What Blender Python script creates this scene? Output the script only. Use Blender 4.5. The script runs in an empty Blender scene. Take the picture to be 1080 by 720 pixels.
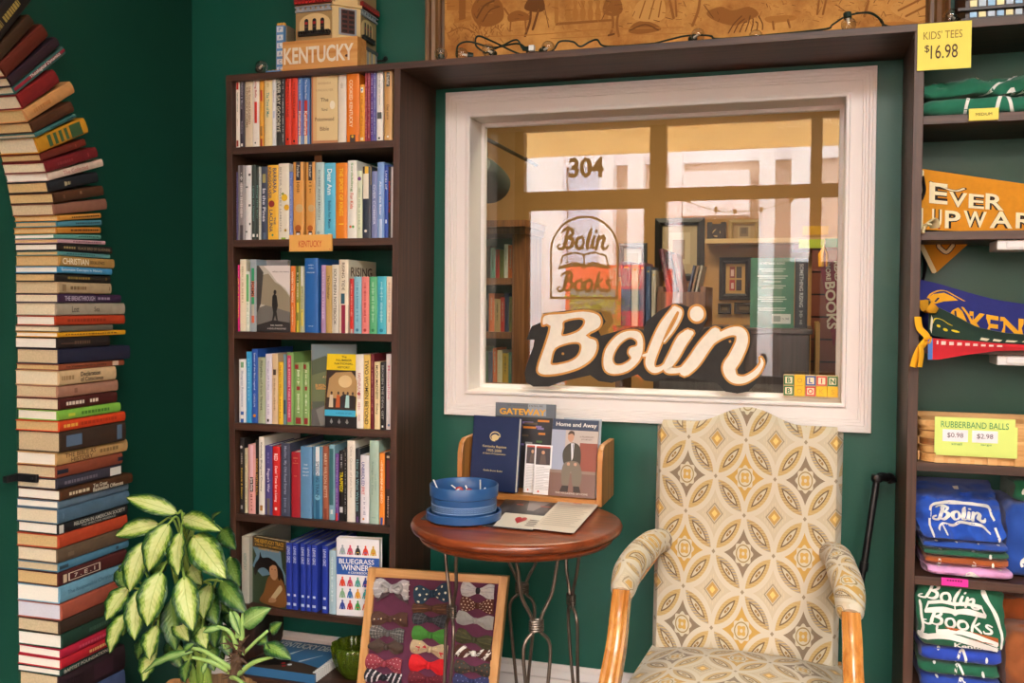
import bpy, bmesh, math, random
from mathutils import Vector, Matrix, noise
from math import sin, cos, pi, sqrt, radians

S = bpy.context.scene
COL = S.collection
# ------------------------------------------------------------------ camera, world, light, exposure
FPX, YAW, PITCH, ROLL, PY = 991.02, radians(17.1455), radians(1.6376), radians(0.3879), 347.0
CAM = Vector((0, -2.9, 1.36))
_F = Vector((-sin(YAW)*cos(PITCH), cos(YAW)*cos(PITCH), -sin(PITCH)))
_R0 = Vector((cos(YAW), sin(YAW), 0)); _U0 = _R0.cross(_F)
_R = _R0*cos(ROLL) + _U0*sin(ROLL); _U = _U0*cos(ROLL) - _R0*sin(ROLL)
cd = bpy.data.cameras.new('camera'); cd.sensor_width = 36; cd.lens = FPX/1080*36
cd.shift_y = -(360-PY)/1080; cd.clip_start = .02
cam = bpy.data.objects.new('camera', cd); COL.objects.link(cam)
cam.matrix_world = Matrix(((_R.x, _U.x, -_F.x, CAM.x), (_R.y, _U.y, -_F.y, CAM.y), (_R.z, _U.z, -_F.z, CAM.z), (0, 0, 0, 1)))
S.camera = cam
S.view_settings.view_transform = 'Standard'; S.view_settings.look = 'None'
S.view_settings.gamma = 1; S.view_settings.use_curve_mapping = False
S.view_settings.exposure = 0.28
S.cycles.max_bounces = 10; S.cycles.diffuse_bounces = 5; S.cycles.glossy_bounces = 4
S.cycles.transparent_max_bounces = 16; S.cycles.transmission_bounces = 6
S.cycles.caustics_reflective = False; S.cycles.caustics_refractive = False
S.cycles.sample_clamp_indirect = 8
S.cycles.use_denoising = True

SKY = 26.0            # overcast sky outside the shop front
GLASS_Y = 0.125       # plane of the inner window pane
FRONT_Y = -4.6        # plane of the shop front behind the camera
w = bpy.data.worlds.new('sky'); S.world = w; w.use_nodes = True
bg = w.node_tree.nodes['Background']; bg.inputs[0].default_value = (1, .985, .96, 1); bg.inputs[1].default_value = SKY

def light(name, kind, loc, energy, color=(1, 1, 1), size=.5, size_y=None, rot=(0, 0, 0), portal=False):
    l = bpy.data.lights.new(name, kind); l.energy = energy; l.color = color
    if kind == 'AREA':
        l.size = size
        if size_y: l.shape = 'RECTANGLE'; l.size_y = size_y
        if portal: l.cycles.is_portal = True
    elif kind in ('POINT', 'SPOT'): l.shadow_soft_size = size
    o = bpy.data.objects.new(name, l); o.location = loc; o.rotation_euler = rot; COL.objects.link(o); return o
light('window_daylight', 'AREA', (-.5, FRONT_Y-.1, 1.6), 1, (1, 1, 1), 5.0, 2.9, (radians(90), 0, 0), portal=True)
light('added_room_fill', 'AREA', (.9, -3.3, 3.12), 180, (1, .96, .92), 2.4, 1.3)  # added fill behind the camera to brighten the room, no known fixture
light('office_ceiling_light', 'AREA', (-.7, .75, 2.8), 44, (1, .84, .58), 1.2, .7)

# ------------------------------------------------------------------ pixel rays of the 1080x720 frame, used to measure the photo
def ray(u, v): return _F + _R*((u-540)/FPX) - _U*((v-PY)/FPX)
def atY(u, v, y): d = ray(u, v); return CAM + d*((y-CAM.y)/d.y)
def atX(u, v, x): d = ray(u, v); return CAM + d*((x-CAM.x)/d.x)
def atZ(u, v, z): d = ray(u, v); return CAM + d*((z-CAM.z)/d.z)
def refl(u, v, y):          # the real place of something the pane mirrors
    p = atY(u, v, 2*GLASS_Y - y); return Vector((p.x, y, p.z))

# ------------------------------------------------------------------ materials
def lin(c):
    if isinstance(c, str): c = tuple(int(c[i:i+2], 16) for i in (0, 2, 4))
    return tuple(((x/255)/12.92 if x/255 <= .04045 else ((x/255+.055)/1.055)**2.4) for x in c) + (1,)
_M = {}
def mat(col, rough=.55, metal=0, var=0, scale=30, bump=0, bscale=200, spec=.4, coat=0, sheen=0, alpha=None):
    key = (str(col), rough, metal, var, scale, bump, bscale, spec, coat, sheen)
    if key in _M: return _M[key]
    m = bpy.data.materials.new('surface'); m.use_nodes = True; nt = m.node_tree; b = nt.nodes['Principled BSDF']
    c = lin(col); b.inputs['Base Color'].default_value = c; b.inputs['Roughness'].default_value = rough
    b.inputs['Metallic'].default_value = metal; b.inputs['Specular IOR Level'].default_value = spec
    if coat: b.inputs['Coat Weight'].default_value = coat; b.inputs['Coat Roughness'].default_value = .12
    if sheen: b.inputs['Sheen Weight'].default_value = sheen
    if var or bump:
        tc = nt.nodes.new('ShaderNodeTexCoord')
    if var:
        n = nt.nodes.new('ShaderNodeTexNoise'); n.inputs['Scale'].default_value = scale; n.inputs['Detail'].default_value = 5
        nt.links.new(tc.outputs['Object'], n.inputs['Vector'])
        r = nt.nodes.new('ShaderNodeValToRGB'); e = r.color_ramp.elements
        e[0].position = .3; e[1].position = .7
        e[0].color = tuple(max(0, x*(1-var)) for x in c[:3])+(1,); e[1].color = tuple(min(1, x*(1+var)) for x in c[:3])+(1,)
        nt.links.new(n.outputs['Fac'], r.inputs['Fac']); nt.links.new(r.outputs[0], b.inputs['Base Color'])
    if bump:
        n = nt.nodes.new('ShaderNodeTexNoise'); n.inputs['Scale'].default_value = bscale; n.inputs['Detail'].default_value = 3
        nt.links.new(tc.outputs['Object'], n.inputs['Vector'])
        bp = nt.nodes.new('ShaderNodeBump'); bp.inputs['Strength'].default_value = bump; bp.inputs['Distance'].default_value = .002
        nt.links.new(n.outputs['Fac'], bp.inputs['Height']); nt.links.new(bp.outputs[0], b.inputs['Normal'])
    _M[key] = m; return m
def wood(c1, c2, axis=2, rough=.45, scale=1.0, coat=0, knots=False):
    key = ('wood', str(c1), str(c2), axis, rough, scale, coat)
    if key in _M: return _M[key]
    m = bpy.data.materials.new('wood'); m.use_nodes = True; nt = m.node_tree; b = nt.nodes['Principled BSDF']
    tc = nt.nodes.new('ShaderNodeTexCoord'); mp = nt.nodes.new('ShaderNodeMapping')
    s = [60*scale]*3; s[axis] = 2.5*scale; mp.inputs['Scale'].default_value = s
    nt.links.new(tc.outputs['Object'], mp.inputs['Vector'])
    n = nt.nodes.new('ShaderNodeTexNoise'); n.inputs['Scale'].default_value = 1; n.inputs['Detail'].default_value = 6; n.inputs['Roughness'].default_value = .6
    n.inputs['Distortion'].default_value = .6
    nt.links.new(mp.outputs[0], n.inputs['Vector'])
    r = nt.nodes.new('ShaderNodeValToRGB'); e = r.color_ramp.elements
    e[0].position = .32; e[0].color = lin(c1); e[1].position = .68; e[1].color = lin(c2)
    nt.links.new(n.outputs['Fac'], r.inputs['Fac']); nt.links.new(r.outputs[0], b.inputs['Base Color'])
    bp = nt.nodes.new('ShaderNodeBump'); bp.inputs['Strength'].default_value = .25; bp.inputs['Distance'].default_value = .001
    nt.links.new(n.outputs['Fac'], bp.inputs['Height']); nt.links.new(bp.outputs[0], b.inputs['Normal'])
    b.inputs['Roughness'].default_value = rough
    if coat: b.inputs['Coat Weight'].default_value = coat; b.inputs['Coat Roughness'].default_value = .1
    _M[key] = m; return m
class NX:                    # shader arithmetic: a number or a node socket
    nt = None
    def __init__(s, v): s.v = v
    @staticmethod
    def op(o, *a):
        n = NX.nt.nodes.new('ShaderNodeMath'); n.operation = o
        for i, x in enumerate(a):
            x = x.v if isinstance(x, NX) else x
            if isinstance(x, (int, float)): n.inputs[i].default_value = x
            else: NX.nt.links.new(x, n.inputs[i])
        return NX(n.outputs[0])
    def __add__(s, o): return NX.op('ADD', s, o)
    def __radd__(s, o): return NX.op('ADD', o, s)
    def __sub__(s, o): return NX.op('SUBTRACT', s, o)
    def __rsub__(s, o): return NX.op('SUBTRACT', o, s)
    def __mul__(s, o): return NX.op('MULTIPLY', s, o)
    __rmul__ = __mul__
    def __truediv__(s, o): return NX.op('DIVIDE', s, o)
    def __lt__(s, o): return NX.op('LESS_THAN', s, o)
    def __gt__(s, o): return NX.op('GREATER_THAN', s, o)
    def fl(s): return NX.op('FLOOR', s)
    def fr(s): return NX.op('FRACT', s)
    def ab(s): return NX.op('ABSOLUTE', s)
    def sq(s): return NX.op('SQRT', s)
    def mx(s, o): return NX.op('MAXIMUM', s, o)
    def mn(s, o): return NX.op('MINIMUM', s, o)
    def mod2(s): return NX.op('FLOORED_MODULO', s, 2.0)
def nmix(fac, a, b):         # a colour mix by a 0/1 socket
    n = NX.nt.nodes.new('ShaderNodeMix'); n.data_type = 'RGBA'
    NX.nt.links.new(fac.v, n.inputs[0])
    for x, i in ((a, 6), (b, 7)):
        if isinstance(x, tuple): n.inputs[i].default_value = x
        else: NX.nt.links.new(x, n.inputs[i])
    return n.outputs[2]
def newmat(name, rough=.6):
    m = bpy.data.materials.new(name); m.use_nodes = True; NX.nt = m.node_tree
    b = m.node_tree.nodes['Principled BSDF']; b.inputs['Roughness'].default_value = rough
    return m, m.node_tree, b
def uvxy(nt, kind='UV'):
    tc = nt.nodes.new('ShaderNodeTexCoord'); sp = nt.nodes.new('ShaderNodeSeparateXYZ'); nt.links.new(tc.outputs[kind], sp.inputs[0])
    return NX(sp.outputs[0]), NX(sp.outputs[1]), NX(sp.outputs[2])
def glass_mat(name, f0=.05, tint=(1, 1, 1, 1), power=5.0):     # thin clear glass: mirror share rises towards grazing view
    m = bpy.data.materials.new(name); m.use_nodes = True; nt = m.node_tree; nt.nodes.clear(); NX.nt = nt
    out = nt.nodes.new('ShaderNodeOutputMaterial'); mx = nt.nodes.new('ShaderNodeMixShader'); lw = nt.nodes.new('ShaderNodeLayerWeight')
    lw.inputs[0].default_value = .5; f = NX.op('POWER', NX(lw.outputs['Facing']), power)*(1-f0) + f0
    t = nt.nodes.new('ShaderNodeBsdfTransparent'); t.inputs[0].default_value = tint
    g = nt.nodes.new('ShaderNodeBsdfGlossy'); g.inputs['Roughness'].default_value = 0
    nt.links.new(f.v, mx.inputs[0]); nt.links.new(t.outputs[0], mx.inputs[1]); nt.links.new(g.outputs[0], mx.inputs[2])
    nt.links.new(mx.outputs[0], out.inputs[0]); return m

# ------------------------------------------------------------------ mesh building
_T = {}
def text_geo(s, bold=0.0):
    k = (s, bold)
    if k not in _T:
        c = bpy.data.curves.new('t', 'FONT'); c.body = s; c.resolution_u = 3; c.offset = bold; c.align_x = 'LEFT'
        o = bpy.data.objects.new('t', c); me = bpy.data.meshes.new_from_object(o)
        vs = [v.co.copy() for v in me.vertices]; fs = [tuple(p.vertices) for p in me.polygons]
        bpy.data.objects.remove(o); bpy.data.curves.remove(c); bpy.data.meshes.remove(me)
        if vs:
            x0 = min(v.x for v in vs); x1 = max(v.x for v in vs); y0 = min(v.y for v in vs); y1 = max(v.y for v in vs)
            vs = [Vector(((v.x-(x0+x1)/2), (v.y-(y0+y1)/2), 0)) for v in vs]
            _T[k] = (vs, fs, x1-x0, y1-y0)
        else: _T[k] = ([], [], 1, 1)
    return _T[k]
def frame(o, x, y):          # matrix whose local X, Y run along x, y
    x = Vector(x).normalized(); y = Vector(y); z = x.cross(y).normalized(); y = z.cross(x)
    o = Vector(o); return Matrix(((x.x, y.x, z.x, o.x), (x.y, y.y, z.y, o.y), (x.z, y.z, z.z, o.z), (0, 0, 0, 1)))
class MB:
    def __init__(s, M=None): s.v = []; s.f = []; s.mi = []; s.M = M
    def add(s, vs, fs, m=0, M=None):
        b = len(s.v)
        for v in vs:
            v = Vector(v)
            if M is not None: v = M @ v
            if s.M is not None: v = s.M @ v
            s.v.append(v)
        for f in fs: s.f.append(tuple(i+b for i in f)); s.mi.append(m)
    def box(s, x0, x1, y0, y1, z0, z1, m=0, M=None):
        v = [(x0, y0, z0), (x1, y0, z0), (x1, y1, z0), (x0, y1, z0), (x0, y0, z1), (x1, y0, z1), (x1, y1, z1), (x0, y1, z1)]
        s.add(v, [(0, 3, 2, 1), (4, 5, 6, 7), (0, 1, 5, 4), (1, 2, 6, 5), (2, 3, 7, 6), (3, 0, 4, 7)], m, M)
    def hexa(s, v8, m=0): s.add(v8, [(0, 3, 2, 1), (4, 5, 6, 7), (0, 1, 5, 4), (1, 2, 6, 5), (2, 3, 7, 6), (3, 0, 4, 7)], m)
    def prism(s, pts, d0, d1, m=0, M=None):        # pts in local XY, extruded along local Z
        n = len(pts); v = [(x, y, d0) for x, y in pts] + [(x, y, d1) for x, y in pts]
        a = sum(pts[i][0]*pts[(i+1) % n][1]-pts[(i+1) % n][0]*pts[i][1] for i in range(n))
        top = tuple(range(n, 2*n)); bot = tuple(range(n-1, -1, -1))
        f = [bot, top] + [(i, (i+1) % n, (i+1) % n+n, i+n) for i in range(n)]
        if a < 0: f = [tuple(reversed(q)) for q in f]
        s.add(v, f, m, M)
    def tube(s, pts, r, seg=8, m=0, closed=False, M=None, flat=1.0):
        pts = [Vector(p) for p in pts]; n = len(pts); rr = r if isinstance(r, (list, tuple)) else [r]*n
        vs = []; up = Vector((0, 0, 1)); prev = None
        for i, p in enumerate(pts):
            if closed: t = pts[(i+1) % n]-pts[i-1]
            else: t = pts[min(i+1, n-1)]-pts[max(i-1, 0)]
            t = t.normalized() if t.length > 1e-9 else Vector((0, 0, 1))
            if prev is None:
                a = t.cross(up)
                if a.length < .05: a = t.cross(Vector((1, 0, 0)))
                a.normalize()
            else:
                a = prev - t*prev.dot(t); a = a.normalized() if a.length > 1e-6 else t.orthogonal().normalized()
            prev = a; b = t.cross(a)
            for k in range(seg):
                q = 2*pi*k/seg; vs.append(p + (a*cos(q) + b*sin(q)*flat)*rr[i])
        fs = []
        for i in range(n if closed else n-1):
            j = (i+1) % n
            for k in range(seg): fs.append((i*seg+k, i*seg+(k+1) % seg, j*seg+(k+1) % seg, j*seg+k))
        if not closed: fs += [tuple(range(seg-1, -1, -1)), tuple(range((n-1)*seg, n*seg))]
        s.add(vs, fs, m, M)
    def lathe(s, prof, seg=32, c=(0, 0, 0), m=0, M=None, sx=1, sy=1, ripple=None):
        n = len(prof); vs = []
        for r, z in prof:
            for k in range(seg):
                q = 2*pi*k/seg; rr = r*(1+ripple(q, z)) if ripple else r
                vs.append((c[0]+rr*cos(q)*sx, c[1]+rr*sin(q)*sy, c[2]+z))
        fs = [(i*seg+k, i*seg+(k+1) % seg, (i+1)*seg+(k+1) % seg, (i+1)*seg+k) for i in range(n-1) for k in range(seg)]
        if prof[0][0] > 1e-5: fs.append(tuple(range(seg-1, -1, -1)))
        if prof[-1][0] > 1e-5: fs.append(tuple(range((n-1)*seg, n*seg)))
        s.add(vs, fs, m, M)
    def grid(s, fn, nu, nv, m=0, mf=None):
        vs = [fn(i/nu, j/nv) for j in range(nv+1) for i in range(nu+1)]; b = len(s.v); s.add(vs, [], m)
        for j in range(nv):
            for i in range(nu):
                k = b+j*(nu+1)+i; s.f.append((k, k+1, k+nu+2, k+nu+1)); s.mi.append(mf(i/nu, j/nv) if mf else m)
    def cloth(s, fn, nu, nv, th, m=0):              # a grid with thickness th
        P = [[Vector(fn(i/nu, j/nv)) for i in range(nu+1)] for j in range(nv+1)]
        top = []; bot = []
        for j in range(nv+1):
            for i in range(nu+1):
                a = P[j][min(i+1, nu)]-P[j][max(i-1, 0)]; c = P[min(j+1, nv)][i]-P[max(j-1, 0)][i]; n = a.cross(c)
                n = n.normalized() if n.length > 1e-9 else Vector((0, 0, 1))
                top.append(P[j][i]+n*th/2); bot.append(P[j][i]-n*th/2)
        W = nu+1; N = len(top); fs = []
        for j in range(nv):
            for i in range(nu):
                k = j*W+i; fs.append((k, k+1, k+W+1, k+W)); fs.append((N+k, N+k+W, N+k+W+1, N+k+1))
        rim = [i for i in range(W)]+[j*W+nu for j in range(1, nv+1)]+[nv*W+i for i in range(nu-1, -1, -1)]+[j*W for j in range(nv-1, 0, -1)]
        for a, b in zip(rim, rim[1:]+rim[:1]): fs.append((b, a, N+a, N+b))
        s.add(top+bot, fs, m)
    def text(s, t, M, wd, ht, m=1, bold=0.0, keep=False, lift=0.0004, warp=None):
        vs, fs, w_, h_ = text_geo(t, bold)
        if not vs: return
        sx, sy = wd/w_, ht/h_
        if keep: sx = sy = min(sx, sy)
        q = [Vector((v.x*sx, v.y*sy, lift)) for v in vs]
        if warp: q = [warp(v) for v in q]
        s.add(q, fs, m, M)
    def build(s, name, mats, parent=None, smooth=True, label=None, cat=None, group=None, kind=None, bevel=0, sub=0, uv=None, loc=None, ang=35, solid=0):
        o0 = Vector(loc) if loc is not None else (None if parent is not None else s.base())
        if parent is not None: o0 = Vector(parent.get('_o', (0, 0, 0)))
        me = bpy.data.meshes.new(name); me.from_pydata([tuple(v-o0) for v in s.v], [], s.f)
        if not isinstance(mats, (list, tuple)): mats = [mats]
        for m in mats: me.materials.append(m)
        me.polygons.foreach_set('material_index', [min(i, len(mats)-1) for i in s.mi])
        if smooth:
            me.polygons.foreach_set('use_smooth', [True]*len(me.polygons)); me.set_sharp_from_angle(angle=radians(ang))
        if uv:
            L = me.uv_layers.new(name='UVMap')
            for lp in me.loops: L.data[lp.index].uv = uv(me.vertices[lp.vertex_index].co + o0)
        me.update()
        o = bpy.data.objects.new(name, me); COL.objects.link(o)
        if parent is not None: o.parent = parent
        else: o.location = o0
        o['_o'] = tuple(o0)
        if bevel:
            b = o.modifiers.new('b', 'BEVEL'); b.width = bevel; b.segments = 2; b.limit_method = 'ANGLE'; b.angle_limit = radians(40)
        if solid:
            b = o.modifiers.new('s', 'SOLIDIFY'); b.thickness = solid; b.offset = 0
        if sub:
            b = o.modifiers.new('u', 'SUBSURF'); b.levels = sub; b.render_levels = sub
        tag(o, label, cat, group, kind); return o
    def base(s):
        n = len(s.v) or 1; z = min((v.z for v in s.v), default=0)
        return Vector((sum(v.x for v in s.v)/n, sum(v.y for v in s.v)/n, z))
def tag(o, label=None, cat=None, group=None, kind=None):
    if label: o['label'] = label
    if cat: o['category'] = cat
    if group: o['group'] = group
    if kind: o['kind'] = kind
    return o
def thing(name, loc, label, cat, group=None):
    o = bpy.data.objects.new(name, None); o.location = loc; o.empty_display_size = .05; COL.objects.link(o); o['_o'] = tuple(loc)
    return tag(o, label, cat, group)
def copy_tree(o, loc, rz=None, label=None):
    c = o.copy(); COL.objects.link(c); c.location = loc
    if rz is not None: c.rotation_euler.z = rz
    if label: c['label'] = label
    for k in list(o.children):
        d = k.copy(); COL.objects.link(d); d.parent = c
        for g in k.children:
            e = g.copy(); COL.objects.link(e); e.parent = d
    return c
XZ = lambda x, y, z: frame((x, y, z), (1, 0, 0), (0, 0, 1))            # lettering that faces the room (-Y)
def V(*a): return Vector(a)
rnd = random.Random(7)
def sm(t): t = max(0, min(1, t)); return t*t*(3-2*t)
def lerp(a, b, t): return a+(b-a)*t
def catmull(P, n=6, closed=False):
    P = [Vector(p) for p in P]; L = len(P); out = []
    for i in range(L if closed else L-1):
        a = P[(i-1) % L] if closed or i > 0 else P[i]; b = P[i]; c = P[(i+1) % L]; d = P[(i+2) % L] if closed or i+2 < L else c
        for k in range(n):
            t = k/n; out.append(.5*((2*b)+(c-a)*t+(2*a-5*b+4*c-d)*t*t+(3*b-a-3*c+d)*t**3))
    if not closed: out.append(P[-1])
    return out
# ================================================================== THE SETTING
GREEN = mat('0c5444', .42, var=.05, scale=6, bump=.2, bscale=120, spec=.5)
GREEN_SHADED = mat('0b4435', .62, var=.06, scale=6, bump=.25, bscale=120)  # same wall green, darkened: the left wall's shade is put into the colour
WHITE = mat('e6dfdc', .45)
DARKWOOD = wood('301d14', '543527', 2, .5); DARKWOODX = wood('301d14', '543527', 0, .5)
CEIL = 3.2
b = MB(); b.box(-3.6, 2.0, -4.8, 2.7, -.08, 0); b.build('floor', wood('4a2f1e', '6b4630', 1, .4), kind='structure', smooth=False)
b = MB(); b.box(-3.6, 2.0, -4.7, .14, CEIL, CEIL+.1); b.build('ceiling', mat('e6dfd2', .8), kind='structure', smooth=False)
OX0, OX1, OZ0, OZ1 = -1.036, .112, 1.073, 1.957
b = MB()
e = .012; b.box(-2.3, OX0-e, 0, .14, 0, CEIL); b.box(OX1+e, 2.0, 0, .14, 0, CEIL); b.box(OX0-e, OX1+e, 0, .14, 0, OZ0-e); b.box(OX0-e, OX1+e, 0, .14, OZ1+e, CEIL)
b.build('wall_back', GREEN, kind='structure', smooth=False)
# left wall with the arched doorway that the column of books lines
JY, AR, AZ = -.80, .62, 1.50          # jamb, arch radius, springing height
pts = [(.0, 0), (.0, CEIL), (-3.0, CEIL), (-3.0, 0), (JY-2*AR, 0), (JY-2*AR, AZ)]
pts += [(JY-AR-AR*cos(pi*k/24), AZ+AR*sin(pi*k/24)) for k in range(1, 24)] + [(JY, AZ), (JY, 0)]
b = MB(frame((0, 0, 0), (0, 1, 0), (0, 0, 1))); b.prism(pts, -2.26, -2.10)
b.build('wall_left', GREEN_SHADED, kind='structure', smooth=False)
b = MB(); b.box(-3.6, -3.5, FRONT_Y, -.2, 0, CEIL); b.box(-3.5, -2.26, -3.0, -2.9, 0, CEIL); b.box(-3.5, -2.26, -.3, -.2, 0, CEIL)
b.build('wall_hall', GREEN_SHADED, kind='structure', smooth=False)
b = MB(); b.box(1.9, 2.0, FRONT_Y, 0, 0, CEIL); b.build('wall_right', GREEN, kind='structure', smooth=False)
# baseboard with its stepped moulding
def baseboard(name, x0, x1):
    b = MB(frame((x0, 0, 0), (0, -1, 0), (0, 0, 1)))
    b.prism([(0, 0), (.018, 0), (.018, .135), (.013, .145), (.013, .155), (.018, .16), (.014, .175), (.008, .182), (.008, .19), (.005, .2), (0, .2)], -(x1-x0), 0)
    b.build(name, WHITE, kind='structure')
baseboard('baseboard_back', -2.1, 1.9)
# window casing, jamb liner, pane
def rect_sweep(b, x0, x1, z0, z1, prof, y0=0, m=0):   # prof: (outward offset, thickness towards the room)
    loops = []
    for (o, t) in prof:
        loops.append([(x0-o, y0-t, z0-o), (x1+o, y0-t, z0-o), (x1+o, y0-t, z1+o), (x0-o, y0-t, z1+o)])
    vs = [p for l in loops for p in l]; fs = []
    for i in range(len(prof)-1):
        for k in range(4): fs.append((i*4+k, i*4+(k+1) % 4, (i+1)*4+(k+1) % 4, (i+1)*4+k))
    b.add(vs, [tuple(reversed(f)) for f in fs], m)
b = MB()
rect_sweep(b, OX0, OX1, OZ0, OZ1, [(0, -.125), (0, .017), (.003, .021), (.010, .021), (.013, .013), (.018, .012), (.046, .014), (.0475, .018), (.0535, .018), (.055, .0205), (.062, .0205), (.064, .0245), (.071, .0245), (.073, .0275), (.081, .0275), (.0825, .025), (.0825, 0)])
win = b.build('window_1', WHITE, kind='structure', smooth=False)
b = MB()
rect_sweep(b, OX0+.012, OX1-.012, OZ0+.012, OZ1-.012, [(0, -.12), (0, -.1), (.004, -.097), (.012, -.095), (.012, -.125)])
b.build('window_stop', WHITE, parent=win, smooth=False)
PANE = glass_mat('glass', .10, (.97, .985, .975, 1))
b = MB(); b.add([(OX0, GLASS_Y, OZ0), (OX1, GLASS_Y, OZ0), (OX1, GLASS_Y, OZ1), (OX0, GLASS_Y, OZ1)], [(0, 1, 2, 3)])
b.build('window_pane', PANE, parent=win, smooth=False)

# ---- the shop front behind the camera (its daylight lights the room, the pane mirrors it)
FR = mat('3a2a1c', .5)
def rz(v, u=700): return refl(u, v, FRONT_Y).z
def rx(u, v=250): return refl(u, v, FRONT_Y).x
dx0, dx1 = rx(551), rx(684); wx0, wx1 = rx(701), rx(854); vx0 = rx(866); zt1, zt0, zl1 = rz(130), rz(198), rz(211)
vx1 = 1.75; zs = .72
b = MB()
for z0, z1 in ((zt1, CEIL),): b.box(-3.6, 1.9, FRONT_Y-.15, FRONT_Y, z0, z1)
b.box(-3.6, dx0-.08, FRONT_Y-.15, FRONT_Y, 0, zt1); b.box(vx1, 1.9, FRONT_Y-.15, FRONT_Y, 0, zt1); b.box(dx1+.1, vx1, FRONT_Y-.15, FRONT_Y, 0, zs)
b.build('wall_front', mat('d8cfc0', .7), kind='structure', smooth=False)
def bars(name, xs, zs_, t=.09, parent=None):
    b = MB()
    for x0, x1, z0, z1 in xs: b.box(x0, x1, FRONT_Y-.12, FRONT_Y-.02, z0, z1)
    return b.build(name, FR, kind='structure', smooth=False)
w2 = bars('window_2', [(dx1, wx0, 0, zt1), (wx1, vx0, zs, zt1), (wx0, wx1, zt0, zl1), (vx0, vx1, zt0, zl1), (wx0, vx1, zs, zs+.06), (dx0-.08, dx1, zt0, zl1), (dx0-.08, dx0, 0, zt1)], 0)
SHOPGLASS = glass_mat('shop_glass', .04)
b = MB(); y = FRONT_Y-.07
for x0, x1 in ((wx0, wx1), (vx0, vx1)):
    for z0, z1 in ((zs, zt0), (zl1, zt1)): b.add([(x0, y, z0), (x1, y, z0), (x1, y, z1), (x0, y, z1)], [(0, 1, 2, 3)])
b.add([(dx0, y, zl1), (dx1, y, zl1), (dx1, y, zt1), (dx0, y, zt1)], [(0, 1, 2, 3)])
b.build('window_pane', SHOPGLASS, parent=w2, smooth=False)
b = MB()
gx0, gx1 = rx(556), rx(678)
b.box(dx0, gx0, FRONT_Y-.11, FRONT_Y-.05, .02, zt0); b.box(gx1, dx1, FRONT_Y-.11, FRONT_Y-.05, .02, zt0); b.box(gx0, gx1, FRONT_Y-.11, FRONT_Y-.05, .02, .3); b.box(gx0, gx1, FRONT_Y-.11, FRONT_Y-.05, rz(218), zt0)
d1 = b.build('door_1', FR, kind='structure', smooth=False)
b = MB(); b.add([(gx0, y, .3), (gx1, y, .3), (gx1, y, rz(218)), (gx0, y, rz(218))], [(0, 1, 2, 3)]); b.build('door_pane', SHOPGLASS, parent=d1, smooth=False)
# lettering painted on the outside of the shop glass; from in here it reads backwards, in the pane it reads true
INK = mat('2a2622', .6)
def inside(o): return frame(o, (1, 0, 0), (0, 0, 1))
def script_path(b, strokes, M, r, m=0):
    for st in strokes:
        P = [M @ Vector((x, y, 0)) for x, y in st[0]]
        P = catmull(P, 5) if len(P) > 2 else P
        n = len(P); rr = [r*st[1]*(.55+.45*sin(pi*(i+.4)/(n-.2))) if n > 1 else r for i in range(n)]
        b.tube(P, rr, 6, m, flat=.25)
# ================================================================== THE OFFICE BEYOND THE PANE
TAN = mat('b98a52', .75, var=.05, scale=4)
b = MB(); b.box(-2.6, 1.6, 2.45, 2.55, 0, 2.9); b.build('wall_office_back', TAN, kind='structure', smooth=False)
b = MB(); b.box(-2.6, -2.5, .14, 2.45, 0, 2.9); b.build('wall_office_west', mat('7a4a24', .7, var=.08, scale=5), kind='structure', smooth=False)
b = MB(); b.box(1.5, 1.6, .14, 2.45, 0, 2.9); b.build('wall_office_east', TAN, kind='structure', smooth=False)
b = MB(); b.box(-2.6, 1.6, .14, 2.55, 2.9, 3.0); b.build('ceiling_office', mat('d8c8a8', .8), kind='structure', smooth=False)
# ---- flat drawing on any surface: W(x, y, lift) gives the point
def plane(o, ax=(1, 0, 0), ay=(0, 0, 1)):
    M = frame(o, ax, ay); return lambda x, y, z=0: M @ Vector((x, y, z))
def poly2(b, pts, W, m, z=.0004): b.add([W(x, y, z) for x, y in pts], [tuple(range(len(pts)))], m)
def rect2(b, x0, x1, y0, y1, W, m, z=.0004): poly2(b, [(x0, y0), (x1, y0), (x1, y1), (x0, y1)], W, m, z)
def disc2(b, x, y, r, W, m, z=.0004, n=14, ry=None): poly2(b, [(x+r*cos(2*pi*k/n), y+(ry or r)*sin(2*pi*k/n)) for k in range(n)], W, m, z)
_zi = 0
def ribbon(b, pts, W, m, z=.0004, hw=None, closed=False, n=5):
    """a brush stroke; pts are (x, y, half width) or (x, y) with one hw"""
    global _zi
    _zi = (_zi+1) % 12; z += _zi*6e-5
    P = [Vector((p[0], p[1], p[2] if len(p) > 2 else hw)) for p in pts]
    if len(P) > 2: P = catmull(P, n, closed)
    L = len(P); vs = []
    for i, p in enumerate(P):
        a = P[(i-1) % L] if closed or i else P[i]; c = P[(i+1) % L] if closed or i < L-1 else P[i]
        t = Vector((c.x-a.x, c.y-a.y, 0)); t = t.normalized() if t.length > 1e-9 else Vector((1, 0, 0)); q = Vector((-t.y, t.x, 0))
        vs += [W(p.x-q.x*p.z, p.y-q.y*p.z, z), W(p.x+q.x*p.z, p.y+q.y*p.z, z)]
    fs = [(2*i, 2*((i+1) % L), 2*((i+1) % L)+1, 2*i+1) for i in range(L if closed else L-1)]
    b.add(vs, fs, m)
    if not closed:
        for p in (P[0], P[-1]): disc2(b, p.x, p.y, p.z, W, m, z+3e-5, 8)
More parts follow.
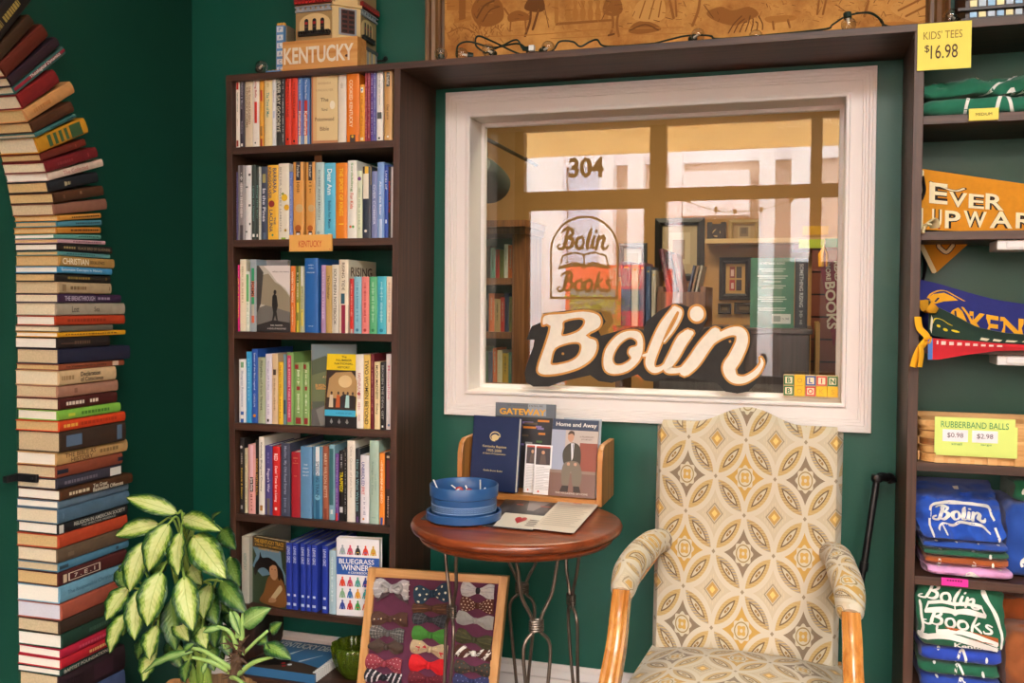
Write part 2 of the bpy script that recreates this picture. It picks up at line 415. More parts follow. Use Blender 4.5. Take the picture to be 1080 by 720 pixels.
def inset(pts, d):
    n = len(pts); a = sum(pts[i][0]*pts[(i+1) % n][1]-pts[(i+1) % n][0]*pts[i][1] for i in range(n)); sg = 1 if a > 0 else -1; out = []
    for i in range(n):
        p = Vector(pts[i-1]); q = Vector(pts[i]); r = Vector(pts[(i+1) % n]); e = (q-p).normalized(); f = (r-q).normalized()
        nn = Vector((-(e.y+f.y), e.x+f.x)); nn = nn.normalized() if nn.length > 1e-6 else Vector((-e.y, e.x)); k = 1/max(.5, nn.dot(Vector((-e.y, e.x))))
        out.append((q.x+nn.x*d*sg*k, q.y+nn.y*d*sg*k))
    return out
def smooth2(pts, n=4): return [(p.x, p.y) for p in catmull([(x, y, 0) for x, y in pts], n, True)]
# brush script letters, x-height .62, cap height 1, slanted
SCRIPT = {
 'B': (.62, [[(.30, .98, .055), (.24, .7, .075), (.17, .35, .075), (.08, .08, .06), (-.04, .02, .05), (-.16, .08, .045), (-.17, .2, .04), (-.06, .24, .03)],
             [(-.02, .80, .03), (.10, .93, .05), (.32, 1.0, .06), (.50, .90, .075), (.48, .70, .07), (.28, .56, .05)], [(.28, .56, .05), (.50, .48, .075), (.50, .25, .075), (.34, .08, .06), (.14, .1, .035)]]),
 'o': (.46, [[(.30, .60, .05), (.12, .50, .065), (.06, .25, .07), (.15, .05, .06), (.32, .10, .065), (.40, .32, .07), (.36, .54, .06), (.27, .60, .05)]]),
 'l': (.24, [[(.30, 1.0, .04), (.22, .70, .075), (.12, .30, .08), (.12, .06, .06), (.26, .08, .03)]]),
 'i': (.24, [[(.20, .60, .06), (.12, .30, .07), (.10, .08, .06), (.24, .10, .03)], [(.28, .84, .06), (.29, .86, .06)]]),
 'n': (.60, [[(.16, .60, .06), (.10, .30, .07), (.04, .0, .06)], [(.08, .22, .03), (.22, .50, .05), (.38, .60, .065), (.40, .44, .07), (.32, .18, .07), (.38, .02, .055), (.54, .06, .045), (.60, .2, .03)]]),
 'k': (.50, [[(.30, 1.0, .05), (.20, .60, .07), (.06, .0, .06)], [(.42, .62, .05), (.30, .45, .05), (.16, .36, .04)], [(.20, .38, .05), (.32, .2, .065), (.42, .02, .05)]]),
 's': (.40, [[(.36, .54, .04), (.22, .60, .05), (.16, .46, .06), (.30, .28, .065), (.26, .08, .06), (.06, .04, .045), (.02, .16, .03)]]),
}
def brush(b, word, W, x, y, h, m, z=.0006, wd=None, slope=0, asp=None, bold=1):
    if asp: W0 = W; ux, uy = asp; W = lambda a, c, q=0: W0(a/ux, c/uy, q); x *= ux; y *= uy; h *= uy; wd *= ux; slope *= uy/ux
    k = h; tot = sum(SCRIPT[c][0] for c in word); sx = (wd/tot) if wd else k; cx = x
    for c in word:
        a, st = SCRIPT[c]
        for s_ in st: ribbon(b, [(cx+p[0]*sx, y+p[1]*k+(cx+p[0]*sx-x)*slope, p[2]*bold*min(k, sx)) for p in s_], W, m, z, n=4)
        cx += a*sx
def open_book(b, W, x, y, w, h, m, hw, z=.0006):
    c = x+w/2
    ribbon(b, [(c, y+h*.85), (x+w*.3, y+h), (x+w*.06, y+h*.8)], W, m, z, hw); ribbon(b, [(c, y+h*.85), (x+w*.7, y+h), (x+w*.94, y+h*.8)], W, m, z, hw)
    ribbon(b, [(c, y+h*.85), (c, y+h*.2)], W, m, z, hw)
    ribbon(b, [(c, y+h*.2), (x+w*.3, y+h*.35), (x, y+h*.08)], W, m, z, hw*1.3); ribbon(b, [(c, y+h*.2), (x+w*.7, y+h*.35), (x+w, y+h*.08)], W, m, z, hw*1.3)
    ribbon(b, [(x+w*.06, y+h*.8), (x, y+h*.08)], W, m, z, hw); ribbon(b, [(x+w*.94, y+h*.8), (x+w, y+h*.08)], W, m, z, hw)
    ribbon(b, [(x, y+h*.05), (x+w*.4, y+h*.2), (c, y), (x+w*.6, y+h*.2), (x+w, y+h*.05)], W, m, z, hw)

# ================================================================== SHELVING
SY = -.288                                              # front edge of every shelf
s1, s2, s3, s4, s5, s6 = 1.847, 1.553, 1.260, .9665, .673, .380
LX0, LX1 = -1.758, -1.163; T = .021
b = MB(); b.box(LX0-.008, 1.0, SY, -.001, 2.057, 2.077)
b.build('top_plank', DARKWOODX, label='long dark brown plank running above the white framed window, across both bookcases', cat='shelf', bevel=.001, smooth=False)
bc = thing('bookcase', (-1.46, -.14, 0), 'tall narrow dark brown bookcase full of books, beside the window', 'bookcase')
def upright(x0t, x0b, th, parent, z1=2.057):
    b = MB(); y0, y1 = SY, -.001
    b.hexa([(x0b, y0, 0), (x0b+th, y0, 0), (x0b+th, y1, 0), (x0b, y1, 0), (x0t, y0, z1), (x0t+th, y0, z1), (x0t+th, y1, z1), (x0t, y1, z1)])
    return b.build('side_panel', DARKWOOD, parent=parent, smooth=False, bevel=.001)
upright(LX0-.008, LX0+.010, T, bc); upright(LX1-T+.002, LX1-T-.014, T, bc)
for z in (s1, s2, s3, s4, s5, s6, .15):
    b = MB(); t = z/2.057; b.box(lerp(LX0+.010, LX0-.008, t)+T, lerp(LX1-T-.014, LX1-T+.002, t), SY+.002, -.001, z-.022, z); b.build('shelf', DARKWOODX, parent=bc, smooth=False, bevel=.001)
RX0, RX1 = .2643, .2643+.024
r1, r2, r3, r4, r5 = 1.842, 1.548, 1.258, .955, .660
rc = thing('bookcase', (.6, -.14, 0), 'dark brown bookcase of shop goods, pennants, basket and folded tee shirts', 'bookcase')
upright(RX0, RX0, RX1-RX0, rc); upright(.90, .90, .024, rc)
for z in (r1, r2, r3, r4, r5, .36, .1):
    b = MB(); b.box(RX1, .90, SY+.002, -.001, z-.022, z); b.build('shelf', DARKWOODX, parent=rc, smooth=False, bevel=.001)

# ================================================================== BOOKS
PAGE = mat('e6dcc6', .8, var=.06, scale=250)
PAGE2 = mat('d9c5a0', .8, var=.08, scale=250)
PAGE3 = mat('f0ece2', .8, var=.04, scale=250)
def bookmat(c): return mat(c, .42, var=.03, scale=60)
ROWB = {}
def dashes(b, W, x0, x1, y0, y1, m, r, horiz=False, z=.0005):
    """rows of small marks for lettering too small to read"""
    y = y1
    while y > y0:
        l = r.uniform(.25, 1)*(x1-x0)*.55
        if r.random() < .86: rect2(b, (x0+x1)/2-l/2, (x0+x1)/2+l/2, max(y0, y-.014), y, W, m, .0004)
        y -= .022
def upright_book(x0, x1, z0, h, yf, dep, col, deco, label, group, page=None, name='book', rz=0, lean=0, pivot=None, round_=.0025):
    seed = random.Random(round(x0*1e4)*977+round(z0*1e4)); z0 += .0006
    cols = [col]; b = MB(); t = min(.0018, (x1-x0)*.12); wd = x1-x0; yb = yf+dep
    M = None
    if rz or lean:
        p = Vector(pivot or ((x0+x1)/2, yf, z0)); M = Matrix.Translation(p) @ Matrix.Rotation(rz, 4, 'Z') @ Matrix.Rotation(lean, 4, 'Y') @ Matrix.Translation(-p)
    b.M = M
    rr = min(round_, wd*.15); arc = [(x0+wd*(.5-.5*cos(pi*k/6)), yf+rr*(1-sin(pi*k/6))) for k in range(7)]
    pts = [(x0, yb)]+arc+[(x1, yb), (x1-t, yb), (x1-t, yf+rr+t), (x0+t, yf+rr+t), (x0+t, yb)]
    b.prism(pts, z0, z0+h)
    W = lambda x, y, z=0: Vector((x0+wd*x, yf+rr*(1-sin(pi*max(0, min(1, x))))-z, z0+h*y))
    WF = lambda x, y, z=0: Vector((x0+wd*x, yf-z, z0+h*y))
    mats = [bookmat(col)]
    def mi(c):
        mm = mat(c, .5)
        if mm not in mats: mats.append(mm)
        return mats.index(mm)
    for d in deco:
        k = d[0]
        if k == 'band':
            m = mi(d[3]); f0, f1 = d[1], d[2]
            b.add([W(i/6, f0, .0003) for i in range(7)]+[W(i/6, f1, .0003) for i in range(7)], [(i, i+1, i+8, i+7) for i in range(6)], m)
        elif k == 'box':      # x0,x1,f0,f1,col
            rect2(b, d[1], d[2], d[3], d[4], WF, mi(d[5]), .0003)
        elif k == 't':        # vertical lettering, read downwards
            _, s_, f0, f1, c, wf = d[:6]; cx = d[6] if len(d) > 6 else .5
            Mx = frame((x0+wd*cx, yf-.0004+rr*.05, z0+h*(f0+f1)/2), (0, 0, -1), (1, 0, 0)); b.text(s_, Mx, h*(f1-f0), wd*wf, mi(c), .012)
        elif k == 'u':        # upright lettering across the spine
            _, s_, f0, f1, c = d[:5]; wf = d[5] if len(d) > 5 else .8
            b.text(s_, XZ(x0+wd*.5, yf-.0004+rr*.05, z0+h*(f0+f1)/2), wd*wf, h*(f1-f0), mi(c), .012)
        elif k == 'l': dashes(b, WF, .2, .8, d[1], d[2], mi(d[3]), seed)
        elif k == 'd': disc2(b, d[1], d[2], d[3], WF, mi(d[5] if len(d) > 5 else d[4]), .0004, 12, d[3]*wd/h)
    o = b.build(name, mats, smooth=True, ang=25, label=label, cat='book', group=group)
    p = MB(M); p.box(x0+t, x1-t, yf+rr+t, yb-.003, z0+.002, z0+h-.003)
    p.build('page_block', page or seed.choice((PAGE, PAGE3, PAGE)), parent=o, smooth=False)
    return o
def cover_book(o, ax, w, h, th, col, draw, label, group, up=(0, 0, 1), name='book', page=None, spine=None):
    """a book whose front cover shows: o = lower left corner of the front cover, ax = along its lower edge, thickness goes back"""
    ax = Vector(ax).normalized(); up = Vector(up).normalized(); M = frame(o, ax, up); b = MB(); mats = [bookmat(col)]
    def mi(c):
        mm = mat(c, .45) if isinstance(c, (str, tuple)) else c
        if mm not in mats: mats.append(mm)
        return mats.index(mm)
    t = .0022
    b.box(0, w, 0, h, -t, 0, 0, M); b.box(0, w, 0, h, -th, -th+t, 0, M); b.box(-.0005, t, 0, h, -th, 0, mi(spine) if spine else 0, M)
    W = lambda x, y, z=0: M @ Vector((x*w, y*h, z))
    if draw: draw(b, W, mi, M, w, h)
    ob = b.build(name, mats, smooth=False, label=label, cat='book', group=group)
    p = MB(M); p.box(t, w-.003, .002, h-.003, -th+t, -t); p.build('page_block', page or PAGE3, parent=ob, smooth=False)
    return ob
short_ = lambda r: r[6]
def shelf_row(rows, zoom, row, z0, group, yf=-.272):
    sx, bx, by = zoom; prev = None; conv = []
    for k, r in enumerate(rows):
        x0, x1, yt = r[:3]; opt = r[7] if len(r) > 7 else {}
        y = opt.get('y', yf + rnd.uniform(0, .006))
        u0, u1, v = bx+x0/sx, bx+x1/sx, by+yt/sx
        X0 = atY(u0, v+30, y).x; X1 = atY(u1, v+30, y).x; h = min(.268, atY((u0+u1)/2, v, y).z - z0); tq = z0/2.057; X0 = max(X0, lerp(LX0+.010, LX0-.008, tq)+T+.0012); X1 = min(X1, lerp(LX1-T-.014, LX1-T+.002, tq)-.0022)
        conv.append([X0, X1, h, y])
    for k, r in enumerate(rows):
        X0, X1, h, y = conv[k]
        if k+1 < len(rows) and conv[k+1][0] < X1+.0006 : X1 = conv[k+1][0]-.0006
        col, deco, desc, short = r[3:7]; opt = r[7] if len(r) > 7 else {}
        a = rows[k-1][6] if k else None; c = rows[k+1][6] if k+1 < len(rows) else None
        lab = f"{desc}, {row}, next to the {a or c}" 
        ROWB[short_(r)] = (X1, y, z0, h, upright_book(X0, X1, z0, h, y, opt.get('dep', .15+.03*rnd.random()), col, deco, lab, group, page=opt.get('page')))
K = '1c1a1a'; WH = 'efeae2'; RD = 'b3241c'
ROW1 = [
 (68, 121, 125, 'f0e6da', [('box', .18, .78, .84, .95, RD), ('box', .2, .76, .02, .11, 'a8443a'), ('t', 'THE LAST CHANCE', .52, .80, K, .22), ('t', 'SMITH', .32, .42, 'a09080', .16)], 'cream spine with red squares', 'red-squared book'),
 (123, 150, 122, '3d3540', [('t', 'WINDOW & Mirror', .55, .98, 'b9b2c0', .45), ('t', 'Roberts', .2, .38, 'a9a2b0', .35), ('box', .3, .7, .02, .06, WH)], 'charcoal spine with pale title', 'charcoal book'),
 (152, 196, 138, 'd9c9ae', [('t', 'THE THOROUGHBRED', .35, .92, '8a5a40', .3, .62), ('t', 'KENTUCKY POEMS', .3, .9, '7a6a50', .25, .3)], 'beige spine with thin brown lettering', 'beige book'),
 (197, 233, 112, 'efe6dc', [('band', .34, .64, 'd8301f'), ('t', 'Loving Belle', .7, .97, 'b8453c', .42), ('d', .45, .06, .12, .0, K)], 'white spine with broad red band', 'red-banded book'),
 (235, 258, 118, 'd99a2e', [('band', .66, .82, 'b02a25'), ('band', .35, .5, 'd9a03a'), ('band', .0, .12, 'a02828'), ('band', .16, .3, '88602a')], 'orange and red flowery spine', 'flowery book'),
 (262, 306, 112, 'e9d6a2', [('t', 'The Time of Man', .42, .77, '3f8f8c', .36), ('l', .85, .95, 'c0a86c')], 'pale yellow spine with teal title', 'pale yellow book'),
 (308, 330, 108, 'e8e6e6', [('t', 'Sophie', .62, .8, '9a9aa8', .4), ('band', .4, .5, 'b8c4d8')], 'thin white spine with bluish band', 'thin white book'),
 (331, 358, 110, '2b2a26', [('t', 'NEVER SAY GOODBYE', .2, .98, 'e0dcc8', .75)], 'black spine with crowded white capitals', 'black lettered book'),
 (360, 380, 125, '3f3d40', [('l', .05, .95, 'c8c8c8')], 'narrow dark grey speckled spine', 'grey speckled book'),
 (381, 414, 100, 'd83a26', [('t', 'THE DEADLY LANE', .4, .93, '7a1410', .3), ('d', .5, .09, .16, 0, K)], 'taller of two scarlet spines', 'tall scarlet book'),
 (415, 451, 118, 'd93e28', [('t', 'THE DEADLY LANE', .4, .93, '7a1410', .3), ('d', .5, .06, .16, 0, K)], 'shorter of two scarlet spines', 'short scarlet book'),
 (453, 479, 118, '4f79b8', [('band', .5, .66, 'c8392b'), ('band', .0, .14, 'e0cfae'), ('band', .14, .5, 'd8593c'), ('t', 'The Bonny Kate', .68, .97, 'dfe6f0', .4), ('t', 'Katherine', .15, .5, 'f0e0d0', .5)], 'first blue-topped red-banded spine', 'blue-topped book'),
 (480, 519, 118, '4f79b8', [('band', .5, .66, 'c8392b'), ('band', .0, .14, 'e0cfae'), ('band', .14, .5, 'd8593c'), ('t', 'The Bonny Kate', .68, .97, 'dfe6f0', .35), ('t', 'Katherine', .15, .5, 'f0e0d0', .5)], 'second, thicker blue-topped red-banded spine', 'thicker blue-topped book'),
 (682, 728, 100, 'e2d8c8', [('l', .8, .88, 'b8ac98')], 'thick plain cream spine', 'plain cream book'),
 (730, 803, 92, 'e2791c', [('band', 0, .11, '4a3f3a'), ('t', 'COOKED KENTUCKY', .22, .9, 'f5e6c8', .26, .38), ('d', .5, .085, .1, 0, 'e8b030')], 'wide orange spine with grey foot', 'wide orange book'),
 (805, 835, 158, 'e89a2c', [('box', .25, .75, .86, .95, 'e8e0d0'), ('d', .5, .905, .16, 0, '3a68a8'), ('l', .2, .8, 'c06818'), ('box', .2, .8, .03, .08, 'e8d8b0')], 'short amber spine with white badge', 'short amber book'),
 (837, 850, 70, '98303f', [('l', .05, .95, 'd8a0a8')], 'first thin maroon spine', 'first thin maroon book'),
 (851, 866, 70, '98303f', [('l', .05, .95, 'd8a0a8')], 'second thin maroon spine', 'second thin maroon book'),
 (868, 884, 72, '5b3f86', [('l', .1, .95, 'c8b8e0')], 'thin purple spine', 'thin purple book'),
 (885, 900, 72, '6465a5', [('l', .1, .95, 'd0d0e8')], 'thin violet blue spine', 'thin violet book'),
 (902, 937, 66, 'ece7e0', [('box', .15, .85, .31, .40, '4a4a4a'), ('t', 'the Bridge out of town', .5, .92, '8a8a8a', .26), ('box', .3, .62, .03, .06, K)], 'white spine with small grey picture', 'white picture book'),
 (945, 990, 82, 'c99a5e', [('band', .78, .985, '2c4044'), ('t', 'Fracker', .8, .96, 'e8e0d0', .34), ('t', 'Clear and so', .3, .52, '4a3020', .3), ('d', .5, .06, .12, 0, WH)], 'tan spine with dark teal top', 'teal-topped tan book'),
]
ROW2 = [
 (95, 111, 170, '57507c', [('l', .1, .9, 'a8a0c8')], 'thin indigo spine', 'thin indigo book'),
 (112, 154, 132, '8f8a8c', [('band', .75, 1, '5a5658'), ('band', 0, .2, '4f4a4e'), ('l', .3, .9, 'd8d4d4')], 'grey misty photo spine', 'grey misty book'),
 (155, 186, 133, 'e6e4e4', [('box', .7, 1, .2, .23, '555555'), ('box', .6, 1, .45, .48, '555555'), ('box', .1, .5, .7, .72, '666666'), ('box', .6, 1, .86, .89, '444444'), ('box', 0, .4, .1, .12, '666666')], 'white birch bark spine', 'birch bark book'),
 (190, 214, 130, '39443f', [('t', 'Lighting the Darkness', .25, .72, '7aa8a0', .4), ('box', .25, .75, .04, .08, WH)], 'first dark green grey spine', 'first dark green book'),
 (215, 231, 143, '37413d', [('t', 'Being the Sun', .3, .75, '7aa8a0', .45), ('box', .25, .75, .04, .08, WH)], 'second, narrower dark green grey spine', 'narrow dark green book'),
 (232, 244, 140, 'cfd2cc', [('l', .1, .9, '8a908c')], 'thin pale grey spine', 'thin pale grey book'),
 (245, 280, 140, '3b4358', [('box', .25, .75, .78, .9, 'a8a060'), ('t', 'In the Pines', .25, .7, 'dfe4ee', .5), ('band', 0, .1, '5a6a80')], 'navy spine with white script', 'navy script book'),
 (282, 340, 131, 'eab53c', [('t', 'BARBARA', .62, .96, '2e3f6a', .36, .7), ('t', 'KINGSOLVER', .55, .97, '2e3f6a', .3, .25), ('t', 'THE', .2, .3, '2e3f6a', .2, .72), ('t', 'LACUNA', .1, .4, '2e3f6a', .34, .35), ('d', .4, .48, .3, 0, '8a2a2a'), ('d', .5, .06, .1, 0, '2a7a6a')], 'wide yellow spine with navy capitals', 'wide yellow book'),
 (342, 404, 121, 'e5dfd0', [('d', .6, .55, .3, 0, 'e2b928'), ('d', .8, .42, .25, 0, 'd9a820'), ('d', .45, .6, .12, 0, '8aa050'), ('t', 'BITTER SWEET LEMONS', .1, .95, 'a8a294', .18, .25), ('band', 0, .025, '9ab84a'), ('d', .7, .12, .12, 0, 'b08830')], 'cream spine with yellow flowers', 'yellow flower book'),
 (405, 424, 168, '6f80bd', [('l', .1, .9, 'a8b4dc')], 'short periwinkle spine', 'periwinkle book'),
 (426, 486, 113, 'd59a4e', [('band', .76, 1, '2a2a36'), ('band', 0, .1, '33221c'), ('d', .62, .4, .36, 0, 'c8a878'), ('d', .5, .14, .3, 0, 'a85a24'), ('t', 'Fracker', .8, .96, 'cfc8c0', .26), ('l', .6, .74, '7a5020'), ('box', .35, .65, .04, .08, WH)], 'first tan spine with navy top', 'first navy-topped book'),
 (499, 551, 113, 'd59a4e', [('band', .76, 1, '2a2a36'), ('band', 0, .1, '33221c'), ('d', .62, .4, .36, 0, 'c8a878'), ('d', .5, .14, .3, 0, 'a85a24'), ('t', 'Fracker', .8, .96, 'cfc8c0', .26), ('l', .6, .74, '7a5020'), ('box', .35, .65, .04, .08, WH)], 'second tan spine with navy top', 'second navy-topped book'),
 (553, 604, 115, 'b9cbc8', [('t', 'BOBBIE ANN MASON', .25, .9, '6a7a7c', .22), ('d', .4, .08, .18, 0, '8aa0a0')], 'pale aqua spine with grey capitals', 'pale aqua book'),
 (605, 667, 118, '58b4d2', [('t', 'Dear Ann', .58, .92, 'f2f6f4', .42), ('t', 'Bobbie Ann Mason', .14, .5, '24507a', .28), ('box', .35, .65, .03, .07, WH)], 'sky blue spine with white title', 'sky blue book'),
 (669, 734, 118, 'de7f1e', [('t', 'THE SPORT OF KINGS', .3, .93, 'f2c83c', .34), ('band', .185, .2, 'f2c83c')], 'wide orange spine with yellow title', 'orange kings book'),
 (736, 789, 104, 'e9e6de', [('t', 'Scribbling', .6, .97, '5a9a4a', .3), ('t', 'For Kids', .38, .58, 'd8562a', .34), ('d', .35, .15, .14, 0, 'd8682a'), ('d', .65, .15, .14, 0, '5aa04a')], 'white spine with green and orange title', 'white kids book'),
 (790, 820, 162, 'd5dcc0', [('d', .5, .88, .34, 0, '7a4a8a'), ('l', .1, .75, '8aa088')], 'pale green spine with purple dot', 'purple dot book'),
 (822, 869, 138, '2c3444', [('band', .74, 1, 'e8c04a'), ('box', .1, .75, .55, .9, 'ece4d4'), ('d', .4, .1, .16, 0, WH)], 'navy spine with yellow top', 'yellow-topped navy book'),
 (873, 905, 166, '7c86b4', [('t', 'OVER COMMER', .2, .8, 'd0d6ea', .4)], 'lavender blue spine', 'lavender book'),
 (906, 944, 114, '7f9fd2', [('band', .0, .25, 'b9cbe8'), ('t', 'Above the River', .3, .75, 'e8eef8', .3)], 'light blue cloudy spine', 'cloudy blue book'),
 (946, 968, 130, '2d4fa5', [('t', 'LAND OF', .66, .92, 'cfd8f0', .5), ('box', .3, .7, .2, .25, 'cfd8f0')], 'royal blue spine', 'royal blue book'),
 (969, 984, 140, '2a2222', [('t', 'Jefferson Gray', .35, .8, 'c83a2a', .6)], 'black spine with red script', 'black red-script book'),
 (985, 995, 140, 'd8d2d2', [], 'thin greyish white spine', 'thin white book'),
]
ROW3 = [
 (103, 121, 158, 'd6247a', [('t', 'SILAS HOUSE', .2, .8, 'f0c83c', .55), ('l', .82, .95, 'f0b0d0')], 'hot pink spine with yellow letters', 'hot pink book'),
 (123, 157, 127, 'e5dcc4', [('l', .4, .9, 'b8a888')], 'cream spine taller than its neighbours', 'cream book'),
 (159, 177, 196, 'dfe6da', [('box', .1, .9, .5, .95, '6ab878'), ('l', .1, .5, '4a9a5a')], 'short white and green spine', 'white green book'),
 (180, 216, 128, '9aa5ae', [('band', .7, .88, '2fa06a'), ('band', .48, .7, 'd8795a'), ('band', .38, .48, '2fa06a'), ('band', .22, .38, 'b9b4a8'), ('band', .12, .22, 'd86a48'), ('t', 'POEMS', .49, .69, '3a2a22', .5)], 'grey spine with green and salmon blocks', 'green-blocked book'),
 (411, 437, 166, 'dd7a38', [('t', 'WHEN WE WERE', .45, .92, 'f4dcc0', .35), ('l', .1, .4, 'f0c8a0')], 'narrow orange spine', 'narrow orange book'),
 (440, 466, 166, '8a8a3a', [('band', .75, 1, '4a5a34'), ('band', .3, .45, 'd8c840'), ('band', 0, .18, 'c8b838'), ('l', .5, .9, 'e8e4c0')], 'olive spine with yellow blotches', 'olive book'),
 (468, 490, 166, 'b4b490', [('band', .7, 1, 'dcdcd4'), ('band', .1, .35, 'd0c03c'), ('l', .3, .7, '7a7a5a')], 'whitish spine with yellow patches', 'whitish patchy book'),
 (492, 567, 121, '2563ac', [('u', 'HARRY', .90, .915, 'dbe4f0', .4), ('u', 'CAUDILL', .86, .875, 'dbe4f0', .4), ('u', 'KENTUCKY', .80, .815, 'dbe4f0', .6), ('u', 'DALE', .08, .092, 'dbe4f0', .35)], 'very wide blue cloth spine', 'wide blue book'),
 (586, 611, 160, 'ad8fba', [('l', .2, .9, 'd8c4e0')], 'lilac spine', 'lilac book'),
 (612, 646, 162, 'bb9a5c', [('t', 'The Dollmaker', .5, .85, '4a3a20', .36)], 'ochre spine', 'ochre book'),
 (648, 685, 158, 'd5d0c4', [('t', 'SOUTHERN NOTEBOOK', .12, .94, '55504a', .42)], 'pale grey spine with spaced capitals', 'pale grey book'),
 (687, 740, 129, 'e3d8c2', [('band', 0, .385, '8f2440'), ('box', .25, .65, .4, .54, '2a5a6a'), ('t', 'RISING TIDE', .58, .96, '5a4030', .3)], 'cream spine with maroon foot', 'maroon-footed book', {'dep': .2}),
 (750, 770, 237, 'c8322c', [('band', 0, .08, 'c8c0b8'), ('l', .3, .9, 'f0b0a8')], 'thin red spine, lower than its neighbours', 'thin red book', {'dep': .13}),
 (772, 814, 226, '86bcd0', [('l', .2, .9, '4a8aa8'), ('d', .5, .06, .2, 0, '3a7a9a')], 'light blue storybook spine', 'light blue storybook', {'dep': .13}),
 (816, 858, 226, 'e0807c', [('l', .2, .9, 'b03a3a'), ('d', .5, .06, .2, 0, 'a03030')], 'coral pink storybook spine', 'coral storybook', {'dep': .13}),
 (860, 904, 226, '57ab77', [('l', .2, .9, 'a8dcb8'), ('d', .5, .06, .2, 0, '2a7a4a')], 'green storybook spine', 'green storybook', {'dep': .13}),
 (906, 955, 224, '46b0c4', [('l', .2, .9, 'a8e0e8'), ('d', .5, .06, .2, 0, '1a7a8a')], 'turquoise storybook spine', 'turquoise storybook', {'dep': .13}),
 (958, 992, 226, 'e8d8c4', [('l', .2, .9, 'b8a48c')], 'cream storybook spine', 'cream storybook', {'dep': .13}),
]
ROW4 = [
 (117, 157, 157, 'dfe2e6', [('band', 0, .175, '2a5fae'), ('band', .87, .96, '6a9a7a'), ('t', 'Bluegrass Renaissance', .25, .82, '8a94b0', .36), ('box', .3, .7, .06, .12, WH)], 'white spine with blue foot', 'blue-footed book'),
 (160, 189, 114, '3a9cd0', [('l', .3, .9, '8ac8e8')], 'bright sky blue spine', 'bright sky blue book'),
 (191, 224, 98, '2a56ac', [('t', 'Sisters of the Blue Legend', .45, .95, 'd8e0f0', .34), ('t', 'CAROLYN', .22, .4, 'c0cce8', .28), ('d', .5, .1, .25, 0, 'e0902a')], 'tall royal blue spine with orange badge', 'tall royal blue book', {'dep': .22}),
 (226, 266, 146, 'a4ae92', [('t', 'Rhythm of Iron Street', .2, .95, '3f4a3a', .42)], 'sage spine with dark script', 'sage script book'),
 (269, 304, 126, 'e0dcea', [('t', 'Songs of Life', .5, .9, 'a098b8', .3), ('l', .1, .5, 'b8b0cc'), ('box', .3, .6, .03, .07, K)], 'lilac white spine', 'lilac white book'),
 (306, 338, 126, 'd6bb98', [('box', .25, .75, .7, .78, '3a2a22'), ('l', .2, .65, 'a08460')], 'tan spine with small dark emblem', 'tan emblem book'),
 (341, 369, 172, 'e6bb34', [('t', 'THE PRETTY YELLOW', .45, .95, 'a07818', .4), ('l', .1, .4, 'a07818')], 'lemon yellow spine', 'lemon yellow book'),
 (371, 387, 128, '6f8c9c', [('box', .1, .9, .15, .35, '2c4a68')], 'thin slate blue spine', 'thin slate book'),
 (390, 431, 118, '7da25c', [('box', .12, .72, .04, .96, 'c23a68'), ('t', 'OUR KITCHEN TABLE STORIES', .1, .92, 'f0c8d4', .26, .42)], 'green spine with long magenta panel', 'magenta panel book', {'dep': .2}),
 (433, 482, 176, '84a765', [('box', .2, .8, .02, .12, '8e2a2a'), ('box', .3, .7, .56, .62, '8e2a2a'), ('box', .1, .5, .9, .97, '8e2a2a'), ('l', .65, .88, 'dfe8c8'), ('l', .2, .5, 'dfe8c8')], 'first green spine with red squares', 'first red-square green book'),
 (484, 518, 176, '84a765', [('box', .2, .8, .02, .12, '8e2a2a'), ('box', .3, .7, .56, .62, '8e2a2a'), ('box', .1, .5, .9, .97, '8e2a2a'), ('l', .65, .88, 'dfe8c8'), ('l', .2, .5, 'dfe8c8')], 'second green spine with red squares', 'second red-square green book'),
 (782, 826, 130, 'ebe4dc', [('t', 'FAITHFULNESS', .4, .75, 'b85a5a', .36), ('d', .45, .47, .2, 0, 'b84a4a'), ('l', .1, .35, 'd0a0a0')], 'white spine with red lettering', 'red-lettered white book'),
 (828, 865, 132, 'e2bf66', [('t', 'TWO WOMEN BEYOND', .06, .93, '2c241c', .55)], 'mustard yellow spine with bold black capitals', 'mustard book'),
 (868, 887, 126, '6b1f28', [('l', .2, .9, 'b87a70')], 'dark maroon spine', 'dark maroon book', {'dep': .21}),
 (889, 921, 172, 'e2cda0', [('t', 'MUCH MADNESS', .45, .95, '3a2c22', .4), ('t', 'Embry', .22, .38, '3a2c22', .4)], 'buff spine with dark capitals', 'buff book'),
 (923, 953, 172, '1f1b1c', [('t', 'BROKEN THE DEVIL GET', .15, .95, 'a8a4a0', .4), ('box', .35, .65, .03, .06, WH)], 'black spine beside the buff one', 'black book'),
 (956, 990, 128, 'dcd4d4', [('t', 'Moonshine', .4, .85, 'c8788a', .4), ('d', .5, .06, .2, 0, '6a80a0')], 'whitish spine with pink script', 'pink script book'),
]
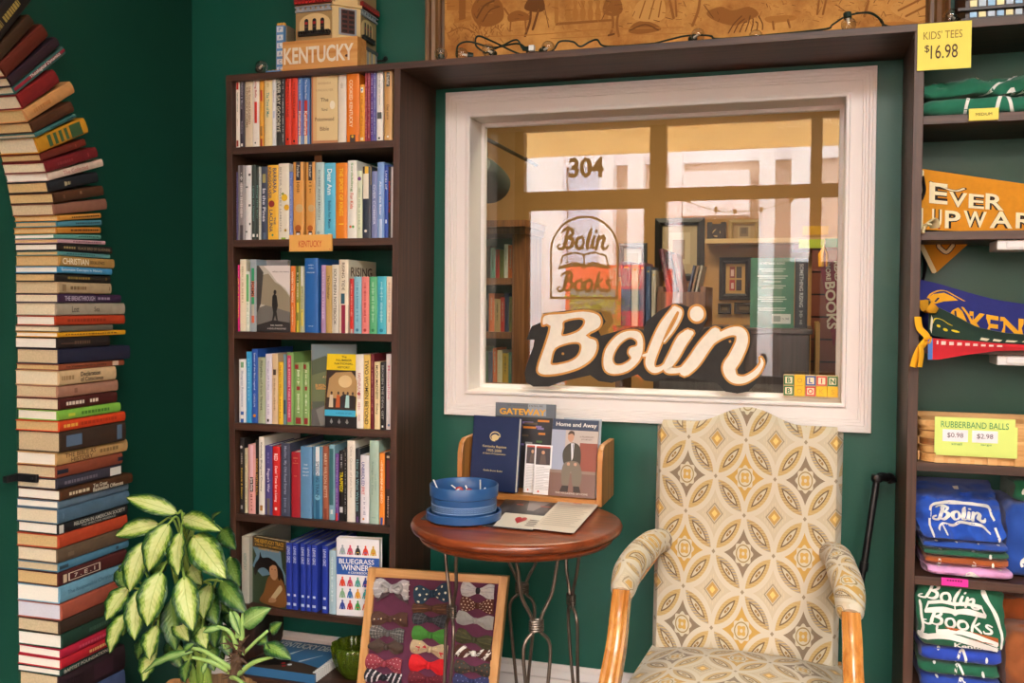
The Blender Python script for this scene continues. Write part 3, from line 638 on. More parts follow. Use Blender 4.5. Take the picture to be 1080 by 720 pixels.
ROW5 = [
 (112, 147, 92, '24201f', [('t', 'Kennedy & Eleanor', .18, .6, 'd8bc4a', .4), ('d', .4, .88, .3, 0, 'b8b4b0'), ('l', .65, .8, 'b0a8a0'), ('box', .3, .7, .05, .1, 'a8a8a8')], 'black spine with yellow script', 'black yellow-script book'),
 (151, 167, 150, 'c9c0a2', [('l', .1, .9, '8a8468')], 'thin khaki spine', 'thin khaki book'),
 (170, 211, 130, 'dca09c', [('band', .32, .53, '221c1c'), ('band', .53, 1, 'e6bcc8'), ('t', 'Jane Smiley', .33, .52, 'e8dcdc', .5), ('l', .05, .28, '8a4a44')], 'pink spine with black band', 'pink black-banded book'),
 (213, 229, 104, '2a2420', [('t', 'RIDING WITH ROLL', .25, .75, 'd09a3c', .6)], 'thin black spine with gold capitals', 'thin gold-lettered book'),
 (231, 261, 86, 'e8e4dc', [('t', 'Kentucky Bluegrass Country', .3, .93, '4a4a48', .42), ('box', .25, .75, .05, .12, 'b07a3a')], 'tall white spine with grey title', 'tall white book', {'dep': .23}),
 (266, 306, 136, '4c4684', [('band', 0, .24, '6a645c'), ('t', "Pogue's War", .33, .67, 'e4e0ee', .45), ('l', .75, .92, '8a84b8')], 'purple spine with grey foot', 'grey-footed purple book'),
 (309, 350, 141, 'cd2424', [('t', "Doin' Time for a Living", .2, .72, 'f4ecec', .42), ('t', 'RED', .8, .9, 'f4ecec', .5), ('box', .35, .65, .08, .12, WH)], 'bright red spine with bold white title', 'bright red book'),
 (356, 408, 121, '454a5e', [('t', 'Madder, My Old Road Stories', .3, .96, 'a4acc4', .36), ('l', .05, .25, '8088a0')], 'slate navy cloth spine', 'slate navy book', {'dep': .22}),
 (416, 466, 172, 'a52531', [('u', 'COLD', .90, .92, 'd8a070', .5), ('u', 'A', .86, .875, 'd8a070', .1), ('u', 'Comedy', .82, .84, 'd8a070', .6), ('u', 'ELM', .63, .64, 'd8a070', .3)], 'crimson cloth spine', 'crimson cloth book'),
 (468, 531, 142, '5f8db6', [('u', 'THE', .74, .76, 'd6e2ee', .35), ('u', 'GREAT', .69, .71, 'd6e2ee', .5), ('u', 'VALLEY', .64, .66, 'd6e2ee', .6), ('u', 'OF KY', .59, .61, 'd6e2ee', .55)], 'wide steel blue cloth spine', 'wide steel blue book'),
 (541, 592, 141, '4a86aa', [('band', .6, 1, 'e0e6ea'), ('band', 0, .3, '2c6488'), ('t', 'SPEEDING TRAIN', .3, .8, '2a4a68', .35), ('d', .5, .3, .3, 0, '7ab0cc')], 'blue and white photo spine', 'blue photo book'),
 (595, 628, 138, '9c5a42', [('t', 'MARY WILSON BETTS', .3, .9, 'd8b49c', .5), ('band', 0, .15, '7a3a2c')], 'rust brown spine', 'rust brown book'),
 (631, 663, 131, '7fa8b8', [('box', .1, .8, .2, .95, '37686e'), ('band', .08, .14, 'd8dcd8')], 'teal spine with pale edges', 'pale-edged teal book'),
 (666, 686, 182, '6a4a90', [('band', 0, .11, 'c8352a'), ('l', .2, .95, 'b49ad0')], 'thin purple spine with red foot', 'red-footed purple book'),
 (688, 716, 165, '1e1b1c', [('t', 'TRAPPED!', .42, .7, 'e2d224', .7), ('l', .75, .95, 'b0b0b0'), ('box', .2, .8, .12, .2, 'd8d8d8')], 'black spine with bright yellow title', 'black yellow-title book'),
 (718, 732, 150, '222021', [('l', .1, .95, 'a8a8a8')], 'thin black spine with grey marks', 'thin black book'),
 (734, 779, 107, 'e9e3d8', [('t', 'Ohio Quest of John Hunt', .3, .93, 'b0aaa0', .34)], 'tall cream spine with grey title', 'tall cream book', {'dep': .21}),
 (781, 807, 152, '262c30', [('t', 'How the West Was Lost', .15, .85, '8ab8b8', .5), ('band', 0, .08, '5a3a6a')], 'dark spine with pale teal title', 'dark teal-title book'),
 (809, 858, 190, 'e4e2ea', [('t', 'UNBRIDLED', .55, .9, '3a4a9a', .34, .35), ('t', 'SPIRIT', .42, .54, 'c83a3a', .34, .35), ('l', .12, .4, 'a0a0b8'), ('d', .4, .06, .12, 0, 'c8803a')], 'short white spine with blue and red title', 'short white book'),
 (861, 914, 107, 'a3bcae', [('t', 'Songs on Pine', .35, .75, '7a968a', .22, .35), ('t', 'and Other', .4, .6, '8aa498', .2, .7), ('band', .07, .08, '8aa498')], 'wide sage green spine', 'wide sage book', {'dep': .2}),
 (917, 947, 177, 'e78a34', [('band', 0, .1, '2c4a92'), ('l', .5, .9, 'f6cfa0'), ('t', 'THE WOLF AS HERO', .3, .85, 'f6d8b0', .4)], 'orange spine with blue foot', 'blue-footed orange book'),
 (949, 990, 177, '33231f', [('box', .25, .75, .5, .9, '5c2026'), ('t', 'Machinery', .1, .4, 'c8b4a0', .28), ('box', .3, .7, .93, .96, 'c8b090')], 'dark brown spine with maroon panel', 'maroon panel book'),
]
shelf_row(ROW1, (5.4, 230, 60), 'top shelf', s1, 'books on the top shelf')
shelf_row(ROW2, (5.4, 230, 150), 'second shelf', s2, 'books on the second shelf')
shelf_row(ROW3, (5.4, 230, 250), 'third shelf', s3, 'books on the third shelf')
shelf_row(ROW4, (5.4, 230, 350), 'fourth shelf', s4, 'books on the fourth shelf')
shelf_row(ROW5, (5.4, 230, 445), 'fifth shelf', s5, 'books on the fifth shelf')

def face_out(u0, u1, v0, v1, z0, y0, y1, th, col, draw, label, group, page=None, spine=None, lean=0):
    """front cover between image columns u0 (edge at depth y0) and u1 (edge at depth y1)"""
    z0 += .0006; A = atY(u0, (v0+v1)/2, y0); B = atY(u1, (v0+v1)/2, y1); A.z = B.z = z0
    h = atY((u0+u1)/2, v0, (y0+y1)/2).z - z0
    ax = B-A; w_ = ax.length; n = Vector((ax.y, -ax.x, 0)).normalized()
    return cover_book(A, ax, w_, h, th, col, draw, label, group, up=Vector((0, 0, 1)) - n*lean, page=page, spine=spine)
def tx(b, mi, M, w, h, s_, cx, cy, wd, ht, c, bold=.006, z=.0009): b.text(s_, M @ Matrix.Translation((cx*w, cy*h, 0)), wd*w, ht*h, mi(c), bold, lift=z)
# top shelf: parchment coloured novel turned to the room
def d_poison(b, W, mi, M, w, h):
    rect2(b, .0, .06, 0, 1, W, mi('a86a4a')); rect2(b, .06, 1, 0, .05, W, mi('b88058'))
    rect2(b, .06, .2, .05, 1, W, mi('d0aa74'), .0003); rect2(b, .2, 1, .05, 1, W, mi('dcc390'), .0003)
    for s_, y, wd in (('BARBARA', .88, .5), ('KINGSOLVER', .78, .66)): tx(b, mi, M, w, h, s_, .5, y, wd, .035, 'b4906a', 0)
    for s_, y, wd in (('The', .64, .3), ('Poisonwood', .36, .72), ('Bible', .22, .34)): tx(b, mi, M, w, h, s_, .5, y, wd, .055, '6a4632', .01)
    tx(b, mi, M, w, h, 'Novel', .5, .5, .22, .045, '6a4632', 0); disc2(b, .8, .56, .1, W, mi('efe2cc'), .0006, 14, .062)
face_out(328.6, 356.2, 79, 150, s1, -.272, -.266, .018, 'dcc390', d_poison, 'parchment coloured novel turned cover outwards on the top shelf, beside the wide orange book', 'books on the top shelf')
# third shelf: photo book and the grey one behind it
def d_photo(b, W, mi, M, w, h):
    rect2(b, 0, 1, 0, 1, W, mi('b9b4aa'), .0003); poly2(b, [(.0, .35), (.25, .4), (.55, .52), (1, .3), (1, 0), (0, 0)], W, mi('6c6a66'), .0005)
    poly2(b, [(.12, .42), (.18, .86), (.35, .88), (.55, .75), (.72, .70), (.9, .6), (1, .52), (1, .3), (.6, .36)], W, mi('8f8672'), .0006)
    poly2(b, [(.2, 1), (1, 1), (1, .55), (.86, .66), (.6, .76), (.4, .9)], W, mi('d8d2d0'), .0007)
    poly2(b, [(0, 0), (1, 0), (1, .14), (.5, .18), (0, .1)], W, mi('2c2a2a'), .0008); poly2(b, [(.02, .3), (.12, .42), (.2, .9), (.06, 1), (0, 1), (0, .3)], W, mi('403e3c'), .0008)
    poly2(b, [(.5, .3), (.6, .3), (.64, .16), (.6, .16), (.55, .25), (.5, .16), (.46, .16)], W, mi('211f1f'), .0011)
    poly2(b, [(.47, .54), (.53, .58), (.60, .55), (.64, .4), (.58, .28), (.5, .28), (.46, .4)], W, mi('211f1f'), .0011); disc2(b, .55, .6, .045, W, mi('211f1f'), .0011, 12, .035)
    tx(b, mi, M, w, h, 'when we were', .72, .91, .5, .03, '5a5654', 0, .0012); tx(b, mi, M, w, h, 'NEIL RHODES', .6, .1, .36, .022, 'e0dcd8', 0, .0012); tx(b, mi, M, w, h, 'A NOVEL OF MOUNTAINS', .6, .05, .56, .022, 'e0dcd8', 0, .0012)
face_out(271, 306, 280, 350, s3, -.268, -.262, .022, '6c6a66', d_photo, 'grey photo book of a lone walker, cover outwards on the third shelf', 'books on the third shelf')
face_out(277.5, 303.5, 274, 350, s3, -.205, -.2, .02, '8d8d8f', None, 'tall plain grey book standing behind the walker photo book, third shelf', 'books on the third shelf')
X1_, y_, z_, h_, bo = ROWB['maroon-footed book']
b = MB(); b.text('RISING', frame((X1_+.0004, y_+.093, z_+h_*.84), (0, 1, 0), (0, 0, 1)), .15, h_*.13, 0, .012); b.build('cover_title', mat('5e4434', .6), parent=bo, smooth=False)
# fourth shelf: dark landscape book and the yellow topped one leaning on it
def d_land(b, W, mi, M, w, h):
    rect2(b, 0, 1, .8, 1, W, mi('5c6f76'), .0003); poly2(b, [(0, .8), (.3, .86), (.7, .78), (1, .84), (1, .3), (0, .3)], W, mi('3c4a2e'), .0005)
    poly2(b, [(0, .62), (.5, .7), (1, .6), (1, .3), (0, .3)], W, mi('55603a'), .0006); poly2(b, [(0, 0), (1, 0), (1, .36), (.5, .3), (0, .2)], W, mi('4b4a48'), .0007)
    poly2(b, [(.1, .2), (.5, .3), (.9, .26), (.8, .06), (.2, .0)], W, mi('6a6a66'), .0008); poly2(b, [(.35, .0), (1, .0), (1, .12), (.5, .14)], W, mi('1d1b1c'), .0009)
    tx(b, mi, M, w, h, 'RISING WATERS', .48, .49, .78, .05, 'c98a3c', .015, .0011); rect2(b, .1, .9, .45, .46, W, mi('c98a3c'), .0011)
    tx(b, mi, M, w, h, 'A STORY OF RAIN', .5, .6, .5, .025, 'd8b070', 0, .0011); tx(b, mi, M, w, h, 'AND HOPE', .5, .4, .36, .025, 'd8b070', 0, .0011)
face_out(328.5, 376, 363, 450, s4, -.270, -.215, .012, '3f4a3a', d_land, 'dark green landscape book, cover outwards and leaning back on the fourth shelf', 'books on the fourth shelf', spine='b0701e')
def d_yellow(b, W, mi, M, w, h):
    rect2(b, 0, 1, .74, 1, W, mi('e6c81e'), .0003); rect2(b, 0, 1, .1, .74, W, mi('3a2a22'), .0003); rect2(b, 0, 1, 0, .1, W, mi('3aa3c8'), .0003)
    poly2(b, [(.05, .3), (.1, .6), (.3, .7), (.8, .72), (1, .6), (1, .32), (.6, .36), (.4, .28)], W, mi('b08c5c'), .0005); disc2(b, .62, .56, .22, W, mi('d8bc8a'), .0006, 16, .1)
    for x, c in ((.2, 'c8b8a0'), (.42, 'b0562a'), (.58, '2a2a2e'), (.72, 'a8d0d0'), (.88, '2a2220')):
        poly2(b, [(x-.07, .14), (x+.07, .14), (x+.05, .34), (x-.05, .34)], W, mi(c), .0009); disc2(b, x, .37, .035, W, mi('4a3428'), .0009, 10, .028)
    for s_, y, wd in (('The', .955, .16), ('NUMBER', .9, .5), ('NATIONAL', .845, .6), ('HISTORY', .785, .4)): tx(b, mi, M, w, h, s_, .55, y, wd, .034, '2a2418', .015, .0011)
    tx(b, mi, M, w, h, 'A MODEL OF LIFE', .62, .05, .5, .025, '1a4a6a', 0, .0011)
A = atY(342.5, 438, -.279); B = atY(375.5, 441, -.277)
cover_book((A.x, -.281, A.z), (1, 0, 0), (B-A).length, .193, .012, 'e6c81e', d_yellow, 'yellow and black paperback with blue foot, leaning on the dark landscape book', 'books on the fourth shelf', up=(.12, .10, 1))
def d_black(b, W, mi, M, w, h):
    for x in (.2, .45, .7): poly2(b, [(x-.05, .45), (x, .75), (x+.05, .45), (x, .3)], W, mi('8a8a88'), .0006)
face_out(343, 376, 438, 452, s4, -.279, -.277, .012, '211f20', d_black, 'low black booklet under the yellow and black paperback, fourth shelf', 'books on the fourth shelf')
# lowest shelf
def d_horse(b, W, mi, M, w, h):
    rect2(b, 0, 1, 0, 1, W, mi('6f8ea0'), .0003); poly2(b, [(0, 0), (1, 0), (1, .35), (.7, .5), (.3, .42), (0, .55)], W, mi('3c4a34'), .0005); poly2(b, [(.0, .55), (.12, .72), (.0, .84)], W, mi('3a4630'), .0006); poly2(b, [(.82, 1), (1, 1), (1, .5), (.9, .6)], W, mi('3c4632'), .0006)
    rect2(b, 0, 1, .84, 1, W, mi('4a3a26'), .0007)
    tx(b, mi, M, w, h, 'THE KENTUCKY TRACE', .5, .945, .88, .06, 'd3a03c', .02, .0012); tx(b, mi, M, w, h, 'A NOVEL OF THE AMERICAN', .5, .885, .84, .03, 'd3a03c', .01, .0012); tx(b, mi, M, w, h, 'HARRIETTE ARNOW', .5, .83, .62, .032, 'd3a03c', .01, .0012)
    poly2(b, smooth2([(.05, .46), (.08, .58), (.2, .68), (.24, .78), (.3, .7), (.5, .72), (.7, .66), (.9, .55), (.98, .3), (.9, .1), (.6, .12), (.55, .45), (.38, .55), (.2, .52), (.1, .42)]), W, mi('1f1916'), .0009)   # the dark horse
    poly2(b, smooth2([(.25, .03), (.98, .03), (.98, .3), (.86, .44), (.6, .47), (.46, .4), (.36, .2)]), W, mi('8a5a30'), .0012)   # shawl
    poly2(b, smooth2([(.52, .52), (.55, .62), (.66, .65), (.76, .6), (.77, .48), (.68, .4), (.57, .43)]), W, mi('c08c64'), .0014)
    poly2(b, smooth2([(.52, .58), (.58, .68), (.7, .68), (.8, .6), (.84, .42), (.78, .44), (.74, .6), (.62, .62)]), W, mi('2b1a12'), .0016)
    poly2(b, smooth2([(.6, .06), (.75, .16), (.9, .28), (.84, .34), (.7, .24), (.56, .12)]), W, mi('c9b48a'), .0016); poly2(b, smooth2([(.5, .05), (.68, .07), (.72, .12), (.54, .12)]), W, mi('b98a62'), .0017)
    for x in (.6, .69): disc2(b, x, .555, .014, W, mi('2a1a14'), .0016, 8, .01)
face_out(266.5, 301.5, 568, 640, s6, -.25, -.283, .02, '4a3a26', d_horse, 'novel with a dark horse and a shawled woman, cover outwards, lowest shelf', 'books on the lowest shelf', page=PAGE2)
upright_book(atY(254.6, 600, -.272).x, atY(262.5, 600, -.272).x, s6, atY(258, 566, -.272).z-s6, -.272, .26, 'b9b4a6', [('t', 'KENTUCKY', .5, .75, '6a8a84', .4)], 'large pale grey picture book at the left end of the lowest shelf', 'books on the lowest shelf')
BLUES = [(285, 310, 128), (313, 334, 129), (346, 368, 128), (372, 390, 130), (393, 417, 126), (437, 461, 133)]
ORD = ['first', 'second', 'third', 'fourth', 'fifth', 'last']
for k, (x0, x1, yt) in enumerate(BLUES):
    y = -.278; X0, X1 = atY(230+x0/4, 600, y).x, atY(230+x1/4, 600, y).x
    upright_book(X0, X1, s6, .212, y, .2, '2a3ea4', [('t', 'LEWIS GRIZ', .7, .95, 'ccd4f2', .5), ('box', .3, .75, .2, .235, 'ccd4f2'), ('box', .22, .8, .06, .1, 'ccd4f2')],
                 f'{ORD[k]} of six matching blue volumes counted from the horse novel, lowest shelf', 'matching blue volumes on the lowest shelf', page=mat('8b8f98', .7))
upright_book(atY(346.8, 600, -.279).x, atY(354, 600, -.279).x, s6, .2, -.279, .19, 'a9c3cf', [('l', .2, .9, 'd8e4e8')], 'pale blue spine between the blue volumes and the white cookbook, lowest shelf', 'books on the lowest shelf')
def d_cook(b, W, mi, M, w, h):
    rect2(b, 0, 1, .53, .76, W, mi('2a58a8'), .0003)
    tx(b, mi, M, w, h, 'BLUEGRASS', .47, .705, .82, .065, 'f0f0f4', .015); tx(b, mi, M, w, h, 'WINNERS', .47, .625, .72, .075, 'f0f0f4', .015); tx(b, mi, M, w, h, 'A COOKBOOK', .5, .56, .46, .028, 'f0f0f4', .01)
    cc = ['9aa4b0', 'c84a6a', '2a2626', 'd8452a', 'd0a83a', 'd8452a', 'c84a6a', '4a9a8a', '3a4a9a', 'c84a3a', '8ab08a', '3a6ab0', 'e0a030', '3aa0a0', 'd86a3a', '3a4a9a', 'c83a3a', '4a9a4a', 'd8602a', '8a8ad0']
    i = 0
    for y in (.83, .42, .27, .12):
        for x in (.14, .32, .5, .68, .86):
            c = mi(cc[i % 20]); i += 1
            poly2(b, [(x-.075, y-.035), (x-.05, y+.03), (x-.02, y+.055), (x+.02, y+.055), (x+.05, y+.03), (x+.075, y-.035), (x+.05, y-.04), (x+.035, y), (x+.035, y-.04), (x-.035, y-.04), (x-.035, y), (x-.05, y-.04)], W, c, .0008)
            disc2(b, x, y+.07, .022, W, c, .0008, 10, .016); rect2(b, x-.03, x+.03, y-.012, y-.002, W, mi(cc[(i*7+3) % 20]), .0011)
face_out(355, 400, 568, 648, s6, -.281, -.262, .03, 'ece9ee', d_cook, 'white cookbook with blue band and rows of jockey silks, lowest shelf', 'books on the lowest shelf', spine='ece9ee')
# the card shelf marker standing up behind the second shelf and the little paper sign
mk = atY(335.5, 165, -.2)
b = MB(); b.box(mk.x-.013, mk.x+.013, -.2, -.196, s2+.18, atY(335, 161, -.2).z, 0); rect2(b, mk.x-.009, mk.x+.009, s2+.225, s2+.245, plane((0, -.2, 0)), 1)
b.box(mk.x-.013, mk.x+.013, -.2, -.196, s2, s2+.18, 0)
b.build('shelf_marker', [mat('8a5a3a', .8), mat('d8d0c0', .7)], label='thin brown card marker poking up behind the pale aqua book', cat='marker', smooth=False)
A = atY(305.5, 257, SY-.004); B = atY(350, 257, SY-.004); zt = atY(328, 247.5, SY).z; zb = atY(328, 265, SY).z
b = MB(); b.box(A.x, B.x, SY-.006, SY-.0045+.006, zb, zt); b.text('KENTUCKY', XZ((A.x+B.x)/2, SY-.0065, lerp(zb, zt, .45)), (B.x-A.x)*.55, (zt-zb)*.4, 1, .01)
for x, z in ((A.x+.006, zb+.006), (B.x-.006, zb+.006)): disc2(b, x, z, .0015, plane((0, SY-.006, 0)), 1, .0006)
b.build('shelf_label', [mat('e3ab5a', .7), mat('c8552c', .7)], label='small tan KENTUCKY card on the edge of the second shelf', cat='sign', smooth=False, bevel=.001)
# ================================================================== THE COLUMN OF BOOKS THAT LINES THE ARCHED DOORWAY
CW = -1.953
def arc_pt(s):                                          # s: height up the jamb, then along the arch
    if s <= AZ: return Vector((0, JY, s)), 0.0
    th = (s-AZ)/AR; return Vector((0, JY-AR+AR*cos(th), AZ+AR*sin(th))), th
def proj_v(P):
    q = Vector(P)-CAM; return PY - FPX*q.dot(_U)/q.dot(_F)
def s_of_v(v, x):
    lo, hi = -.5, 2.4
    for _ in range(40):
        m = (lo+hi)/2; p, th = arc_pt(m); p.x = x
        if proj_v(p) > v: lo = m
        else: hi = m
    return (lo+hi)/2
def lying_book(sa, sb, length, width, col, deco, label, page, off=0, rnd_=True, yaw=0):
    p, th = arc_pt((sa+sb)/2); er = Vector((0, cos(th), sin(th))); et = Vector((0, -sin(th), cos(th))); h = (sb-sa)-.0008
    o = Vector((-2.0995, p.y, p.z)) - et*h/2 + er*off
    M = frame(o, (1, 0, 0), et); b = MB(); t = min(.0025, h*.16); w = width; rr = min(.006, h*.2)
    if yaw: M = M @ Matrix.Translation((w/2, 0, 0)) @ Matrix.Rotation(yaw, 4, 'Y') @ Matrix.Translation((-w/2, 0, 0))
    arc = [(w-rr+rr*sin(pi*k/6), h*(.5-.5*cos(pi*k/6))) for k in range(7)]
    b.prism([(0, 0)]+arc+[(0, h), (0, h-t), (w-rr-t, h-t), (w-rr-t, t), (0, t)], -length, 0, 0, M)
    mats = [mat(col, .55, var=.10, scale=45)]
    def mi(c):
        mm = mat(c, .55)
        if mm not in mats: mats.append(mm)
        return mats.index(mm)
    W = lambda x, y, z=0: M @ Vector((w-rr+rr*sin(pi*max(0, min(1, y)))+z, h*y, -length*x))
    WF = lambda x, y, z=0: M @ Vector((w+z, h*y, -length*x))
    for d in deco:
        if d[0] == 'band':
            b.add([W(d[1], i/6, .0004) for i in range(7)]+[W(d[2], i/6, .0004) for i in range(7)], [(i, i+7, i+8, i+1) for i in range(6)], mi(d[3]))
        elif d[0] == 'box': rect2(b, d[1], d[2], d[3], d[4], WF, mi(d[5]), .0005)
        elif d[0] == 't':
            _, s_, f0, f1, c, hf = d[:6]; yc = d[6] if len(d) > 6 else .5
            Mx = M @ frame((w+.0004, h*yc, -length*(f0+f1)/2), (0, 0, -1), (0, 1, 0)); b.text(s_, Mx, length*(f1-f0), h*hf, mi(c), .015)
        elif d[0] == 'l':
            r = random.Random(len(s_list)); x = d[1]
            while x < d[2]:
                q = r.uniform(.02, .05); rect2(b, x, min(x+q, d[2]), .35, .65, WF, mi(d[3]), .0005); x += q+.012
    o_ = b.build('book', mats, label=label, cat='book', group='books lining the arched doorway', ang=25)
    pb = MB(M); pb.box(0, w-rr-t, t, h-t, -length+.003, -.003 if h > .012 else -.002); pb.build('page_block', page, parent=o_, smooth=False)
    return o_
P1, P2, P3 = mat('ddd0b4', .85, var=.08, scale=220), mat('c9ab78', .85, var=.10, scale=220), mat('eee9dd', .85, var=.03, scale=220)
P4, P5 = mat('c8b593', .85, var=.1, scale=220), mat('cfd0dc', .85, var=.03, scale=200)
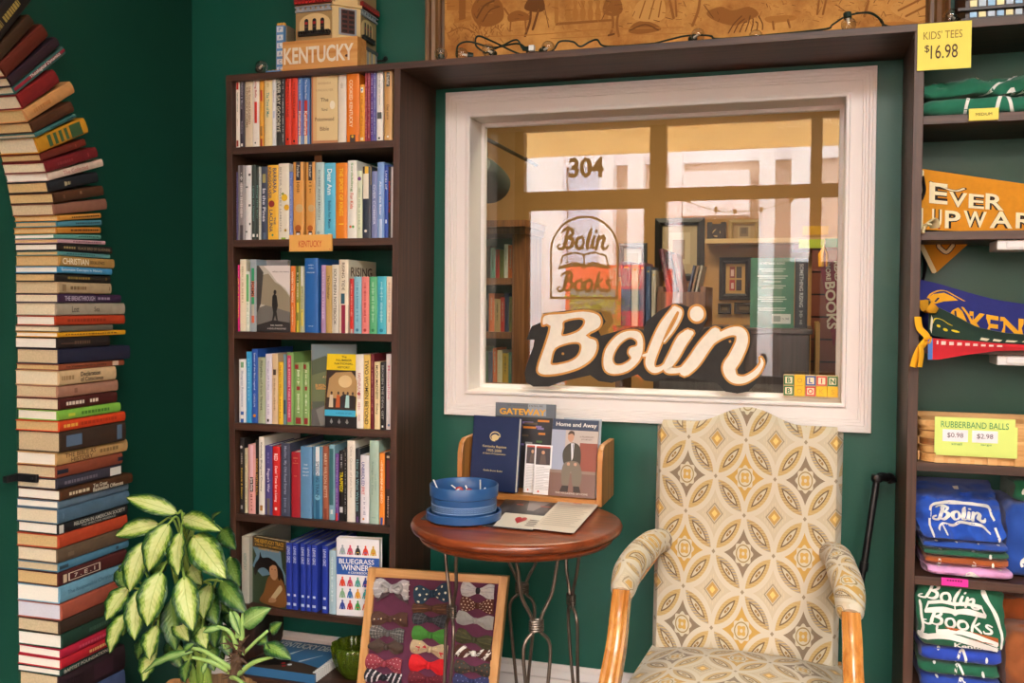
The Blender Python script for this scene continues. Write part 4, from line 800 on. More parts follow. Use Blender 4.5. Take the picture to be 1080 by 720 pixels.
# (v top, v bottom at the near corner, column where the spine ends, colour, pages, spine, description, short name)
STACK = [
 (92, 100, 69, '3c6a66', P1, [('band', .0, 1, '8e1a30'), ('t', 'Theological Dynamics', .3, .9, 'e8e0d8', .5)], 'teal book with a red spine', 'teal red-spined book'),
 (103, 115, 61, '7a1a1c', P1, [], 'dark red cloth book', 'dark red book'),
 (115.5, 128.3, 79, 'c98f58', P2, [('l', .15, .5, 'b87a44')], 'orange tan leather book', 'orange tan book'),
 (128.5, 140, 76, '4a2a18', P2, [], 'dark brown leather book', 'dark brown leather book'),
 (140.3, 144.4, 81, '3d6e6c', P4, [('l', .35, .95, '1f3c3c')], 'thin teal paperback', 'thin teal paperback'),
 (145, 161.7, 90, 'c38820', P1, [('box', .2, .27, .15, .85, '3d5a38'), ('box', .32, .38, .15, .85, '3d5a38'), ('box', .43, .49, .15, .85, '3d5a38'), ('box', .54, .60, .15, .85, '3d5a38'), ('box', .65, .88, .1, .9, '3d5a38')], 'mustard book with green bars', 'mustard green-barred book'),
 (162, 170, 90, '6a2418', P2, [('band', .75, .78, '8a4030')], 'red brown cloth book', 'red brown book'),
 (171, 181.7, 103, '701a20', P1, [('band', .8, .82, '9a3a3c'), ('l', .2, .5, '8a3034')], 'maroon leather book', 'maroon leather book'),
 (182, 190.7, 109, 'd9bfae', P3, [('t', 'The Collected', .25, .7, 'c08078', .5)], 'pale pink book', 'pale pink book'),
 (191, 202.7, 104, '1d2026', P2, [('box', .3, .33, .3, .7, 'c8b890'), ('l', .32, .42, 'b8a880')], 'worn black book', 'worn black book'),
 (203, 214, 111, '4c2e1c', P2, [('box', .16, .2, .3, .7, '6a4a34'), ('box', .5, .54, .5, .8, '8a6a4a')], 'scuffed brown book', 'scuffed brown book'),
 (214.5, 226.7, 114, '8a5c4c', P4, [], 'dusty pinkish brown book', 'pinkish brown book'),
 (227.3, 232.7, 106, 'c78a3c', P2, [('l', .3, .95, '5a3a1c')], 'thin amber paperback', 'thin amber paperback'),
 (233.5, 239, 106, '4a8494', P2, [('l', .4, .95, '2a4a54')], 'thin blue paperback', 'thin blue paperback'),
 (239.7, 246, 107, 'bb7a2c', P2, [('l', .3, .95, '4a2e14')], 'thin orange paperback', 'thin orange paperback'),
 (246.7, 251.3, 107, '5f9a90', P3, [('l', .5, .95, '2a5a54')], 'thin sea green paperback', 'thin sea green paperback'),
 (251.7, 256, 111, 'b8929c', P2, [('l', .3, .9, '7a4a58')], 'thin mauve paperback', 'thin mauve paperback'),
 (256.3, 263.9, 118, '1c191a', P3, [('l', .1, .3, 'a89060'), ('t', 'BLACK BIRD OF GLADNESS', .35, .95, '8a7a60', .4)], 'black paperback with very white pages', 'black white-paged book'),
 (264.3, 268.9, 115, '5a9092', P2, [('l', .15, .7, '2a5a5c')], 'thin dull teal paperback', 'thin dull teal paperback'),
 (269.2, 280, 121, 'b0884c', P2, [('t', 'CHRISTIAN', .04, .5, 'f0e4c8', .62), ('t', 'SOCIAL ETHICS', .53, .8, '4a3418', .3)], 'tan book lettered CHRISTIAN', 'tan CHRISTIAN book'),
 (280.7, 287.5, 118, '3f8ab8', P3, [('t', 'Systematic Concepts in History', .05, .8, 'd0e4ee', .5)], 'bright blue paperback', 'bright blue paperback'),
 (287.9, 296.6, 117, '211c1a', P2, [('l', .2, .6, '8a7438'), ('band', .9, .93, '6a5428')], 'black gilt-lettered book', 'black gilt book'),
 (296.9, 309.2, 118, 'b09876', P4, [('box', .05, .12, .2, .8, '8a7050'), ('l', .2, .5, '7a6040'), ('band', .95, .97, '8a7050')], 'beige cloth book', 'beige cloth book'),
 (309.5, 319, 129, '3a2340', P1, [('t', 'THE BREAKTHROUGH', .08, .55, 'c0b0c4', .55), ('l', .6, .8, '9a86a0')], 'plum book with pale capitals', 'plum book'),
 (319.7, 332.6, 131, 'a39684', P1, [('t', 'Lost', .2, .3, '5a5048', .5), ('t', 'Sea', .52, .6, '5a5048', .4)], 'grey beige thick book', 'grey beige book'),
 (333, 343.2, 130, 'b23d1e', P3, [('l', .15, .7, '8a2c14')], 'vermilion book with white pages', 'vermilion book'),
 (343.7, 350, 121, '6c6254', P1, [], 'thin grey brown book', 'thin grey brown book'),
 (350.5, 355.6, 132, 'd99a1e', P3, [('l', .1, .85, '8a5c10')], 'thin bright yellow paperback', 'thin bright yellow paperback'),
 (356, 367.6, 117, '231a18', P3, [('box', .05, .3, .4, .5, '5a4030'), ('l', .3, .6, '6a5040')], 'black book with cream pages', 'black cream-paged book'),
 (368, 383.9, 136, '1f2036', P4, [], 'thick navy book', 'thick navy book'),
 (384.3, 390.8, 131, '8e4a30', P2, [('t', 'The Western Church in Country', .08, .7, '3a1a10', .45), ('box', .8, .9, .1, .9, 'd8b8a0')], 'thin rust paperback', 'thin rust paperback'),
 (391.2, 406.6, 124, 'cfae84', P1, [('t', 'Declaration', .35, .7, '2a1e16', .32, .68), ('t', 'of Conscience', .35, .75, '2a1e16', .32, .3), ('l', .03, .25, 'a08058')], 'tan Declaration book', 'tan Declaration book'),
 (407, 419.9, 125, 'a87862', P4, [('box', .25, .3, .3, .7, '8a5c48')], 'dusty rose cloth book', 'dusty rose book'),
 (420.3, 432.6, 125, '4a1a16', P1, [('l', .1, .4, 'e0d0c0'), ('l', .5, .65, 'e0d0c0')], 'dark oxblood book with white lettering', 'oxblood book'),
 (433, 443.9, 126, '7fb544', P3, [('box', .15, .25, .3, .6, 'c8d040'), ('l', .35, .8, '4a7a28')], 'lime green book', 'lime green book'),
 (444.2, 455.4, 134, 'd1421c', P2, [('l', .05, .25, 'e8b04a'), ('l', .3, .85, 'b03014')], 'orange red cloth book', 'orange red book'),
 (455.8, 477.6, 131, '3a2a20', P4, [('box', .07, .3, .25, .8, '5a6e86'), ('box', .85, .93, .15, .9, '5a6e86')], 'dark brown book with blue labels', 'blue-labelled brown book'),
 (478, 491.6, 139, 'c39a64', P3, [('t', 'THE BIBLE AS', .1, .52, '6a4a28', .36, .68), ('t', 'HISTORY', .18, .48, '6a4a28', .34, .28), ('l', .58, .85, '8a6a40')], 'tan THE BIBLE AS HISTORY book', 'tan HISTORY book'),
 (492, 504.8, 129, '83412c', P4, [('band', .0, .16, '1f2230'), ('band', .92, 1, '1f2230')], 'rust book with navy ends', 'navy-ended rust book'),
 (505, 516.6, 129, '35323e', P1, [('box', .8, .98, .1, .9, 'd8d4cc'), ('l', .1, .6, '6a6470')], 'slate book with white library label', 'white-labelled slate book'),
 (517.8, 528.2, 143, '4a2c16', P3, [('t', 'Ten Great', .42, .62, 'e0d4bc', .4, .7), ('t', 'Basketball Offenses', .42, .85, 'e0d4bc', .4, .3), ('l', .1, .38, 'd0c0a0')], 'brown Basketball book', 'brown Basketball book'),
 (528.6, 537, 138, '5b6f80', P3, [], 'grey blue thin book', 'grey blue thin book'),
 (537.3, 552.7, 138, '4d687c', P1, [('band', .05, .06, '6a8498')], 'thick dusty blue book', 'thick dusty blue book'),
 (553, 564.4, 134, '16181a', P3, [('box', .0, .06, .1, .9, 'c8c4bc'), ('t', 'RELIGION IN AMERICAN SOCIETY', .2, .95, 'c0bcb0', .35, .65), ('t', 'THE EFFECTIVE PRESENCE', .3, .8, 'a8a498', .22, .28)], 'glossy black RELIGION book', 'black RELIGION book'),
 (564.8, 578.9, 136, 'b54426', P2, [], 'brick orange book', 'brick orange book'),
 (579.2, 594.3, 137, '5e4c3a', P1, [('box', .12, .2, .3, .6, '6e5c48')], 'taupe book', 'taupe book'),
 (594.6, 603.9, 137, '4a7890', P4, [('band', .0, .12, '2c4250'), ('band', .8, .84, '2c4250')], 'slim steel blue book', 'slim steel blue book'),
 (604.2, 618.8, 134, '4a1e1c', P2, [('box', .05, .1, .2, .8, 'c8b090'), ('box', .12, .58, .2, .25, 'd8c8b4'), ('box', .12, .58, .75, .8, 'd8c8b4'), ('box', .12, .14, .2, .8, 'd8c8b4'), ('box', .56, .58, .2, .8, 'd8c8b4'), ('t', '7 . E . I', .2, .5, 'd8c8b4', .3)], 'maroon book with boxed label', 'boxed maroon book'),
 (619.2, 637.1, 133, '6a9ab0', P3, [('t', 'The Responsible Christian', .1, .8, '4a7286', .3)], 'sky blue thick book', 'sky blue thick book'),
 (637.5, 654.8, 128, 'a0503c', P5, [], 'terracotta book with bluish pages', 'terracotta book'),
 (655.2, 669.4, 123, '3a2a20', P4, [], 'umber book with brown page edges', 'umber book'),
 (669.8, 684.8, 120, '1e3a2c', P3, [('l', .5, .9, '3a5a48')], 'dark green book', 'dark green book'),
 (685, 694.7, 122, 'a81e38', P3, [('l', .3, .9, 'c84a60')], 'crimson paperback', 'crimson paperback'),
 (695, 705.6, 122, 'b01f2c', P3, [('l', .5, .9, 'e0b070')], 'scarlet book', 'scarlet book'),
 (706, 713.3, 122, '1c3a34', P3, [('t', 'BAPTIST FOUNDATIONS', .05, .9, 'c8c0b0', .5)], 'thin bottle green book', 'thin bottle green book'),
 (713.7, 742, 130, '2f1f24', P4, [('t', 'THE STORY', .1, .35, '1a1012', .5), ('box', .5, .8, .2, .8, '3e2630')], 'thick black plum book', 'thick black plum book'),
 (742.5, 766, 134, '4a5c86', P3, [], 'blue cloth book, lowest', 'blue foot book'),
]
s_list = []
jr = random.Random(3)
prevb = None; rows_ = []
for k, (vt, vb, ue, col, pg, deco, desc, short) in enumerate(STACK):
    w_ = -2.0995; width = .147 + jr.uniform(-.009, .006)
    sb, sa = s_of_v(vt-.2, CW), s_of_v(vb+.2, CW)
    rows_.append([sa, sb, ue, col, pg, deco, desc, short, width, vt, vb])
for k, r in enumerate(rows_):
    if k: r[1] = min(r[1], rows_[k-1][0]-.0006)
    if k: r[1] = rows_[k-1][0]-.0006
names = [r[7] for r in rows_]
for k, (sa, sb, ue, col, pg, deco, desc, short, width, vt, vb) in enumerate(rows_):
    p, th = arc_pt((sa+sb)/2)
    # the spine ends where the photograph ends it
    er = Vector((0, cos(th), sin(th))); L = .2; X = -2.0995+width
    best = min((abs((lambda q: 540+FPX*q.dot(_R)/q.dot(_F))(Vector((X, p.y, p.z))+er*l/200-CAM)-ue), l/200) for l in range(24, 58)); L = best[1]
    s_list.append(k)
    lab = f'{desc} in the column of books, ' + (f'under the {names[k-1]}' if k else 'above the dark red book')
    lying_book(sa, sb, L, width, col, deco, lab, pg, off=jr.uniform(-.003, .004), yaw=jr.uniform(-.03, .03))
top = rows_[0][1]
UP = [(.027, '2c1a24', .22, [], 'dusky purple book', 'dusky purple book'), (.038, '5c2014', .2, [], 'russet leather book', 'russet book'), (.030, '3a2414', .18, [], 'plain dark brown book', 'plain dark brown book'),
      (.055, '211a18', .22, [('l', .45, .8, 'a08848'), ('l', .1, .4, '8a7440')], 'thick black gilt-titled book', 'thick black gilt book'), (.045, 'b01c18', .2, [], 'bright red book', 'bright red book'), (.04, '2a3a54', .2, [], 'dark blue book', 'dark blue book')]
pn = names[0]
for th_, col, L, deco, desc, short in UP:
    lab = f'{desc} high in the arch of books, above the {pn}'; pn = short
    s_list.append(len(s_list)); lying_book(top+.0006, top+th_, L, .15, col, deco, lab, P1); top += th_
zb = rows_[-1][0]
b = MB(); b.box(-2.0995, CW+.005, JY, JY+.25, 0.001, zb-.001); b.build('plinth', GREEN_SHADED, kind='structure', smooth=False)
# black strap end that steadies the column
A = atX(20, 508, -2.06); z = atX(40, 511, CW).z
b = MB(); b.box(-2.099, -2.02, JY-.012, JY-.004, z-.011, z+.011); b.box(-2.099, -2.085, JY-.05, JY-.004, z-.009, z+.009); b.lathe([(.004, 0), (.004, .003), (0, .003)], 8, (0, 0, 0), 1, frame((-2.035, JY-.012, z), (1, 0, 0), (0, 0, 1)))
b.build('strap_clip', [mat('17171a', .4), mat('55555a', .3, 1)], label='small black clip sticking out of the column of books at mid height', cat='clip', bevel=.001)
# ================================================================== OUTSIDE THE SHOP FRONT (seen mirrored in the pane)
def RX(u, y, v=250): return refl(u, v, y).x
def RZ(v, y, u=720): return refl(u, v, y).z
b = MB(); b.box(-14, 12, -30, FRONT_Y-.15, -.2, -.1); b.build('ground_outside', mat('3c3b39', .9, var=.08, scale=2), kind='structure', smooth=False)
FY = -11.0
bld = thing('building', (0, FY, -.1), 'pale building with white pilasters across the street, mirrored in the window pane', 'building')
b = MB(); b.box(-9, 7, FY-.4, FY, -.1, RZ(120, FY)); b.build('wall', mat('a58f83', .85, var=.05, scale=1.5), parent=bld, smooth=False)
b = MB(); b.box(-9, 7, FY, FY+.12, RZ(173, FY), RZ(158, FY)); b.build('cornice', mat('e8e6ea', .8), parent=bld, smooth=False)
for u0, u1 in ((548, 598), (636, 650), (665, 681), (708, 721), (801, 817), (834, 853)):
    b = MB(); b.box(RX(u0, FY), RX(u1, FY), FY, FY+.3, -.1, RZ(158, FY)); b.build('pilaster', mat('fafafc', .8), parent=bld, smooth=False)
b = MB(); b.box(RX(600, FY), RX(636, FY), FY, FY+.06, -.1, RZ(166, FY)); b.build('shutter', mat('aab2c4', .8, var=.05, scale=8), parent=bld, smooth=False)
b = MB(); b.box(RX(724, FY), RX(791, FY), FY, FY+.5, RZ(231, FY), RZ(186, FY)); b.build('signboard', mat('f0eef0', .8), parent=bld, smooth=False)
b = MB(); b.box(RX(700, FY), RX(801, FY), FY, FY+.03, -.1, RZ(232, FY)); b.build('shop_window', mat('3a3430', .2), parent=bld, smooth=False)
b = MB(); b.box(RX(826, FY), RX(925, FY), FY, FY+.4, -.1, RZ(278, FY)); b.build('plinth', mat('1e1a17', .8), parent=bld, smooth=False)  # dark block added to keep this part of the pane's reflection dark
# awning over the pavement
b = MB(); za = RZ(160, -6.4); zb_ = rz(128)
b.hexa([(-3.4, -6.4, za), (3, -6.4, za), (3, FRONT_Y-.16, zb_+.1), (-3.4, FRONT_Y-.16, zb_+.1), (-3.4, -6.4, za+.04), (3, -6.4, za+.04), (3, FRONT_Y-.16, zb_+.14), (-3.4, FRONT_Y-.16, zb_+.14)])
aw = bpy.data.materials.new('canvas'); aw.use_nodes = True; nt = aw.node_tree; nt.nodes.clear(); ou = nt.nodes.new('ShaderNodeOutputMaterial'); ad = nt.nodes.new('ShaderNodeMixShader'); ad.inputs[0].default_value = .45
df = nt.nodes.new('ShaderNodeBsdfDiffuse'); tl = nt.nodes.new('ShaderNodeBsdfTranslucent'); df.inputs[0].default_value = tl.inputs[0].default_value = lin('f2dcb4')
nt.links.new(df.outputs[0], ad.inputs[1]); nt.links.new(tl.outputs[0], ad.inputs[2]); nt.links.new(ad.outputs[0], ou.inputs[0])
b.build('awning', aw, smooth=False, label='beige awning over the pavement, mirrored at the top of the window pane', cat='awning')
# red delivery van, parked
VY = -8.0
van = thing('van', (RX(645, VY), VY, -.1), 'red delivery van parked outside, mirrored in the pane behind the white lettering', 'van')
vx0_, vx1_ = RX(597, VY), RX(690, VY); zt_, zm_ = RZ(279, VY), RZ(305, VY)
b = MB(); b.box(vx0_, vx1_, VY-1.7, VY, .25, zt_); b.text('NAKDBATH', XZ(RX(661, VY), VY+.002, (zt_+zm_)/2) @ Matrix.Rotation(pi, 4, 'Y'), RX(680, VY)-RX(645, VY), .22, 1, .01)
b.build('body', [mat('c8301c', .35), mat('e0c8b0', .5)], parent=van, smooth=False, bevel=.06)
b = MB(); b.box(RX(602, VY), RX(650, VY), VY-.01, VY+.006, RZ(332, VY), zm_); b.box(RX(656, VY), RX(682, VY), VY-.01, VY+.006, RZ(328, VY), zm_); b.build('side_window', mat('4a5a60', .15), parent=van, smooth=False)
for x in (vx0_+.7, vx1_-.7):
    b = MB(frame((x, VY-.1, .22), (1, 0, 0), (0, 0, 1))); b.lathe([(.2, -.1), (.32, -.1), (.34, 0), (.32, .1), (.2, .1), (0, .08)], 24); b.build('wheel', mat('1c1c1e', .7), parent=van)
# planter with yellow green shrub by the door
PYY = -5.5; px0, px1 = RX(604, PYY), RX(655, PYY); pz0, pz1 = RZ(372, PYY), RZ(314, PYY)
pl = thing('planter', ((px0+px1)/2, PYY, -.1), 'yellow green shrub in a pavement planter, mirrored in the pane above the lettering', 'plant')
b = MB(); b.box(px0, px1, PYY-.2, PYY+.2, -.1, pz0+.1); b.build('trough', mat('4a3a30', .8), parent=pl, smooth=False, bevel=.01)
b = MB(); r = random.Random(5)
for k in range(420):
    p = Vector((r.uniform(px0-.03, px1+.03), PYY+r.uniform(-.2, .2), lerp(pz0+.05, pz1, r.random()**.8))); d = Vector((r.uniform(-1, 1), r.uniform(-1, 1), r.uniform(.1, 1))).normalized()*.05; q = d.orthogonal().normalized()*.018
    b.add([p, p+d*.5+q, p+d, p+d*.5-q], [(0, 1, 2, 3)], k % 2)
b.build('foliage', [mat('b8c81c', .6), mat('8aa81c', .6)], parent=pl, smooth=False)
# number and emblem painted on the shop glass (outer face, so that it reads true in the pane)
yy = FRONT_Y-.072
def mirW(u0, v0, u1, v1):       # drawing box whose x runs the way the pane shows it
    A = refl(u0, v1, yy); B = refl(u1, v0, yy); return lambda x, y, z=0: Vector((lerp(A.x, B.x, x), yy+z*0+.003, lerp(A.z, B.z, y)))
b = MB(); W = mirW(600, 165, 637, 188)
vs, fs, w_, h_ = text_geo('304', .035); b.add([W(v.x/w_+.5, v.y/h_+.5) for v in vs], fs, 0)
b.build('house_number', INK, smooth=False, label='dark house number 304 painted on the glass over the shop door', cat='lettering')
b = MB(); W = mirW(581, 228, 652, 314)
ribbon(b, [(0, 0), (0, .35), (0, .62), (.06, .78), (.2, .92), (.38, .99), (.5, 1), (.62, .99), (.8, .92), (.94, .78), (1, .62), (1, .35), (1, 0)], W, 0, 0, .014); ribbon(b, [(0, 0), (.5, 0), (1, 0)], W, 0, 0, .014)
brush(b, 'Bolin', W, .16, .60, .26, 0, 0, wd=.7, bold=1.35); open_book(b, W, .13, .36, .74, .2, 0, .012); brush(b, 'Books', W, .16, .08, .24, 0, 0, wd=.76, bold=1.35)
b.build('shop_emblem', INK, smooth=False, label='dark arched emblem with an open book painted on the shop door glass', cat='emblem')
# string of clear bulbs across the shop window
b = MB(); y0 = FRONT_Y+.03
cp = [refl(u, v, y0) for u, v in ((709, 207), (725, 213), (755, 222), (775, 223), (803, 221), (835, 211), (851, 203))]
b.tube(catmull(cp, 6), .004, 6); o = b.build('string_light', mat('2a2a22', .6), label='string of five small bulbs hung across the shop window, mirrored in the pane', cat='string light')
for u, v in ((727, 217), (755, 226), (775, 228), (803, 226), (834, 216)):
    p = refl(u, v, y0); b = MB(); b.lathe([(.013, .02), (.013, .055), (.006, .06)], 10, p); b.build('socket', mat('b88a4a', .5), parent=o)
    b = MB(); b.lathe([(.004, -.06), (.014, -.045), (.018, -.02), (.011, .015), (.008, .02)], 12, p); b.build('bulb', glass_mat('bulb_glass', .05, power=3), parent=o)

# ================================================================== IN THE OFFICE
OFW = wood('54301a', '8a5830', 2, .5)
BY = 1.25
def OX(u, y, v=300): return atY(u, v, y).x
def OZ(v, y, u=525): return atY(u, v, y).z
ob = thing('bookcase', (OX(528, BY), BY+.15, 0), 'brown bookcase in the office, seen at the left edge through the pane', 'bookcase')
bx0, bx1 = OX(478, BY), OX(539.6, BY); zt_ = OZ(240, BY)
b = MB(); b.box(OX(540, BY), OX(553, BY), BY, BY+.3, 0, zt_); b.build('side_panel', OFW, parent=ob, smooth=False, bevel=.002)
b = MB(); b.box(bx0-.04, bx0, BY, BY+.3, 0, zt_); b.build('side_panel', OFW, parent=ob, smooth=False, bevel=.002)
b = MB(); b.box(bx0, bx1, BY+.28, BY+.3, 0, zt_); b.build('back_panel', mat('14463a', .7), parent=ob, smooth=False)
b = MB(); rect = [(bx0-.07, -.05), (OX(556, BY), -.05)]; b.box(bx0-.07, OX(557, BY), BY-.05, BY+.3, zt_, zt_+.03); b.box(bx0-.05, OX(555, BY), BY-.025, BY+.3, zt_-.03, zt_); b.build('cornice', OFW, parent=ob, smooth=False)
CN = [('red', 'a83024'), ('cream', 'd8c8a0'), ('dark green', '3a5a40'), ('mustard', 'b8902c'), ('white', 'd8d4c8'), ('black', '201e20'), ('sea green', '5a8a78'), ('orange', 'c8642a'), ('navy', '2a3450'), ('tan', 'a88a5c'), ('olive', '6a6a34')]
for row, (vt, vb, nm) in enumerate(((257, 293, 'upper'), (308, 350, 'middle'), (366, 404, 'lower'))):
    z = OZ(vb, BY); b = MB(); b.box(bx0, bx1, BY, BY+.28, z-.03, z); b.build('shelf', OFW, parent=ob, smooth=False)
    H = OZ(vt, BY)-z; x = OX(513, BY)-.04; r = random.Random(row+3); cs = CN[:]; r.shuffle(cs); i = 0
    while x < bx1-.02 and i < len(cs):
        wd = r.uniform(.016, .03); wd = min(wd, bx1-.003-x); h = H*r.uniform(.82, 1.0)
        upright_book(x, x+wd, z, h, BY+.03, .15, cs[i][1], [('l', .3, .9, 'b0a890' if r.random() < .5 else '403828')], f'{cs[i][0]} spine on the {nm} shelf of the office bookcase, seen through the pane', 'books in the office bookcase')
        x += wd+.0008; i += 1
# dark lamp head on the office wall
p = atY(512, 185, BY-.1)
lm = thing('wall_lamp', p, 'dark green metal lamp high at the left edge, seen through the pane', 'lamp')
b = MB(frame(p, (1, 0, 0), (0, .4, 1))); b.lathe([(.0, .1), (.05, .09), (.07, .03), (.085, -.05), (.09, -.1), (.085, -.1), (.06, .02), (0, .07)], 20); b.build('lamp_shade', mat('27302c', .4), parent=lm)
b = MB(); b.tube([p+V(0, 0, .09), p+V(-.05, .12, .2), p+V(-.1, .3, .22)], .012, 8); b.tube([p+V(-.1, .3, .22), p+V(-.1, 1.2, .22)], .01, 8); b.build('arm', mat('27302c', .4), parent=lm)
# pictures and clock on the far wall
WY = 2.449
def picture(u0, u1, v0, v1, frc, mat_, art, label, fw=.035):
    A = atY(u0, v1, WY-.03); B = atY(u1, v0, WY-.03); x0, x1, z0, z1 = A.x, B.x, A.z, B.z
    t = thing('framed_picture', ((x0+x1)/2, WY, z0), label, 'picture')
    b = MB(); rect_sweep(b, x0+fw, x1-fw, z0+fw, z1-fw, [(0, 0), (0, .02), (fw*.4, .028), (fw, .022), (fw, 0)], WY); b.build('frame', mat(frc, .4), parent=t, smooth=False)
    b = MB(); b.box(x0+fw*.8, x1-fw*.8, WY-.008, WY-.001, z0+fw*.8, z1-fw*.8); W = lambda x, y, z=0: Vector((lerp(x0+fw, x1-fw, x), WY-.008-z, lerp(z0+fw, z1-fw, y))); ms = [mat(mat_, .6)]
    for (a0, a1, c0, c1, c) in art: ms.append(mat(c, .5)); rect2(b, a0, a1, c0, c1, W, len(ms)-1, .001+.0004*len(ms))
    b.build('print', ms, parent=t, smooth=False)
picture(690, 743, 229, 296, '23201e', 'b9a27c', [(.2, .8, .2, .85, 'cdb890'), (.3, .65, .3, .7, '9a7a58')], 'large black framed print with tan mount on the office wall, above the leaning books', .04)
picture(758, 793, 271, 316, '1f1c1c', 'c0924e', [(.2, .48, .52, .9, '8a3a30'), (.54, .82, .52, .9, '4a3a30'), (.2, .48, .1, .46, 'a82a24'), (.54, .82, .1, .46, '3a2420'), (.26, .42, .58, .8, 'd8b0a0'), (.28, .42, .16, .36, 'd8b0a0')], 'black frame with four small red photographs on the office wall')
picture(768, 801, 231, 261, 'b0925c', 'a98a5c', [(.2, .8, .12, .9, 'b49a70'), (.3, .7, .35, .85, '7a6448'), (.38, .62, .5, .8, '5a4a38')], 'pale wooden frame with a sepia portrait on the office wall', .025)
picture(652, 682, 256, 292, '3a4048', 'c4beb4', [(.2, .8, .2, .8, 'b0a490')], 'small grey framed print behind the door emblem, on the office wall', .03)
picture(757, 771, 320, 331, '2a241e', '4a3a28', [(.2, .8, .3, .7, '6a5438')], 'smaller dark plaque under the four photograph frame', .01)
picture(774, 795, 319, 331, '2a241e', '4a3a28', [(.2, .8, .3, .7, '6a5438')], 'wider dark plaque under the four photograph frame', .01)
A = atY(756, 246, WY); s_ = (atY(766, 246, WY)-atY(746, 246, WY)).x/2
ck = thing('wall_clock', A, 'dark wooden clock with crossed corner bars on the office wall', 'clock')
b = MB(); ph = .72*s_
for d in (-1, 1): b.box(A.x-s_, A.x+s_, WY-.03, WY-.001, A.z+d*ph-.013, A.z+d*ph+.013); b.box(A.x+d*ph-.013, A.x+d*ph+.013, WY-.035, WY-.001, A.z-s_*1.15, A.z+s_*1.15)
b.box(A.x-ph, A.x+ph, WY-.02, WY-.001, A.z-ph, A.z+ph); b.build('case', mat('2a1c16', .5), parent=ck, smooth=False)
b = MB(); M = frame((A.x, WY-.021, A.z), (1, 0, 0), (0, 0, 1)); b.lathe([(0, .004), (ph*.55, .004), (ph*.6, 0)], 24, (0, 0, 0), 0, M); b.text('4', M @ Matrix.Translation((0, 0, .005)), .05, .07, 1, .01); b.build('dial', [mat('c8a870', .5), mat('2a1c16', .5)], parent=ck)
b = MB(); A = atY(744, 252, 2.3); B = atY(905, 250, 2.3); b.box(A.x, 1.499, 2.28, 2.449, A.z-.025, A.z); b.build('wall_shelf', mat('d8b47a', .5), label='thin pale wooden shelf along the office wall beneath the clock', cat='shelf', smooth=False)
# dark cabinet with crate and books standing on it
CY = .62; cz = OZ(346, CY, 800)
cb = thing('cabinet', (OX(800, CY), CY+.3, 0), 'dark brown cabinet standing in the office behind the lettering sign', 'cabinet')
cx0, cx1 = OX(690, CY), OX(855, CY)
b = MB(); b.box(cx0, cx1, CY, CY+.5, 0, cz-.02); b.build('body', wood('3a2b26', '564640', 2, .5), parent=cb, smooth=False, bevel=.003)
b = MB(); b.box(cx0-.01, cx1+.01, CY-.012, CY+.51, cz-.02, cz); b.build('cabinet_top', wood('3a2b26', '5e4c44', 0, .4), parent=cb, smooth=False, bevel=.003)
b = MB(); b.box(cx1+.02, cx1+.035, CY+.05, CY+.4, 0, cz+.02); b.build('board', mat('c89a5a', .6), label='narrow pale board standing beside the office cabinet', cat='board', smooth=False)
DY = CY+.05; kx0, kx1 = OX(693, DY), OX(744, DY); kz = OZ(302, DY, 720)
cr = thing('crate', ((kx0+kx1)/2, DY+.15, cz), 'brown wooden crate on the office cabinet holding leaning books', 'crate')
b = MB(); b.box(kx0, kx1, DY, DY+.02, cz, kz-.02); b.box(kx0, kx1, DY+.28, DY+.3, cz, kz); b.build('front_panel', OFW, parent=cr, smooth=False)
b = MB(); b.box(kx0, kx0+.02, DY+.02, DY+.28, cz, kz); b.build('side_panel', OFW, parent=cr, smooth=False)
b = MB(); b.box(kx1-.02, kx1, DY+.02, DY+.28, cz, kz); b.build('side_panel', OFW, parent=cr, smooth=False)
b = MB(); b.box(kx0+.02, kx1-.02, DY+.02, DY+.28, cz, kz-.03); b.build('base', OFW, parent=cr, smooth=False)
for k, (u, c, nm) in enumerate(((705, '5a2430', 'wine red'), (711.5, '3a2a30', 'black plum'), (718, '8a4a34', 'rust'))):
    x = OX(u, DY+.1, 290); upright_book(x, x+.018, kz-.024, .17-.01*k, DY+.06, .16, c, [('l', .3, .8, 'a08a70')], f'{nm} book leaning in the crate on the office cabinet', 'books leaning in the office crate', lean=-.2, pivot=(x, DY+.1, kz-.024))
for k, (u, c, nm) in enumerate(((726, '2f3a52', 'navy'), (730, '8a6a4a', 'brown'), (734, 'b0a894', 'grey'))):
    x = OX(u, DY+.1, 300); upright_book(x, x+.008, kz-.026, .11, DY+.06, .16, c, [], f'{nm} thin sleeve leaning in the crate on the office cabinet', 'books leaning in the office crate', lean=.2, pivot=(x, DY+.1, kz-.026))
for k, (u0, u1, c, nm, vt) in enumerate(((655, 665, '3e2c52', 'purple', 276), (666, 673, 'c8bca4', 'cream', 279), (674, 680, '6a4a5c', 'mauve', 277), (681, 686, '40506c', 'slate', 281), (687, 691.5, 'b8a890', 'pale', 285))):
    X0, X1 = OX(u0, DY, 310), OX(u1, DY, 310); upright_book(X0, X1, cz, OZ(vt, DY, 670)-cz, DY, .2, c, [('band', .9, .93, 'c8a850')], f'tall {nm} book standing at the left of the office crate', 'tall books on the office cabinet')
b = MB(); b.box(OX(648, DY), cx0-.012, DY-.02, DY+.3, cz-.02, cz-.0005); b.box(OX(650, DY), OX(655, DY), DY, DY+.25, 0, cz-.02); b.build('side_table', OFW, label='small brown table under the tall books in the office', cat='table', smooth=False)
